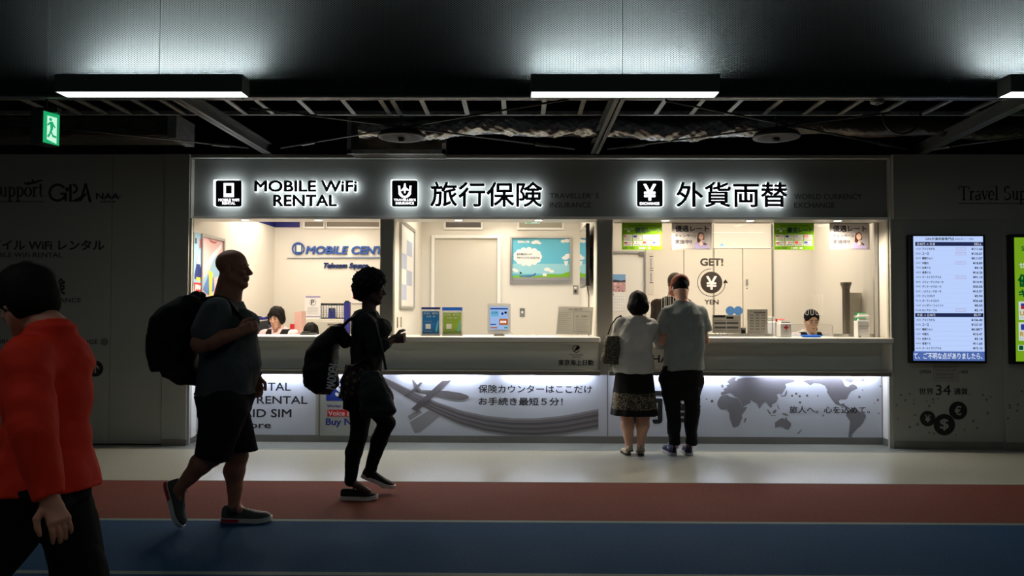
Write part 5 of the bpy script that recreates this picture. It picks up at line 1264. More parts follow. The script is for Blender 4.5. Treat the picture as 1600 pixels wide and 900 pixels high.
    MP = pm('post_metal', S(136, 128, 114), .45, .3)
    def pst(b):
        n = 48; vs = []; zs = [0, zt_]
        for z in zs:
            for j in range(n):
                a = 2 * math.pi * j / n; r = .040 - .005 * (j % 4 in (0, 1)); vs.append((c.x + r * math.cos(a), YY + r * math.sin(a), z))
        b.add(vs, [(j, (j + 1) % n, n + (j + 1) % n, n + j) for j in range(n)] + [tuple(range(n))[::-1], tuple(range(n, 2 * n))], MP)
    one(pst, 'shaft', t); one(lambda b: b.lathe((c.x, YY, zt_), [(.041, -.015), (.046, .0), (.048, .02), (.053, .028), (.061, .05), (.061, .066), (.02, .068)], MP, 32), 'cap', t, smooth=False)
    YY = 9.05; t = empty('frosted_panel', at(1340, 522, YY), 'pale frosted panel standing behind the fluted post', 'panel')
    one(lambda b: b.box(X_(1327, YY), X_(1352, YY), YY, YY + .01, .0, Z_(456, YY), pm('frosted_panel', S(226, 218, 200), .5)), 'sheet', t); one(lambda b: b.box(X_(1327, YY), X_(1352, YY), YY - .03, YY + .04, 0, .03, M_alu), 'foot_rail', t)
    # low curved acrylic guard in front of the clerk
    YY = 8.72
    def gd(b):
        P = [at(x, y, YY) for x, y in [(1237, 507)] + [(1296 + 5 * math.sin(a), 512 - 5 * math.cos(a)) for a in [math.pi / 2 * k / 5 for k in range(6)]] + [(1301, 529)]]
        b.tube(P, .0018, M_slot, 5)
        p, q = at(1237, 507, YY), at(1300.5, 528, YY); b.box(p.x, q.x, YY + .001, YY + .004, z0, p.z - .005, M_acry)
    one(gd, 'acrylic_guard', label='low clear acrylic guard with a rounded corner before the seated clerk', cat='guard')
items3()
# ================================================================== PEOPLE (surface-nets bodies)
def nets(Fv, xs, ys, zs):
    s = Fv < 0
    nx, ny, nz = s.shape
    c = s[:-1, :-1, :-1].astype(np.int8)
    for (i, j, k) in ((1, 0, 0), (0, 1, 0), (0, 0, 1), (1, 1, 0), (1, 0, 1), (0, 1, 1), (1, 1, 1)):
        c = c + s[i:nx - 1 + i, j:ny - 1 + j, k:nz - 1 + k]
    act = (c > 0) & (c < 8)
    I, J, K = np.nonzero(act); n = len(I)
    idx = -np.ones(act.shape, np.int32); idx[I, J, K] = np.arange(n)
    acc = np.zeros((n, 3)); cnt = np.zeros(n)
    ax = [xs, ys, zs]
    corners = [(a, b, d) for a in (0, 1) for b in (0, 1) for d in (0, 1)]
    for a in corners:
        for k in range(3):
            if a[k] == 0:
                b = list(a); b[k] = 1
                fa = Fv[I + a[0], J + a[1], K + a[2]]; fb = Fv[I + b[0], J + b[1], K + b[2]]
                m = (fa < 0) != (fb < 0)
                t = np.where(m, fa / np.where(m, fa - fb, 1), 0)
                P = np.stack([xs[I + a[0]], ys[J + a[1]], zs[K + a[2]]], 1).astype(float)
                lenk = (ax[k][(I, J, K)[k] + 1] - ax[k][(I, J, K)[k]])
                P[:, k] += t * lenk
                acc[m] += P[m]; cnt[m] += 1
    V = acc / cnt[:, None]
    Fc = []
    for k in range(3):
        sl0 = [slice(1, -1)] * 3; sl0[k] = slice(0, -1); sl1 = list(sl0); sl1[k] = slice(1, None)
        A = s[tuple(sl0)]; B = s[tuple(sl1)]
        for flip in (False, True):
            m = (A & ~B) if not flip else (~A & B)
            i, j, q = np.nonzero(m); off = [1, 1, 1]; off[k] = 0
            i = i + off[0]; j = j + off[1]; q = q + off[2]
            o1, o2 = [(1, 2), (2, 0), (0, 1)][k]
            def cell(d1, d2):
                p = [i.copy(), j.copy(), q.copy()]; p[o1] -= d1; p[o2] -= d2; return idx[p[0], p[1], p[2]]
            quad = np.stack([cell(1, 1), cell(0, 1), cell(0, 0), cell(1, 0)], 1)
            if flip: quad = quad[:, ::-1]
            Fc.append(quad)
    return V, np.concatenate(Fc)

def V3(*a): return np.array(a, float)
class SDF:
    def __init__(s, lo, hi, h=.008, fine=(), hf=.004):
        """fine: list of (lo, hi) boxes where the axes are refined"""
        s.ax = []
        for k in range(3):
            v = [lo[k]]
            while v[-1] < hi[k]:
                x = v[-1]; st_ = h
                for fl, fh in fine:
                    if fl[k] - h < x < fh[k]: st_ = hf
                v.append(x + st_)
            s.ax.append(np.array(v))
        s.F = np.full([len(a) for a in s.ax], .5, np.float32)
    def add(s, lo, hi, fn, k=.015, mode='add'):
        k = max(k, 1e-4); sl = []
        for q in range(3):
            a = np.searchsorted(s.ax[q], lo[q] - k - .02); b = np.searchsorted(s.ax[q], hi[q] + k + .02); sl.append(slice(max(a - 1, 0), b + 1))
        X = s.ax[0][sl[0]][:, None, None]; Y = s.ax[1][sl[1]][None, :, None]; Z = s.ax[2][sl[2]][None, None, :]
        if min(X.size, Y.size, Z.size) == 0: return
        d = fn(X, Y, Z); f = s.F[tuple(sl)]
        if mode == 'add':
            h = np.clip(.5 + .5 * (f - d) / k, 0, 1); s.F[tuple(sl)] = f * (1 - h) + d * h - k * h * (1 - h)
        elif mode == 'sub':
            h = np.clip(.5 - .5 * (f + d) / k, 0, 1); s.F[tuple(sl)] = f * (1 - h) - d * h + k * h * (1 - h)
    def rc(s, a, b, ra, rb, k=.02, flat=None, mode='add', clip=None):
        a = np.array(a, float); b = np.array(b, float); ab = b - a; L = ab @ ab + 1e-9
        if flat is not None: n = np.array(flat[0], float); n /= np.linalg.norm(n); fs = flat[1] - 1
        def fn(X, Y, Z):
            x, y, z = X - a[0], Y - a[1], Z - a[2]
            t = np.clip((x * ab[0] + y * ab[1] + z * ab[2]) / L, 0, 1)
            x, y, z = x - t * ab[0], y - t * ab[1], z - t * ab[2]
            if flat is not None:
                q = x * n[0] + y * n[1] + z * n[2]; x, y, z = x + fs * q * n[0], y + fs * q * n[1], z + fs * q * n[2]
            d = np.sqrt(x * x + y * y + z * z) - (ra + (rb - ra) * t)
            if clip:
                for p, nn in clip: d = np.maximum(d, (X - p[0]) * nn[0] + (Y - p[1]) * nn[1] + (Z - p[2]) * nn[2])
            return d
        r = max(ra, rb); s.add(np.minimum(a, b) - r, np.maximum(a, b) + r, fn, k, mode)
    def chain(s, pts, rs, k=.02, flat=None):
        for i in range(len(pts) - 1): s.rc(pts[i], pts[i + 1], rs[i], rs[i + 1], k, flat)
    def ell(s, c, r, k=.015, R=None, mode='add', clip=None):
        c = np.array(c, float); r = np.array(r, float); R = np.eye(3) if R is None else R
        def fn(X, Y, Z):
            x, y, z = X - c[0], Y - c[1], Z - c[2]
            u = (x * R[0, 0] + y * R[1, 0] + z * R[2, 0]) / r[0]; v = (x * R[0, 1] + y * R[1, 1] + z * R[2, 1]) / r[1]; w = (x * R[0, 2] + y * R[1, 2] + z * R[2, 2]) / r[2]
            k0 = np.sqrt(u * u + v * v + w * w); k1 = np.sqrt((u / r[0]) ** 2 + (v / r[1]) ** 2 + (w / r[2]) ** 2) + 1e-6
            d = k0 * (k0 - 1) / k1
            if clip:
                for p, nn in clip: d = np.maximum(d, (X - p[0]) * nn[0] + (Y - p[1]) * nn[1] + (Z - p[2]) * nn[2])
            return d
        m = r.max(); s.add(c - m, c + m, fn, k, mode)
    def loft(s, secs, k=.02, infl=0, p=2.0, zlo=None, zhi=None):
        """secs: (z, cx, cy, rx, ry)"""
        A = np.array(sorted(secs), float); zl = A[0, 0] if zlo is None else zlo; zh = A[-1, 0] if zhi is None else zhi
        def fn(X, Y, Z):
            z = np.clip(Z, A[0, 0], A[-1, 0]); g = lambda q: np.interp(z.ravel(), A[:, 0], A[:, q]).reshape(z.shape)
            rx, ry = g(3) + infl, g(4) + infl
            kk = (np.abs((X - g(1)) / rx) ** p + np.abs((Y - g(2)) / ry) ** p) ** (1 / p)
            d = (kk - 1) * np.minimum(rx, ry); return np.maximum(d, np.maximum(Z - zh, zl - Z))
        m = A[:, 3].max() + infl; my = A[:, 4].max() + infl
        s.add((A[:, 1].min() - m, A[:, 2].min() - my, zl), (A[:, 1].max() + m, A[:, 2].max() + my, zh), fn, k)
    def wrinkle(s, amp, freq, seed=0, stretch=(1, 1, 1), ridge=1.0):
        r = np.random.RandomState(seed); X, Y, Z = s.ax[0][:, None, None] * stretch[0], s.ax[1][None, :, None] * stretch[1], s.ax[2][None, None, :] * stretch[2]
        d = 0
        for q in range(5):
            v = r.randn(3); v /= np.linalg.norm(v); f = freq * (.6 + .9 * r.rand())
            d = d + np.sin((X * v[0] + Y * v[1] + Z * v[2]) * f + 2.0 * np.sin((X * v[1] + Y * v[2] - Z * v[0]) * f * .37 + q))
        s.F += (amp / 5 * d * .7).astype(np.float32)
        rg = 0
        for q in range(4):
            v = r.randn(3); v /= np.linalg.norm(v); f = freq * (.45 + .5 * r.rand())
            rg = rg + (1 - 2 * np.abs(np.sin((X * v[0] + Y * v[1] + Z * v[2]) * f + 1.6 * np.sin((X * v[2] - Y * v[0] + Z * v[1]) * f * .5 + q * 2)))) ** 3
        s.F += (amp / 4 * rg * ridge).astype(np.float32)
    def cut(s, p, n):
        X, Y, Z = s.ax[0][:, None, None], s.ax[1][None, :, None], s.ax[2][None, None, :]
        s.F = np.maximum(s.F, ((X - p[0]) * n[0] + (Y - p[1]) * n[1] + (Z - p[2]) * n[2]).astype(np.float32))
    def mesh(s, name, root, mats, paint=None, org=(0, 0, 0), smooth_it=1):
        for k in range(3):
            sl = [slice(None)] * 3; sl[k] = 0; s.F[tuple(sl)] = .5; sl[k] = -1; s.F[tuple(sl)] = .5
        V, Q = nets(s.F, *s.ax)
        me = bpy.data.meshes.new(name); V = V - np.array(org)
        me.vertices.add(len(V)); me.vertices.foreach_set('co', V.astype(np.float32).ravel())
        me.loops.add(len(Q) * 4); me.loops.foreach_set('vertex_index', Q.astype(np.int32).ravel())
        me.polygons.add(len(Q)); me.polygons.foreach_set('loop_start', np.arange(0, len(Q) * 4, 4, dtype=np.int32))
        me.update(calc_edges=True)
        me.polygons.foreach_set('use_smooth', np.ones(len(Q), bool))
        for m in mats: me.materials.append(m)
        if paint is not None:
            C = V[Q].mean(1) + np.array(org); me.polygons.foreach_set('material_index', np.asarray(paint(C), np.int32))
        o = bpy.data.objects.new(name, me); COL.objects.link(o)
        if root is not None: o.parent = root
        s.F = None; return o

def rotm(yaw=0, pitch=0, roll=0):
    """local head frame x fwd, y left, z up; pitch>0 bows the head down"""
    y, p, r = map(math.radians, (yaw, pitch, roll))
    Rz = np.array([[math.cos(y), -math.sin(y), 0], [math.sin(y), math.cos(y), 0], [0, 0, 1]])
    Ry = np.array([[math.cos(p), 0, math.sin(p)], [0, 1, 0], [-math.sin(p), 0, math.cos(p)]])
    Rx = np.array([[1, 0, 0], [0, math.cos(r), -math.sin(r)], [0, math.sin(r), math.cos(r)]])
    return Rz @ Ry @ Rx
class Head:
    def __init__(s, c, R, k=1.0): s.c = np.array(c, float); s.R = R; s.k = k
    def p(s, x, y, z): return s.c + s.R @ (np.array((x, y, z), float) * s.k)
    def add(s, S, jaw=1.0, nose=1.0, ears=True, female=False):
        k = s.k; P = s.p; R = s.R
        S.ell(P(-.012, 0, .045), np.array((.097, .075, .082)) * k, .01, R)
        S.ell(P(.022, 0, -.02), np.array((.068, .062, .088)) * k, .03, R)
        for y in (-1, 1): S.rc(P(-.005, y * .05 * jaw, -.045), P(.066, y * .018, -.098), .022 * k, .014 * k, .03)
        S.ell(P(.07, 0, -.098), np.array((.02, .022, .018)) * k, .02, R)
        for y in (-1, 1):
            if not female: S.rc(P(.078, y * .012, .026), P(.066, y * .045, .024), .011 * k, .008 * k, .015)          # brow
            S.ell(P(.070, y * .034, -.022), np.array((.017, .018, .016)) * k, .02, R)                 # cheek
            S.ell(P(.094, y * .030, .004), np.array((.016, .017, .011)) * k, .012, R, 'sub')         # socket
            S.ell(P(.076, y * .031, .003), np.array((.013, .0165, .0105)) * k, .004, R)               # lids
            if ears:
                S.ell(P(-.008, y * .077, -.002), np.array((.018, .008, .031)) * k, .004, R); S.ell(P(-.006, y * .084, .0), np.array((.009, .006, .018)) * k, .004, R, 'sub')
            S.ell(P(.098, y * .011, -.031), np.array((.010, .008, .008)) * k, .005, R)
        S.rc(P(.086, 0, .016), P(.106 + .006 * nose, 0, -.026), .0085 * k, .011 * k * nose, .012)
        S.ell(P(.086, 0, -.0545), np.array((.012, .022, .0070)) * k, .009, R); S.ell(P(.084, 0, -.067), np.array((.0115, .018, .0075)) * k, .009, R); S.ell(P(.078, 0, -.055), np.array((.016, .028, .022)) * k, .015, R)
        S.ell(P(.1005, 0, -.061), np.array((.006, .022, .0012)) * k, .003, R, 'sub')
    def extras(s, root, iris, brow, lips=None):
        """eyes, eyebrows as small child meshes"""
        b = MB()
        for y in (-1, 1):
            P = [s.p(.0895 - .0012 * abs(t) * 3, y * (.031 + .0125 * t), .003 + .0025 * (1 - t * t)) for t in np.linspace(-1, 1, 7)]
            b.tube([Vector(p) for p in P], [.0012 * s.k, .0026 * s.k, .0034 * s.k, .0036 * s.k, .0034 * s.k, .0026 * s.k, .0012 * s.k], iris, 8)
        o = b.build('eyes', root, smooth=True)
        b = MB()
        for y in (-1, 1):
            P = [s.p(.0895 - .009 * max(0, t), y * (.030 + .017 * t), .0255 + .004 * (1 - t * t) - .002 * t) for t in np.linspace(-1, 1, 7)]
            b.tube([Vector(p) for p in P], [.0018, .003, .0032, .003, .0026, .002, .001], brow, 8)
        b.build('eyebrows', root, smooth=True)
        if lips:
            b = MB()
            for dz, r in ((-.0555, .0034), (-.0665, .004)):
                P = [s.p(.0965 - .011 * t * t, .020 * t, dz + (.001 if dz > -.06 else 0) * (1 - t * t)) for t in np.linspace(-1, 1, 9)]
                b.tube([Vector(p) for p in P], [max(.0008, r * (1 - t * t) ** .6) * s.k for t in np.linspace(-1, 1, 9)], lips, 8)
            b.build('lips', root, smooth=True)

def unit(v): v = np.array(v, float); return v / (np.linalg.norm(v) + 1e-9)
def hand(S, w, d, n, side, curl=35, k=1.0, spread=1.0, thumb=.6):
    """w wrist, d direction of the fingers, n direction the palm faces, side: direction of the thumb"""
    w = np.array(w, float); d = unit(d); n = unit(np.array(n) - d * (np.array(n) @ d)); t = np.cross(n, d); t = t if t @ np.array(side) > 0 else -t
    S.rc(w - d * .01, w + d * .03 * k, .026 * k, .030 * k, .015, (n, 1.6))
    for q in (-.026, -.009, .009, .024): S.rc(w + d * .03 * k + t * q * .6 * k, w + d * .082 * k + t * q * k, .014 * k, .0125 * k, .012)
    ls = ((.026, .066, 1), (.0088, .074, 0), (-.0085, .069, 0), (-.0255, .054, -1))
    for q, L, sp in ls:
        base = w + d * .083 * k + t * q * k; a = 0; dd = d + t * sp * .07 * spread; p = base
        for j, fr in enumerate((.45, .32, .25)):
            a += math.radians(curl * (.7, 1.0, .8)[j]); v = unit(dd * math.cos(a) + n * math.sin(a)); e = p + v * L * fr * k
            S.rc(p, e, (.0092, .0084, .0076)[j] * k, (.0084, .0076, .0066)[j] * k, .003); p = e
    b0 = w + d * .022 * k + t * .024 * k; b1 = b0 + unit(d * .6 + t * .75 + n * .35 * thumb) * .040 * k; b2 = b1 + unit(d * .85 + t * .15 + n * .5 * thumb) * .030 * k; b3 = b2 + unit(d * .9 - t * .05 + n * .5 * thumb) * .024 * k
    S.rc(b0, b1, .015 * k, .0115 * k, .012); S.rc(b1, b2, .0112 * k, .0095 * k, .003); S.rc(b2, b3, .0095 * k, .0075 * k, .003)

def shoe(root, heel, toe, L_w=.098, hgt=.075, up=(0, 0, 1), upper=None, sole=None, name='shoe', sole_t=.028, ankle=True, lace=None, open_top=False, heel_red=None):
    """heel, toe: points on the ground line; builds an upper with a sole sub-part"""
    heel = Vector(heel); toe = Vector(toe); d = (toe - heel); L = d.length; d.normalize(); up = Vector(up); sd = d.cross(up).normalized(); up = sd.cross(d).normalized()
    N = 26; n = 24
    def wd(t): return L_w / 2 * (np.interp(t, [0, .04, .12, .3, .5, .72, .88, .96, 1], [.30, .55, .70, .74, .82, 1.0, .86, .56, .22]))
    def ht(t): return np.interp(t, [0, .05, .2, .35, .5, .7, .88, .96, 1], [.75, 1.0, 1.0, .92, .74, .56, .50, .38, .12]) * hgt
    b = MB(); vs = []
    for i in range(N + 1):
        t = i / N; c = heel + d * (t * L); w_, h_ = wd(t), ht(t)
        for j in range(n + 1):
            a = math.pi * j / n; cs, sn = math.cos(a), math.sin(a)
            x = w_ * math.copysign(abs(cs) ** .75, cs) * (1 - .28 * sn * (1 if t < .5 else .5)); z = sole_t * .8 + h_ * abs(sn) ** .8
            vs.append(c + sd * x + up * z)
    m = n + 1; fs = [(i * m + j, i * m + j + 1, (i + 1) * m + j + 1, (i + 1) * m + j) for i in range(N) for j in range(n)] + [tuple(range(m)), tuple(range(N * m, N * m + m))[::-1]]
    b.add(vs, fs, upper); o = b.build(name, root, smooth=True)
    b = MB(); out = []
    for i in range(N + 1): out.append((i / N, wd(i / N) * 1.07))
    loop = [(t, w_) for t, w_ in out] + [(t, -w_) for t, w_ in out[::-1]]
    spring = lambda t: .012 * max(0, (t - .7) / .3) ** 2
    lo = [heel + d * (t * L * 1.02 - .01 * L) + sd * w_ + up * spring(t) for t, w_ in loop]; hi = [p + up * sole_t for p in lo]
    k = len(lo); b.add(lo + hi, [tuple(range(k))[::-1], tuple(range(k, 2 * k))] + [(i, (i + 1) % k, k + (i + 1) % k, k + i) for i in range(k)], sole); b.build('sole', o)
    if lace:
        b = MB()
        for t in (.36, .43, .50, .57, .64):
            c = heel + d * (t * L) + up * (sole_t * .8 + ht(t) * .97); w_ = wd(t) * .42
            b.tube([c - sd * w_ - up * .006, c + up * .004, c + sd * w_ - up * .006], .0028, lace, 6)
        c = heel + d * (.34 * L) + up * (sole_t * .8 + ht(.34))
        b.tube([c, c + sd * .03 + up * .012, c + sd * .045 - d * .01, c + sd * .02 - up * .004, c], .0024, lace, 6); b.tube([c, c - sd * .03 + up * .012, c - sd * .045 - d * .01, c - sd * .02 - up * .004, c], .0024, lace, 6)
        b.build('lace', o, smooth=True)
    if heel_red:
        b = MB(); lo2 = [heel + d * (t * L * 1.02 - .012 * L) + sd * w_ * 1.02 + up * .003 for t, w_ in [(0, wd(0) * 1.1)] + [(t, w_ * 1.03) for t, w_ in out if t < .42] + [(t, -w_ * 1.03) for t, w_ in out[::-1] if t < .42]]
        hi2 = [p + up * (sole_t - .008) for p in lo2]; k = len(lo2); b.add(lo2 + hi2, [tuple(range(k))[::-1], tuple(range(k, 2 * k))] + [(i, (i + 1) % k, k + (i + 1) % k, k + i) for i in range(k)], heel_red); b.build('heel_wedge', o)
    return o

class Person:
    """local frame: x forward, y left, z up; origin on the floor"""
    def __init__(s, name, px, Y, heading, label, foot_py=None):
        s.Y = Y; g = at(px, 600, Y); s.loc = Vector((g.x, Y, 0)); s.th = math.radians(heading)
        s.root = empty(name, s.loc, label, 'person', None, None, s.th); ORG[s.root] = Vector((0, 0, 0))
        s.c, s.s = math.cos(s.th), math.sin(s.th)
    def J(s, px, py, dy=0.0):
        w = at(px, py, s.Y + dy) - s.loc
        return np.array((w.x * s.c + w.y * s.s, -w.x * s.s + w.y * s.c, w.z))
    def W(s, p):   # local -> world
        return Vector((p[0] * s.c - p[1] * s.s + s.loc.x, p[0] * s.s + p[1] * s.c + s.loc.y, p[2]))
def skin(n, c): 
    m = pm(n, c, .5, noise=(9, .07), bump=(160, .08, .001)); m.node_tree.nodes['Principled BSDF'].inputs['Subsurface Weight'].default_value = .0; return m
def cloth(n, c, rough=.85, wv=(300, .25), noise=(7, .08)): return pm(n, c, rough, noise=noise, bump=(wv[0], wv[1], .002), spec=.2)
HAIRB = pm('hair_black', S(14, 11, 10), .7, bump=(90, .5, .004), spec=.15); IRIS = pm('eye_dark', S(20, 14, 12), .3); BROW = pm('eyebrow_dark', S(30, 22, 20), .7)
LIP = pm('lip_rose', S(150, 84, 80), .5)

# ------------------------------------------------------------------ 1. bald man with backpack, walking right
def bald_man():
    P = Person('person', 352, 5.22, 0, 'tall bald person in a grey T-shirt and black shorts striding right'); J = P.J
    SK = skin('skin_tan_brown', S(150, 98, 76)); TS = cloth('tshirt_slate', S(72, 78, 80)); SH = cloth('shorts_black', S(17, 17, 19)); 
    hd = J(364.5, 421.5, 0); H = Head(hd, rotm(0, -2), 1.04)
    nsh, nel, nwr = J(338, 488, -.22), J(313, 537, -.29), J(372, 520, -.24)
    fsh, fel, fwr = J(352, 490, .22), J(384, 548, .27), J(401, 588, .25)
    S_ = SDF((-.62, -.5, -.02), (.42, .45, 1.9), .009, [((hd - .14), (hd + .15)), (J(360, 530, -.35), J(420, 495, -.1))], .0042)
    H.add(S_, 1.08, 1.05)
    S_.rc(J(357, 438, 0), J(350, 476, 0), .066, .078, .03); S_.rc(J(366, 446, 0), J(362, 478, 0), .055, .06, .03)
    # trunk
    tr = [(J(348, 650)[2], -.02, 0, .13, .16), (J(348, 610)[2], .0, 0, .165, .18), (J(350, 570)[2], .035, 0, .175, .185), (J(350, 530)[2], .02, 0, .16, .19), (J(350, 495)[2], .0, 0, .145, .21), (J(350, 474)[2], -.01, 0, .08, .13)]
    S_.loft(tr, .03)
    S_.chain([nsh, nel], [.072, .056], .03); S_.ell(nsh, (.085, .08, .085), .03)
    S_.chain([nel, nel + (nwr - nel) * .3, nwr], [.055, .056, .034], .02); hand(S_, nwr, J(398, 508, -.24) - nwr, (0, .9, -.3), (.1, 0, 1), 55, 1.08)
    S_.chain([fsh, fel], [.072, .052], .03); S_.chain([fel, fel + (fwr - fel) * .3, fwr], [.052, .050, .030], .02); hand(S_, fwr, (.16, 0, -1), (-.2, -1, 0), (1, 0, -.2), 28, 1.05)
    # legs (far leg planted in front, near leg behind)
    fhip, fkn, fan = J(352, 640, .10), J(372, 712, .11), J(366, 792, .10); nhip, nkn, nan = J(348, 640, -.11), J(333, 712, -.11), J(279, 764, -.10)
    for hp, kn, an in ((fhip, fkn, fan), (nhip, nkn, nan)):
        S_.chain([hp, kn], [.10, .066], .03); v = an - kn; bk = unit(np.cross(unit(v), (0, 1, 0))); bk = bk if bk[0] < 0 else -bk
        S_.chain([kn, kn + v * .3 + bk * .018, kn + v * .62 + bk * .006, an], [.062, .068, .048, .038], .02)
    S_.rc(fan, J(395, 812, .10), .036, .03, .02); S_.rc(nan, J(281, 805, -.10), .036, .03, .02)
    body = S_.mesh('body', P.root, [SK])
    H.extras(P.root, IRIS, BROW)
    # T-shirt
    S_ = SDF((-.3, -.45, .85), (.35, .45, 1.6), .009)
    zt = J(350, 620)[2]; tr2 = [(zt - .02, .005, 0, .19, .20)] + tr[1:]
    S_.loft(tr2, .02, .016); S_.rc(nsh, nsh + (nel - nsh) * .62, .092, .088, .035); S_.rc(fsh, fsh + (fel - fsh) * .6, .088, .084, .035)
    S_.ell(J(384, 505, -.06), (.07, .11, .09), .05); S_.ell(J(352, 480, 0), (.10, .17, .06), .04)
    S_.wrinkle(.012, 34, 3, (1, 1, .6))
    neck = J(366, 458, 0); S_.ell(neck + V3(-.02, 0, .03), (.095, .085, .07), .01, mode='sub')
    S_.mesh('t_shirt', P.root, [TS])
    # shorts
    S_ = SDF((-.35, -.3, .4), (.35, .3, 1.0), .009)
    S_.loft([(J(350, 640)[2], 0, 0, .155, .19), (J(350, 618)[2], .0, 0, .185, .195)], .03)
    cf = J(384, 704, .11); S_.rc(fhip, J(380, 712, .11), .135, .098, .05, clip=[(cf + V3(0, 0, .0), (.0, 0, -1))]); cn = J(332, 722, -.11)
    S_.rc(nhip + V3(.01, 0, 0), J(332, 720, -.11), .145, .105, .05, clip=[(J(330, 714, -.11), unit((-.25, 0, -.97)))])
    S_.wrinkle(.012, 26, 5, (1, 1, .5)); S_.mesh('shorts', P.root, [SH])
    # shoes
    UP = cloth('shoe_grey_green', S(66, 68, 68), .6); RED = pm('shoe_red', S(170, 30, 36), .4); WH = pm('shoe_sole_white', S(190, 190, 184), .5); LC = pm('lace_dark', S(30, 32, 34), .6)
    a, b_ = J(347, 820.5, .10), J(424, 820.5, .10); a[2] = b_[2] = .002
    shoe(P.root, a, b_, .11, .085, (0, 0, 1), UP, WH, lace=LC, heel_red=RED)
    h_, t_ = J(260, 762, -.10), J(279, 824, -.10); t_[2] = max(t_[2], .012); L = .30; dd = unit(t_ - h_); h_ = t_ - dd * L
    shoe(P.root, h_, t_, .11, .085, (dd[2] * -1, 0, dd[0]), UP, WH, lace=LC, heel_red=RED)
    b = MB()   # dark collar around the ankles, wrist watch
    b.tube([Vector(fan + V3(0, 0, -.045)), Vector(fan + V3(0, 0, .0))], [.05, .046], LC, 16); b.build('shoe_collar', P.root, smooth=True)
    b = MB(); wv = Vector(fwr); b.tube([wv + Vector((-.004, 0, .025)), wv + Vector((0, 0, .002))], [.0365, .0365], M_black, 16); b.box(wv.x - .02, wv.x + .02, wv.y - .044, wv.y - .034, wv.z - .004, wv.z + .03, M_black, .004); b.build('wrist_watch', P.root)
    # backpack: a thing of its own
    BP = cloth('backpack_black', S(15, 16, 18), .7); r = empty('backpack', P.W(J(275, 590, 0)), 'bulky black backpack on the back of the bald person', 'backpack', None, None, 0); ORG[r] = Vector((0, 0, 0)); r.location = P.loc
    S_ = SDF((-.55, -.3, .85), (.1, .3, 1.6), .009)
    S_.loft([(J(0, 598, 0)[2], J(300, 598)[0], 0, .04, .12), (J(0, 585)[2], J(285, 585)[0], 0, .10, .15), (J(0, 560)[2], J(275, 560)[0], 0, .13, .165), (J(0, 525)[2], J(276, 525)[0], 0, .155, .17), (J(0, 495)[2], J(281, 495)[0], 0, .16, .165), (J(0, 478)[2], J(292, 478)[0], 0, .13, .15), (J(0, 464)[2], J(303, 464)[0], 0, .07, .11)], .02, p=2.6)
    S_.wrinkle(.022, 22, 9); S_.mesh('main_bag', r, [BP])
    S_ = SDF((-.58, -.3, .9), (.0, .3, 1.5), .009); S_.loft([(J(0, 575)[2], J(262, 575)[0], -.02, .07, .11), (J(0, 550)[2], J(252, 550)[0], -.02, .055, .125), (J(0, 520)[2], J(249, 520)[0], -.02, .05, .12), (J(0, 508)[2], J(252, 508)[0], -.02, .04, .1)], .02, p=2.8); S_.wrinkle(.014, 26, 4); S_.mesh('front_pocket', r, [BP])
    S_ = SDF((-.4, -.3, 1.3), (.0, .3, 1.62), .008); S_.rc(J(262, 486, 0), J(312, 462, 0), .045, .04, .02, ((0, 0, 1), 1.5)); S_.rc(J(298, 466, -.05), J(308, 460, -.05), .02, .018, .01); S_.wrinkle(.01, 40, 2); S_.mesh('top_flap', r, [BP])
    for sg, dy in ((-1, -.115), (1, .115)):
        b = MB(); pts = [J(316, 470, dy), J(330, 466, dy), J(342, 464.5, dy), J(356, 470, dy * 1.1), J(368, 484, dy * 1.2), J(377, 502, dy * 1.35), J(374, 520, dy * 1.6), J(350, 545, dy * 1.9), J(318, 560, dy * 1.6)]
        pts[5] += V3(.012, 0, 0); W_ = .028
        vs = []
        P_ = [Vector(p) for p in pts]; F_ = []
        import bisect
        dense = []
        for i in range(len(P_) - 1):
            for q in range(6):
                t = q / 6; p0 = P_[max(i - 1, 0)]; p1 = P_[i]; p2 = P_[i + 1]; p3 = P_[min(i + 2, len(P_) - 1)]
                dense.append(.5 * ((2 * p1) + (p2 - p0) * t + (2 * p0 - 5 * p1 + 4 * p2 - p3) * t * t + (3 * p1 - p0 - 3 * p2 + p3) * t ** 3))
        for i, p in enumerate(dense):
            for (u, v) in ((-W_, .012), (W_, .012), (W_, -.012), (-W_, -.012)):
                dn = (dense[min(i + 1, len(dense) - 1)] - dense[max(i - 1, 0)]).normalized(); nn = Vector((-dn.z, 0, dn.x)).normalized(); vs.append(p + Vector((0, u, 0)) + nn * v)
        nD = len(dense); F_ = [(i * 4 + j, i * 4 + (j + 1) % 4, i * 4 + 4 + (j + 1) % 4, i * 4 + 4 + j) for i in range(nD - 1) for j in range(4)]; b.add(vs, F_, BP); b.build('shoulder_strap', r)
bald_man()

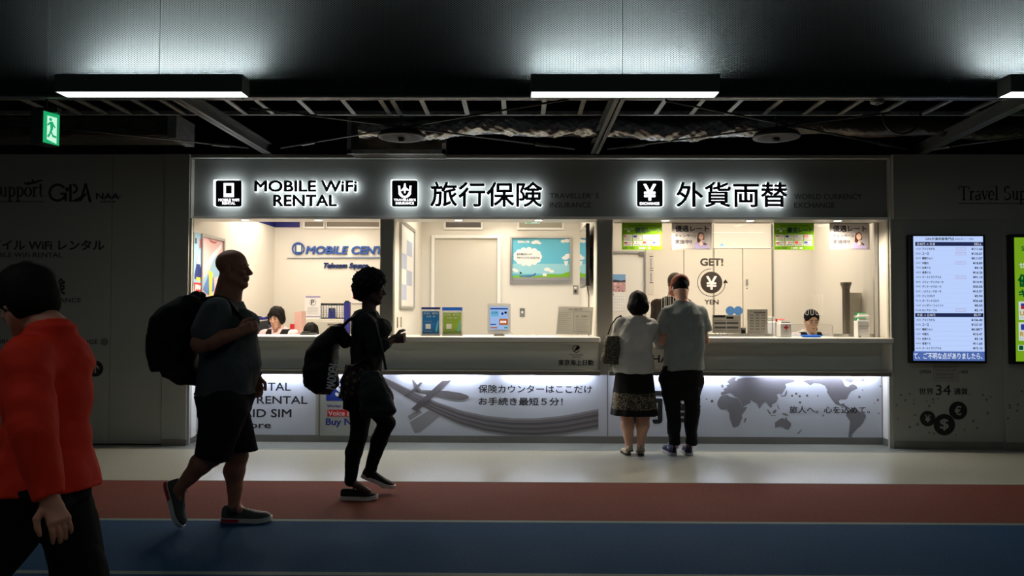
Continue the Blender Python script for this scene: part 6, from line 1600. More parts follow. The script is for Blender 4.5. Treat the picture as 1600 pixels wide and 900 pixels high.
# ------------------------------------------------------------------ 2. dark dressed woman with tote and backpack
def walking_woman():
    P = Person('person', 572, 6.03, 0, 'dark-dressed person with short curly hair walking right, hands raised in front'); J = P.J
    SK = skin('skin_deep_brown', S(70, 46, 38)); BK = cloth('top_black', S(20, 22, 26)); PT = cloth('leggings_black', S(13, 13, 15))
    hd = J(581, 452, 0); H = Head(hd, rotm(0, 6), .94)
    sh, el, wr = J(573, 505, -.16), J(586, 545, -.20), J(615, 531, -.10); sh2, el2, wr2 = J(575, 505, .16), J(592, 543, .20), J(617, 528, -.02 + .06)
    S_ = SDF((-.25, -.35, -.02), (.3, .4, 1.8), .008, [((hd - .14), (hd + .14)), (J(608, 548, -.16), J(642, 508, .12))], .0042)
    H.add(S_, .9, 1.0, False); S_.rc(H.p(-.02, 0, -.06), J(577, 492, 0), .05, .055, .03)
    tr = [(J(0, 625)[2], J(570, 0)[0], 0, .12, .15), (J(0, 600)[2], J(569, 0)[0], 0, .13, .165), (J(0, 566)[2], J(577, 0)[0], 0, .10, .125), (J(0, 540)[2], J(579, 0)[0], 0, .11, .13), (J(0, 512)[2], J(583, 0)[0], 0, .125, .15), (J(0, 494)[2], J(575, 0)[0], 0, .09, .14), (J(0, 486)[2], J(573, 0)[0], 0, .05, .07)]
    S_.loft(tr, .03)
    for a, b_, c in ((sh, el, wr), (sh2, el2, wr2)):
        S_.chain([a, b_], [.046, .036], .02); S_.chain([b_, b_ + (c - b_) * .35, c], [.036, .036, .024], .02)
    hand(S_, wr, (1, .25, .12), (-.1, .9, .2), (0, 0, 1), 52, .92); hand(S_, wr2, (1, -.2, .05), (-.1, -.9, .1), (0, 0, 1), 58, .92)
    # planted near leg, bent far leg
    h1, k1, a1 = J(566, 612, -.08), J(561, 680, -.08), J(547, 752, -.08); h2, k2, a2 = J(572, 612, .09), J(604, 660, .10), J(577, 742, .13)
    for hp, kn, an in ((h1, k1, a1), (h2, k2, a2)):
        S_.chain([hp, kn], [.085, .05], .03); v = an - kn; S_.chain([kn, kn + v * .3 + V3(-.015, 0, 0), an], [.048, .05, .03], .02)
    S_.rc(a1, J(575, 768, -.08), .03, .024, .02); S_.rc(a2, J(600, 758, .13), .03, .024, .02)
    S_.mesh('body', P.root, [SK]); H.extras(P.root, IRIS, BROW)
    S_ = SDF(hd - .2, hd + .2, .006)
    clipf = [(H.p(.062, 0, 0), H.R @ V3(.93, 0, -.30))]
    S_.ell(H.p(-.03, 0, .055), (.115, .105, .10), .03, H.R, clip=clipf); S_.ell(H.p(-.07, 0, -.0), (.075, .09, .085), .03, H.R, clip=clipf); S_.ell(H.p(-.085, 0, -.055), (.045, .06, .04), .02, H.R); S_.ell(H.p(-.02, 0, .06), (.11, .10, .10), .03, H.R, clip=clipf)
    S_.wrinkle(.016, 130, 2); S_.mesh('hair', P.root, [HAIRB])
    # top with long sleeves
    S_ = SDF((-.25, -.35, .8), (.3, .35, 1.5), .008)
    S_.loft([t for t in tr if t[0] > J(0, 605)[2] - .01], .02, .014); S_.ell(J(597, 511, 0), (.065, .12, .06), .04); 
    for a, b_, c in ((sh, el, wr), (sh2, el2, wr2)): S_.rc(a, b_, .062, .05, .03); S_.rc(b_, b_ + (c - b_) * .45, .05, .045, .02); 
    S_.ell(J(574, 492, 0), (.085, .15, .05), .03); S_.wrinkle(.010, 40, 6); S_.ell(H.p(-.01, 0, -.13), (.07, .065, .06), .01, mode='sub'); S_.mesh('top', P.root, [BK])
    # patterned cloth tied round the hips
    m = bpy.data.materials.new('wrap_pattern'); m.use_nodes = True; nt = m.node_tree; bs = nt.nodes['Principled BSDF']; bs.inputs['Roughness'].default_value = .9
    tc = nt.nodes.new('ShaderNodeTexCoord'); vo = nt.nodes.new('ShaderNodeTexVoronoi'); vo.inputs['Scale'].default_value = 26; rp = nt.nodes.new('ShaderNodeValToRGB'); rp.color_ramp.elements[0].position = .35; rp.color_ramp.elements[0].color = S(96, 72, 62); rp.color_ramp.elements[1].position = .45; rp.color_ramp.elements[1].color = S(18, 16, 16)
    nt.links.new(tc.outputs['Object'], vo.inputs['Vector']); nt.links.new(vo.outputs['Distance'], rp.inputs[0]); nt.links.new(rp.outputs[0], bs.inputs['Base Color'])
    S_ = SDF((-.3, -.3, .7), (.3, .3, 1.2), .008); S_.loft([(J(0, 618)[2], J(563, 0)[0], 0, .125, .18), (J(0, 590)[2], J(567, 0)[0], 0, .14, .185), (J(0, 568)[2], J(573, 0)[0], 0, .125, .155)], .02); S_.ell(J(556, 596, -.08), (.07, .1, .09), .03); S_.wrinkle(.016, 40, 11); S_.mesh('hip_wrap', P.root, [m])
    S_ = SDF((-.25, -.3, .0), (.35, .35, 1.0), .008); S_.loft([(J(0, 635)[2], J(568, 0)[0], 0, .12, .15), (J(0, 600)[2], J(569, 0)[0], 0, .135, .17)], .03)
    for hp, kn, an, q in ((h1, k1, a1, 0), (h2, k2, a2, 1)):
        v = an - kn; S_.chain([hp, kn], [.10, .062], .03); S_.chain([kn, kn + v * .35 + V3(-.012, 0, 0), an + v * -.02], [.062, .06, .042], .02)
    S_.wrinkle(.007, 40, 8, (1, 1, .6)); S_.mesh('leggings', P.root, [PT])
    UP = cloth('sneaker_black', S(20, 20, 22), .7); WH = pm('sneaker_sole_white', S(205, 202, 196), .5); LC = pm('lace_black', S(24, 24, 26), .6)
    a, b_ = J(532.5, 775, -.08), J(590, 775, -.08); a[2] = b_[2] = .002; shoe(P.root, a, b_, .09, .06, (0, 0, 1), UP, WH, lace=LC)
    a, b_ = J(564, 745, .13), J(614, 765, .13); dd = unit(b_ - a); b_ = a + dd * .27; b_[2] = max(b_[2], .004); shoe(P.root, a, b_, .09, .06, (-dd[2], 0, dd[0]), UP, WH, lace=LC)
    # backpack with MADDEN down its side
    BP = cloth('school_bag_black', S(14, 14, 16), .7); r = empty('backpack', P.loc, 'narrow black MADDEN backpack hanging low on the curly-haired person', 'backpack'); ORG[r] = Vector((0, 0, 0))
    S_ = SDF((-.5, -.25, .6), (.05, .25, 1.4), .008)
    S_.loft([(J(0, 612)[2], J(512, 0)[0], -.03, .05, .08), (J(0, 600)[2], J(511, 0)[0], -.03, .115, .13), (J(0, 575)[2], J(508, 0)[0], -.03, .125, .15), (J(0, 545)[2], J(511, 0)[0], -.03, .105, .15), (J(0, 525)[2], J(520, 0)[0], -.03, .08, .13), (J(0, 508)[2], J(532, 0)[0], -.03, .035, .08)], .02, p=2.5)
    S_.rc(J(490, 562, -.03), J(489, 592, -.03), .055, .06, .03); S_.rc(J(529, 514, -.03), J(540, 532, -.04), .035, .05, .02); S_.wrinkle(.014, 26, 9); S_.mesh('main_bag', r, [BP])
    b = MB(); pts = [J(533, 512, -.13), J(545, 500, -.13), J(560, 493, -.13), J(575, 494, -.14), J(588, 506, -.145), J(592, 525, -.15), J(580, 555, -.17), J(550, 575, -.16)]
    for a_, c_ in zip(pts[:-1], pts[1:]): b.tube([Vector(a_), Vector(c_)], .012, BP, 8)
    b.build('shoulder_strap', r, smooth=True)
    # lettering wraps on the near side of the bag
    b = MB(); YL = -.185
    v0 = J(517.5, 607, -.17); v1 = J(523, 569, -.17)
    org_, ax_u = V3(*v0), unit(v1 - v0); Lw = np.linalg.norm(v1 - v0) ; ax_v = unit(V3(-ax_u[2], 0, ax_u[0])); hw = .062
    b.textm('MADDEN', lambda u, v, w: tuple(org_ + ax_u * (u * Lw) + ax_v * ((v - .5) * hw) + V3(0, -.028 - w, 0)), pm('bag_letter_white', S(235, 236, 240), .5), .002, 3, (Lw, hw), .003)
    b.build('lettering', r)
    # tote bag in front
    TB = cloth('tote_charcoal', S(34, 40, 42), .75); r = empty('tote_bag', P.loc, 'soft charcoal tote bag hanging at the hip of the curly-haired person', 'bag'); ORG[r] = Vector((0, 0, 0))
    S_ = SDF((-.15, -.45, .6), (.4, .1, 1.2), .008)
    S_.loft([(J(0, 641)[2], J(601, 0)[0], -.25, .10, .05), (J(0, 632)[2], J(603, 0)[0], -.25, .125, .075), (J(0, 610)[2], J(601, 0)[0], -.25, .118, .075), (J(0, 590)[2], J(596, 0)[0], -.25, .095, .055), (J(0, 574)[2], J(592, 0)[0], -.25, .075, .025)], .01, p=3); S_.wrinkle(.018, 24, 3); S_.mesh('bag_body', r, [TB])
    b = MB()
    for dy in (-.27, -.23):
        pts = [Vector(J(x, y, d)) for x, y, d in ((584, 577, dy), (578, 545, dy + .04), (572, 510, -.17), (574, 492, -.14), (586, 505, -.18), (597, 545, dy + .02), (603, 578, dy))]
        b.tube(pts, .009, TB, 8)
    b.build('handle', r, smooth=True)
walking_woman()

# ------------------------------------------------------------------ 3. woman at the counter, seen from behind
def counter_woman():
    P = Person('person', 992, 7.86, 90, 'dark-haired person in a grey blouse and patterned black skirt at the exchange counter'); J = P.J
    SK = skin('skin_light', S(196, 150, 128)); BL = cloth('blouse_grey', S(192, 191, 186)); 
    hd = J(997, 476, .03); H = Head(hd, rotm(-8, 22), .94)
    shl, shr = J(971, 505, 0), J(1018, 508, 0); ell_, wl_ = J(962, 536, .06), J(978, 538, .28); elr, wr_ = J(1030, 536, .10), J(1034, 527, .33)
    S_ = SDF((-.35, -.35, -.02), (.45, .35, 1.65), .0085, [((hd - .13), (hd + .13))], .0045)
    H.add(S_, .9, .9); S_.rc(H.p(-.02, 0, -.05), J(995, 500, -.0), .052, .06, .03)
    z = lambda y: J(0, y)[2]; yc = lambda x: J(x, 0)[1]
    tr = [(z(640), 0, yc(991), .12, .16), (z(600), 0, yc(990), .135, .185), (z(573), 0, yc(990), .12, .17), (z(545), .0, yc(991), .11, .155), (z(520), -.01, yc(993), .115, .165), (z(503), -.01, yc(994.5), .095, .16), (z(495), 0, yc(995), .06, .09)]
    S_.loft(tr, .03)
    for a, b_, c in ((shl, ell_, wl_), (shr, elr, wr_)): S_.chain([a, b_], [.048, .040], .02); S_.chain([b_, b_ + (c - b_) * .35, c], [.040, .038, .025], .02)
    hand(S_, wl_, (1, -.2, -.1), (0, 0, -1), (0, -1, 0), 20, .9); hand(S_, wr_, (1, .2, -.1), (0, 0, -1), (0, 1, 0), 20, .9)
    for hx, kx, ax_ in ((979, 979, 983), (1003, 1005, 1001)):
        kn, an = J(kx, 650, .0), J(ax_, 697, .0); S_.chain([J(hx, 590, 0), kn], [.10, .062], .03); v = an - kn; S_.chain([kn, kn + v * .3 + V3(-.02, 0, 0), kn + v * .65 + V3(-.006, 0, 0), an], [.062, .064, .045, .034], .02); S_.rc(an, an + V3(.12, 0, -.035), .034, .026, .02)
    S_.mesh('body', P.root, [SK]); H.extras(P.root, IRIS, BROW)
    S_ = SDF(hd - .22, hd + .2, .0055)
    cf = [(H.p(.03, 0, 0), H.R @ V3(.9, 0, -.43))]
    S_.ell(H.p(-.018, 0, .04), (.112, .093, .095), .02, H.R, clip=cf); S_.ell(H.p(-.045, 0, -.045), (.088, .108, .085), .03, H.R, clip=cf); S_.wrinkle(.005, 90, 3, (1, 1, .15)); S_.mesh('hair', P.root, [HAIRB])
    b = MB(); c = H.p(-.06, -.085, .0); b.tube([Vector(c + V3(-.02, -.02, .012)), Vector(c + V3(-.012, -.026, -.012))], .004, M_chrome, 8); b.build('hair_clip', P.root)
    S_ = SDF((-.35, -.35, .7), (.4, .35, 1.5), .0075)
    tb = [(z(578), -.005, yc(990), .15, .195), (z(571), -.01, yc(990), .15, .20), (z(560), -.01, yc(990), .145, .185)] + [(a[0], a[1], a[2], a[3] + .012, a[4] + .012) for a in tr[3:]]
    S_.loft(tb, .02); S_.ell(J(995, 500, -.01), (.09, .15, .045), .03)
    for a, b_, c in ((shl, ell_, wl_), (shr, elr, wr_)): S_.rc(a, b_, .066, .060, .03); S_.rc(b_, b_ + (c - b_) * .12, .058, .056, .02)
    S_.wrinkle(.013, 30, 12, (1, 1, .7)); S_.mesh('blouse', P.root, [BL])
    # skirt with a light patterned band
    BKS = cloth('skirt_black', S(14, 14, 15)); m = bpy.data.materials.new('skirt_band'); m.use_nodes = True; nt = m.node_tree; bs = nt.nodes['Principled BSDF']; bs.inputs['Roughness'].default_value = .9
    tc = nt.nodes.new('ShaderNodeTexCoord'); vo = nt.nodes.new('ShaderNodeTexVoronoi'); vo.inputs['Scale'].default_value = 46; vo.feature = 'DISTANCE_TO_EDGE'; nz = nt.nodes.new('ShaderNodeTexNoise'); nz.inputs['Scale'].default_value = 30
    mu = nt.nodes.new('ShaderNodeMath'); mu.operation = 'MULTIPLY'; rp = nt.nodes.new('ShaderNodeValToRGB'); rp.color_ramp.interpolation = 'CONSTANT'; rp.color_ramp.elements[0].color = S(32, 29, 26); rp.color_ramp.elements[1].position = .075; rp.color_ramp.elements[1].color = S(128, 118, 94)
    nt.links.new(tc.outputs['Object'], vo.inputs['Vector']); nt.links.new(tc.outputs['Object'], nz.inputs['Vector']); nt.links.new(vo.outputs['Distance'], mu.inputs[0]); nt.links.new(nz.outputs['Fac'], mu.inputs[1]); nt.links.new(mu.outputs[0], rp.inputs[0]); nt.links.new(rp.outputs[0], bs.inputs['Base Color'])
    S_ = SDF((-.3, -.35, .3), (.3, .35, 1.0), .008)
    secs = [(z(644), 0, yc(990.5), .19, .232), (z(620), 0, yc(990), .175, .215), (z(600), 0, yc(990), .16, .20), (z(572), 0, yc(990), .135, .178)]
    A = np.array(sorted(secs))
    def fn(X, Y, Z):
        zc_ = np.clip(Z, A[0, 0], A[-1, 0]); g = lambda q: np.interp(zc_.ravel(), A[:, 0], A[:, q]).reshape(zc_.shape)
        th = np.arctan2(Y - g(2), X - g(1)); am = .03 * (z(580) - Z).clip(0, .4) / .4
        kk = np.sqrt(((X - g(1)) / g(3)) ** 2 + ((Y - g(2)) / g(4)) ** 2) * (1 + am * np.sin(th * 11 + 1))
        d = (kk - 1) * g(3); inner = -(d + .012); d = np.where(Z < z(585), np.maximum(d, inner), d)
        return np.maximum(d, np.maximum(Z - z(572), z(644) - Z))
    S_.add((-.22, -.3, z(644)), (.22, .3, z(572)), fn, .002)
    zb0, zb1 = z(634), z(609); S_.mesh('skirt', P.root, [BKS, m], lambda C: ((C[:, 2] > zb0) & (C[:, 2] < zb1)).astype(int))
    FL = pm('shoe_taupe', S(150, 138, 118), .5); DS = pm('shoe_sole_dark', S(20, 18, 18), .5)
    for ax_ in (982, 1002):
        a = J(ax_, 708.5, -.045); a[2] = .003; b_ = a + V3(.225, .0 + (.02 if ax_ < 990 else -.02), 0); shoe(P.root, a, b_, .082, .055, (0, 0, 1), FL, DS, 'pump', .02)
        an = J(ax_ + (1 if ax_ < 990 else -1), 697, 0); b = MB(); b.tube([Vector(an + V3(-.03, 0, -.045)), Vector(an + V3(-.012, 0, .0))], [.040, .032], FL, 16); b.build('heel_counter', P.root, smooth=True)
    # patterned shoulder bag
    r = empty('shoulder_bag', P.loc, 'black and tan snakeskin patterned shoulder bag on the skirted person', 'bag', None, None, P.th); ORG[r] = Vector((0, 0, 0))
    mb = bpy.data.materials.new('bag_snake'); mb.use_nodes = True; nt = mb.node_tree; bs = nt.nodes['Principled BSDF']; bs.inputs['Roughness'].default_value = .6
    tc = nt.nodes.new('ShaderNodeTexCoord'); vo = nt.nodes.new('ShaderNodeTexVoronoi'); vo.inputs['Scale'].default_value = 75; rp = nt.nodes.new('ShaderNodeValToRGB'); rp.color_ramp.elements[0].position = .38; rp.color_ramp.elements[0].color = S(20, 18, 16); rp.color_ramp.elements[1].position = .62; rp.color_ramp.elements[1].color = S(104, 96, 76)
    nt.links.new(tc.outputs['Object'], vo.inputs['Vector']); nt.links.new(vo.outputs['Distance'], rp.inputs[0]); nt.links.new(rp.outputs[0], bs.inputs['Base Color'])
    S_ = SDF((-.3, -.1, .8), (.2, .5, 1.2), .007); S_.loft([(z(565), -.05, yc(953.5), .055, .085), (z(558), -.05, yc(952), .06, .088), (z(540), -.05, yc(954), .05, .078), (z(522), -.05, yc(956.5), .025, .062)], .01, p=3); S_.wrinkle(.008, 30, 5); S_.mesh('bag_body', r, [mb])
    b = MB()
    for dx in (-.03, .03): b.tube([Vector(J(x, y, dx - .03)) for x, y in ((950, 523), (955, 508), (963, 497), (970, 493))] + [Vector(J(972, 500, .05)), Vector(J(965, 523, .0))], .007, M_black, 8)
    b.build('handle', r, smooth=True)
counter_woman()

# ------------------------------------------------------------------ 4. man with cap at the counter, seen from behind
def counter_man():
    P = Person('person', 1067, 7.88, 90, 'person in a grey T-shirt, brown cap and black trousers at the exchange counter'); J = P.J
    SK = skin('skin_fair', S(206, 160, 138)); TS = cloth('tshirt_grey', S(140, 146, 145)); PT = cloth('trousers_black', S(14, 14, 16))
    hd = J(1063, 451, .05); H = Head(hd, rotm(4, 28), .98); z = lambda y: J(0, y)[2]; yc = lambda x: J(x, 0)[1]
    sl, sr = J(1043, 489, 0), J(1093, 489, 0); el, wl_ = J(1034, 533, .02), J(1044, 545, .26); er, wr_ = J(1101, 533, .02), J(1090, 540, .27)
    S_ = SDF((-.35, -.4, -.02), (.5, .4, 1.8), .0085, [((hd - .13), (hd + .13))], .0045)
    H.add(S_, 1, 1); S_.rc(H.p(-.03, 0, -.04), J(1066, 478, -.0), .052, .062, .03)
    tr = [(z(600), 0, yc(1064), .12, .16), (z(575), 0, yc(1065), .125, .18), (z(545), 0, yc(1067), .12, .175), (z(515), -.01, yc(1068), .13, .19), (z(490), -.015, yc(1068), .11, .175), (z(475), -.01, yc(1067), .075, .11), (z(468), 0, yc(1066), .05, .08)]
    S_.loft(tr, .03)
    for a, b_, c in ((sl, el, wl_), (sr, er, wr_)): S_.chain([a, b_], [.055, .042], .03); S_.chain([b_, b_ + (c - b_) * .35, c], [.042, .040, .028], .02)
    hand(S_, wl_, (1, -.3, 0), (0, 0, -1), (0, -1, 0), 25, 1); hand(S_, wr_, (1, .3, 0), (0, 0, -1), (0, 1, 0), 25, 1)
    for hx, kx, ax_ in ((1051, 1054, 1053), (1080, 1079, 1077)):
        kn, an = J(kx, 645, .01), J(ax_, 697, 0); S_.chain([J(hx, 600, 0), kn, an], [.07, .045, .036], .03); S_.rc(an, an + V3(.13, 0, -.04), .036, .028, .02)
    S_.mesh('body', P.root, [SK]); H.extras(P.root, IRIS, BROW)
    S_ = SDF(hd - .18, hd + .18, .0055); cf = [(H.p(.03, 0, 0), H.R @ V3(.9, 0, -.43))]
    S_.ell(H.p(-.016, 0, .028), (.103, .0765, .090), .02, H.R, clip=cf + [(H.p(0, 0, -.042), H.R @ V3(.3, 0, -.95))]); S_.wrinkle(.004, 110, 3); S_.mesh('hair', P.root, [HAIRB])
    CP = cloth('cap_brown', S(124, 72, 54)); S_ = SDF(hd - .22, hd + .26, .0055)
    S_.ell(H.p(-.010, 0, .052), (.114, .092, .092), .005, H.R, clip=[(H.p(0, 0, .016), H.R @ V3(-.10, 0, -1))]); S_.ell(H.p(-.118, 0, .022), (.05, .046, .040), .006, H.R, 'sub')
    S_.ell(H.p(.12, 0, .028), (.085, .075, .010), .01, H.R); S_.mesh('cap', P.root, [CP])
    b = MB(); b.tube([Vector(H.p(-.113 + .012 * abs(t) ** 2 * 3,   .050 * t, .016)) for t in np.linspace(-1, 1, 9)], .007, CP, 8); b.build('cap_strap', P.root, smooth=True)
    S_ = SDF((-.35, -.42, .8), (.4, .42, 1.65), .0075)
    tb = [(z(573), -.01, yc(1066.5), .145, .195), (z(555), -.01, yc(1067), .145, .193), (z(530), -.01, yc(1068), .145, .192), (z(505), -.015, yc(1068), .15, .20), (z(488), -.015, yc(1068), .13, .185), (z(475), -.01, yc(1067), .09, .125), (z(467), 0, yc(1066), .062, .085)]
    S_.loft(tb, .02)
    for a, b_, s_ in ((sl, el, -1), (sr, er, 1)): S_.rc(a, a + (b_ - a) * .60 + V3(0, -s_ * .012, 0),   .070, .080, .035, clip=[(a + (b_ - a) * .68, unit(b_ - a))])
    S_.wrinkle(.014, 28, 21, (1, 1, .7)); S_.mesh('t_shirt', P.root, [TS])
    S_ = SDF((-.3, -.35, .02), (.3, .35, 1.0), .008); S_.loft([(z(618), 0, yc(1064), .10, .165), (z(600), 0, yc(1063.5), .13, .195), (z(585), 0, yc(1063.5), .14, .20), (z(568), 0, yc(1064), .135, .185)], .03)
    for hx, kx, ax_ in ((1047.5, 1051.5, 1054.5), (1080, 1081, 1079.5)):
        kn, an = J(kx, 640, .01), J(ax_, 690, .0); S_.chain([J(hx, 592, 0), kn, an], [.108, .070, .055], .012)
    S_.wrinkle(.014, 34, 31, (1, 1, .6)); S_.cut((0, 0, z(691)), (0, 0, -1)); S_.mesh('trousers', P.root, [PT])
    UP = cloth('sneaker_navy', S(26, 28, 52), .6); WH = pm('sneaker_sole_grey', S(150, 150, 156), .5); LC = pm('sneaker_stripe', S(200, 205, 215), .5)
    for ax_, s_ in ((1053, -1), (1077, 1)):
        a = J(ax_, 709, -.07); a[2] = .003; b_ = a + V3(.29, -s_ * .03, 0); o = shoe(P.root, a, b_, .108, .085, (0, 0, 1), UP, WH, lace=LC)
        b = MB(); q = Vector(a) + Vector((.06, -s_ * .043, .058)); b.tube([q + Vector((-.02, -s_ * .002, .018)), q, q + Vector((.05, -s_ * .004, .022))], [.002, .005, .001], LC, 6); b.build('side_mark', o, smooth=True)
counter_man()

# ------------------------------------------------------------------ 5. person in red jacket passing left, near the camera
def red_jacket():
    P = Person('person', 72, 2.68, 142, 'person in a bright red-orange jacket and black trousers walking off left'); J = P.J
    SK = skin('skin_warm', S(190, 132, 108)); RJ = pm('jacket_red', S(226, 48, 22), .7, noise=(4, .05), bump=(420, .12, .001), spec=.25); PT = cloth('suit_trousers_black', S(12, 12, 15))
    z = lambda y: J(72, y)[2]
    hd = J(41, 473, .06); H = Head(hd, rotm(10, 24), .95)
    print('red z', z(750), z(510), H.c)
    shl, shr = J(42, 560, -.10), J(98, 558, .10); el, wl_ = J(52, 672, -.17), J(78, 780, -.19); er, wr_ = J(60, 650, .26), J(2, 700, .42)
    S_ = SDF((-.5, -.5, -.02), (.8, .5, 1.65), .009, [((hd - .13), (hd + .13)), (J(60, 840, -.32), J(125, 770, -.12))], .0045)
    H.add(S_, .92, .9); S_.rc(H.p(-.03, 0, -.05), J(84, 520, .03), .052, .062, .03)
    c0 = J(88, 545, .03)
    def cc(px, py, dy=.03): q = J(px, py, dy); return q[0], q[1]
    tr = [(z(790), *cc(72, 790), .09, .10), (z(740), *cc(72, 740), .09, .105), (z(680), *cc(74, 680), .075, .095), (z(620), *cc(75, 620), .08, .10), (z(570), *cc(75, 570), .075, .10), (z(535), *cc(77, 535), .055, .07), (z(520), *cc(80, 520), .045, .05)]
    S_.loft(tr, .03)
    for a, b_, c in ((shl, el, wl_), (shr, er, wr_)): S_.chain([a, b_], [.055, .042], .03); S_.chain([b_, b_ + (c - b_) * .35, c], [.042, .038, .026], .02)
    hand(S_, wl_, J(97, 826, -.22) - wl_, J(60, 800, -.1) - J(90, 800, -.25), P.J(30, 800, -.22) - J(80, 800, -.22), 26, .94); hand(S_, wr_, (1, 0, -.3), (0, 1, 0), (0, 0, 1), 40, .94)
    hl, kl, al = J(60, 780, -.04), J(52, 985, -.10), None
    hipL = V3(*cc(60, 780, -.05), .80); hipR = V3(*cc(93, 780, .10), .80)
    kL = hipL + V3(.40, .02, -.33); aL = kL + V3(.14, .0, -.38); kR = hipR + V3(-.17, -.02, -.38); aR = kR + V3(-.28, 0, -.28)
    for hp, kn, an in ((hipL, kL, aL), (hipR, kR, aR)): S_.chain([hp, kn, an], [.07, .05, .036], .03)
    S_.rc(aL, aL + V3(.12, 0, -.03), .03, .025, .02); S_.rc(aR, aR + V3(.08, 0, -.08), .03, .025, .02)
    S_.mesh('body', P.root, [SK]); H.extras(P.root, IRIS, BROW)
    S_ = SDF(hd - .2, hd + .2, .0055); cf = [(H.p(.045, 0, .02), H.R @ V3(.9, 0, -.43))]
    S_.ell(H.p(-.016, 0, .042), (.115, .094, .098), .02, H.R, clip=cf); S_.ell(H.p(-.055, 0, -.02), (.07, .078, .07), .03, H.R, clip=cf); S_.wrinkle(.005, 80, 3, (1, 1, .3)); S_.mesh('hair', P.root, [HAIRB])
    # jacket
    S_ = SDF((-.5, -.5, .6), (.8, .5, 1.5), .0075)
    tb = [(z(764), *cc(69, 770), .165, .18), (z(735), *cc(71, 740), .145, .16), (z(700), *cc(74, 700), .118, .138), (z(660), *cc(75, 660), .11, .13), (z(620), *cc(75, 620), .115, .138), (z(570), *cc(75, 570), .11, .145), (z(540), *cc(76, 540), .095, .12), (z(522), *cc(79, 522), .072, .085), (z(508), *cc(82, 508), .066, .072)]
    S_.loft(tb, .02)
    for a, b_, c in ((shl, el, wl_), (shr, er, wr_)):
        S_.rc(a, b_, .076, .066, .035); S_.rc(b_, b_ + (c - b_) * .95, .066, .046, .02, clip=[(b_ + (c - b_) * .97, unit(c - b_))]); 
    S_.wrinkle(.007, 42, 17, (1, 1, 1.3)); S_.rc(J(82, 520, .03), J(79, 505, .03), .067, .063, .01, clip=[(J(80, 503, .03), unit((.25, 0, 1)))])
    S_.mesh('jacket', P.root, [RJ])
    S_ = SDF((-.6, -.4, .02), (.8, .4, 1.0), .009); S_.loft([(.76, *cc(74, 780), .12, .14), (z(745), *cc(75, 745), .115, .135)], .03)
    for hp, kn, an in ((hipL, kL, aL), (hipR, kR, aR)): S_.chain([hp - V3(0, 0, .01), kn, an], [.094, .082, .072], .012)
    S_.wrinkle(.012, 26, 13); S_.mesh('trousers', P.root, [PT])
    UP = pm('court_shoe_black', S(14, 14, 15), .35); DS = pm('shoe_sole_dark', S(20, 18, 18), .5)
    a = aL + V3(-.05, 0, 0); a[2] = .002; shoe(P.root, a, a + V3(.25, 0, 0), .085, .06, (0, 0, 1), UP, DS, 'pump', .02)
    a = aR + V3(-.06, 0, .0); a[2] = max(aR[2] - .02, .10); d_ = unit(V3(.85, 0, -.42)); shoe(P.root, a, a + d_ * .24, .085, .06, (-d_[2], 0, d_[0]), UP, DS, 'pump', .02)
red_jacket()

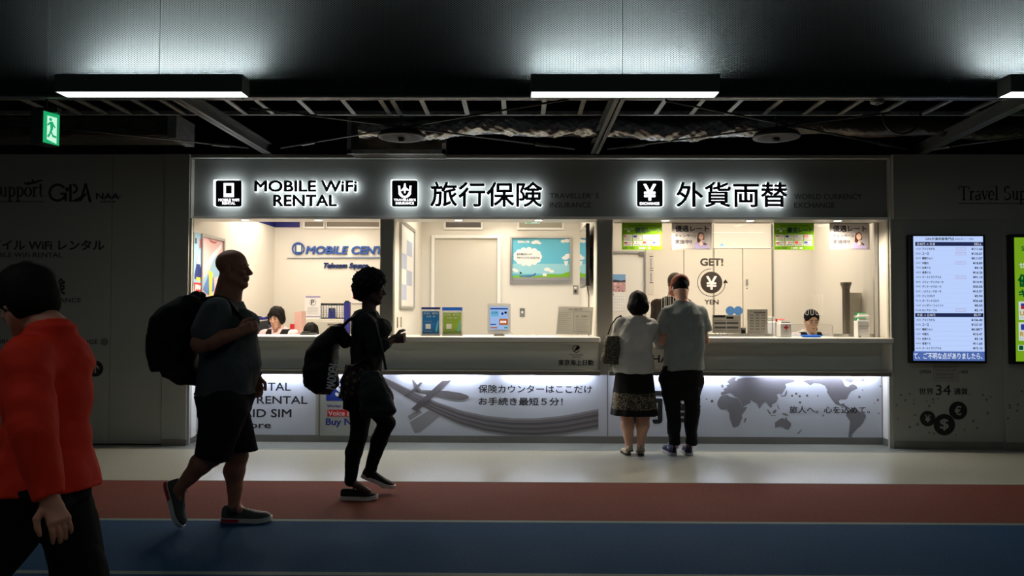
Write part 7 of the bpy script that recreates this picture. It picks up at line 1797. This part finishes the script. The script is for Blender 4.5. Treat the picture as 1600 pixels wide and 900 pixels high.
# ------------------------------------------------------------------ staff behind the counters
def stool(P, z, dx=0):
    r = empty('office_stool', P.loc, None, 'stool', None, None, P.th); ORG[r] = Vector((0, 0, 0))
    b = MB(); b.lathe((dx, 0, z - .07), [(.14, 0), (.17, .02), (.17, .05), (.14, .07)], M_black, 24); b.build('seat', r, smooth=True)
    b = MB(); b.cyl((dx, 0, .05), (dx, 0, z - .07), .022, .022, M_chrome, 12)
    for k in range(5): a = 2 * math.pi * k / 5; b.tube([(dx, 0, .06), (dx + .24 * math.cos(a), .24 * math.sin(a), .03)], .014, M_chrome, 8)
    b.build('base', r); return r
def clerk(name, px, Y, heading, label, top_py, yaw, pitch, hair, hk=.95, vest=True, shirt=(226, 200, 200), male=False, hairf=None, sw=1.0, seated=True, coat=None, skinc=(204, 158, 132), lean=.04, chair_label=None):
    P = Person('person', px, Y, heading, label); J = P.J
    R = rotm(yaw, pitch); zt = J(px, top_py)[2]; SK = skin('skin_clerk_%d' % skinc[1], S(*skinc))
    hc = V3(lean + .04, 0, zt - .122 * hk); hc[1] = J(px, top_py)[1]; H = Head(hc, R, hk); 
    S_ = SDF((-.4, -.42, -.02 if not seated else .35), (.7, .42, zt + .05), .0085, [((hc - .13), (hc + .13))], .0038)
    H.add(S_, .9 if male else .78, .9 if male else .55, True, not male); zs = zt - (.255 if not male else .29); k = sw
    S_.rc(H.p(-.02, 0, -.05), V3(lean * .6, 0, zs + .02), .048, .055, .03)
    zh = .62 if seated else .92
    tr = [(zh - .05, -.03, 0, .12, .16), (zh + .1, -.01, 0, .11, .15), (zs - .22, .02, 0, .105, .15), (zs - .08, lean * .6, 0, .105, .165 * k), (zs - .03, lean * .6, 0, .09, .16 * k), (zs, lean * .6, 0, .07, .125 * k), (zs + .025, lean * .6, 0, .05, .07)]
    S_.loft(tr, .03); arms = []
    for s_ in (-1, 1):
        a = V3(lean * .6, s_ * .170 * k, zs - .055); e = a + V3(.04, s_ * .05, -.27); w_ = e + V3(.22, -s_ * .08, .02); arms.append((a, e, w_))
        S_.chain([a, e], [.046, .036], .02); S_.chain([e, w_], [.036, .024], .02); hand(S_, w_, (1, -s_ * .2, -.1), (0, 0, -1), (0, -s_, 0), 25, .9)
        if seated: S_.chain([V3(-.02, s_ * .09, zh), V3(.38, s_ * .10, zh), V3(.38, s_ * .10, .40)], [.085, .062, .045], .02)
        else: S_.chain([V3(-.02, s_ * .09, .9), V3(.0, s_ * .10, .48), V3(-.01, s_ * .10, .05)], [.09, .062, .04], .02); S_.rc(V3(-.01, s_ * .10, .05), V3(.13, s_ * .1, .035), .034, .028, .02)
    S_.mesh('body', P.root, [SK]); H.extras(P.root, IRIS, BROW, LIP if not male else None)
    S_ = SDF(hc - .24, hc + .2, .005)
    hair(S_, H, P); S_.mesh('hair', P.root, [hairf or HAIRB])
    SM = cloth('shirt_%d_%d' % (shirt[0], shirt[1]), S(*shirt)) if not coat else coat
    S_ = SDF((-.35, -.42, zh - .05), (.45, .42, zs + .12), .0065)
    S_.loft([(a[0], a[1], a[2], a[3] + .012, a[4] + .012) for a in tr if a[0] < zs + .01] + [(zs + .035, lean * .6, 0, .06, .075)], .02)
    for a, e, w_ in arms: S_.rc(a, e, .062, .05, .03); S_.rc(e, e + (w_ - e) * .85, .05, .04, .02)
    S_.wrinkle(.008, 34, 7); S_.ell(H.p(.03, 0, -.15), (.05, .04, .06), .006, mode='sub'); S_.mesh('shirt' if not coat else 'coat', P.root, [SM])
    if vest:
        VM = cloth('vest_black', S(20, 18, 22)); S_ = SDF((-.35, -.42, zh - .05), (.35, .42, zs + .1), .0065)
        S_.loft([(a[0], a[1], a[2], a[3] + .024, a[4] + .008) for a in tr[:-1]], .02, zhi=zs + .01)
        # V neck
        c = V3(lean * .6 + .1, 0, zs + .0)
        S_.rc(c + V3(0, 0, .05), c + V3(.03, 0, -.16), .075, .012, .004, mode='sub'); S_.rc(c + V3(-.16, 0, .06), c + V3(-.05, 0, .03), .07, .07, .004, mode='sub')
        for s_ in (-1, 1): S_.rc(V3(.0, s_ * .225, zs + .06), V3(.0, s_ * .225, zs - .16), .085, .075, .004, mode='sub')
        S_.mesh('vest', P.root, [VM])
    if shirt and vest:
        b = MB()
        for s_ in (-1, 1):
            c = V3(lean * .6, 0, zs + .035); b.prism([tuple(c + V3(.055, s_ * .008, -.02)), tuple(c + V3(.03, s_ * .05, .02)), tuple(c + V3(.06, s_ * .075, -.035)), tuple(c + V3(.105, s_ * .03, -.075))], (.012, 0, .004), SM)
        b.build('collar', P.root)
    # lower garment
    if seated:
        S_ = SDF((-.3, -.3, .3), (.6, .3, zh + .2), .01); S_.loft([(zh - .08, -.02, 0, .15, .18), (zh + .12, -.01, 0, .125, .165)], .02)
        for s_ in (-1, 1): S_.rc(V3(-.02, s_ * .09, zh), V3(.38, s_ * .09, zh), .10, .08, .03); S_.rc(V3(.38, s_ * .09, zh), V3(.38, s_ * .1, .40), .075, .06, .02)
        S_.mesh('skirt', P.root, [cloth('uniform_dark', S(22, 22, 28))]); st = stool(P, zh - .09); st['label'] = chair_label
    else:
        S_ = SDF((-.3, -.3, .03), (.3, .3, 1.0), .01); S_.loft([(.84, -.02, 0, .13, .17), (.96, -.01, 0, .125, .165)], .02)
        for s_ in (-1, 1): S_.chain([V3(-.02, s_ * .09, .88), V3(.0, s_ * .10, .48), V3(-.01, s_ * .10, .08)], [.11, .08, .07], .03); shoe(P.root, (-.08, s_ * .1, .002), (.2, s_ * .1, .002), .1, .07, (0, 0, 1), M_black, M_dark)
        S_.mesh('trousers', P.root, [cloth('uniform_dark', S(22, 22, 28))])
    return P
def bob(S_, H, P):
    S_.ell(H.p(-.012, 0, .047), (.1055, .082, .0865), .015, H.R); S_.ell(H.p(-.03, 0, -.02), (.080, .086, .078), .03, H.R)
    S_.wrinkle(.006, 110, 4, (1, 1, .25))
    S_.ell(H.p(.114, .016, -.030), (.075, .056, .074), .008, H.R, 'sub'); S_.ell(H.p(.06, .03, -.10), (.07, .05, .06), .01, H.R, 'sub'); S_.ell(H.p(.06, -.03, -.10), (.07, .05, .06), .01, H.R, 'sub'); [S_.rc(H.p(.062, s_ * .062, .045), H.p(.035, s_ * .078, -.062), .018, .012, .012) for s_ in (-1, 1)]; S_.cut(H.p(0, 0, -.095), H.R @ V3(.25, 0, -.97))
def tied(S_, H, P):
    S_.ell(H.p(-.014, 0, .045), (.1045, .0815, .087), .015, H.R, clip=[(H.p(0, 0, -.05), H.R @ V3(-.2, 0, -.98))]); S_.ell(H.p(.098, 0, -.008), (.066, .058, .078), .010, H.R, 'sub'); S_.ell(H.p(.03, 0, -.06), (.09, .2, .052), .010, H.R, 'sub'); S_.rc(H.p(-.07, .05, -.03), H.p(-.06, .07, -.12), .03, .02, .02); S_.wrinkle(.002, 90, 4)
def crop(S_, H, P):
    S_.ell(H.p(-.016, 0, .035), (.104, .083, .095), .015, H.R, clip=[(H.p(.055, 0, .03), H.R @ V3(.75, 0, -.66)), (H.p(0, 0, -.05), H.R @ V3(0, 0, -1))]); S_.wrinkle(.003, 110, 4)
clerk('person', 436, 9.10, -92, 'receptionist with a dark bob in a black waistcoat behind the rental counter', 480.5, -10, 12, bob, .96, shirt=(236, 206, 210), chair_label='black office stool under the rental receptionist with the dark bob')
clerk('person', 489, 9.25, -85, 'second rental clerk bending low, only the crown of dark hair showing', 506, 5, 38, bob, .95, shirt=(236, 206, 210), lean=.08, chair_label='black office stool under the rental clerk who bends low')
clerk('person', 1264, 9.15, -90, 'seated exchange clerk with tied-back dark hair, white shirt and black waistcoat', 485, -4, 14, tied, .98, shirt=(238, 232, 228), skinc=(226, 182, 152), chair_label='black office stool under the exchange clerk with tied-back hair')
clerk('person', 1047, 9.15, -75, 'standing staff member with cropped hair and dark coat behind the glass', 428.5, -5, 32, crop, .98, vest=False, shirt=None, male=True, coat=cloth('coat_dark_brown', S(58, 52, 46)), hairf=pm('hair_olive', S(84, 76, 60), .8, bump=(150, .5, .003)), sw=1.12, seated=False, skinc=(222, 170, 150), lean=.09)
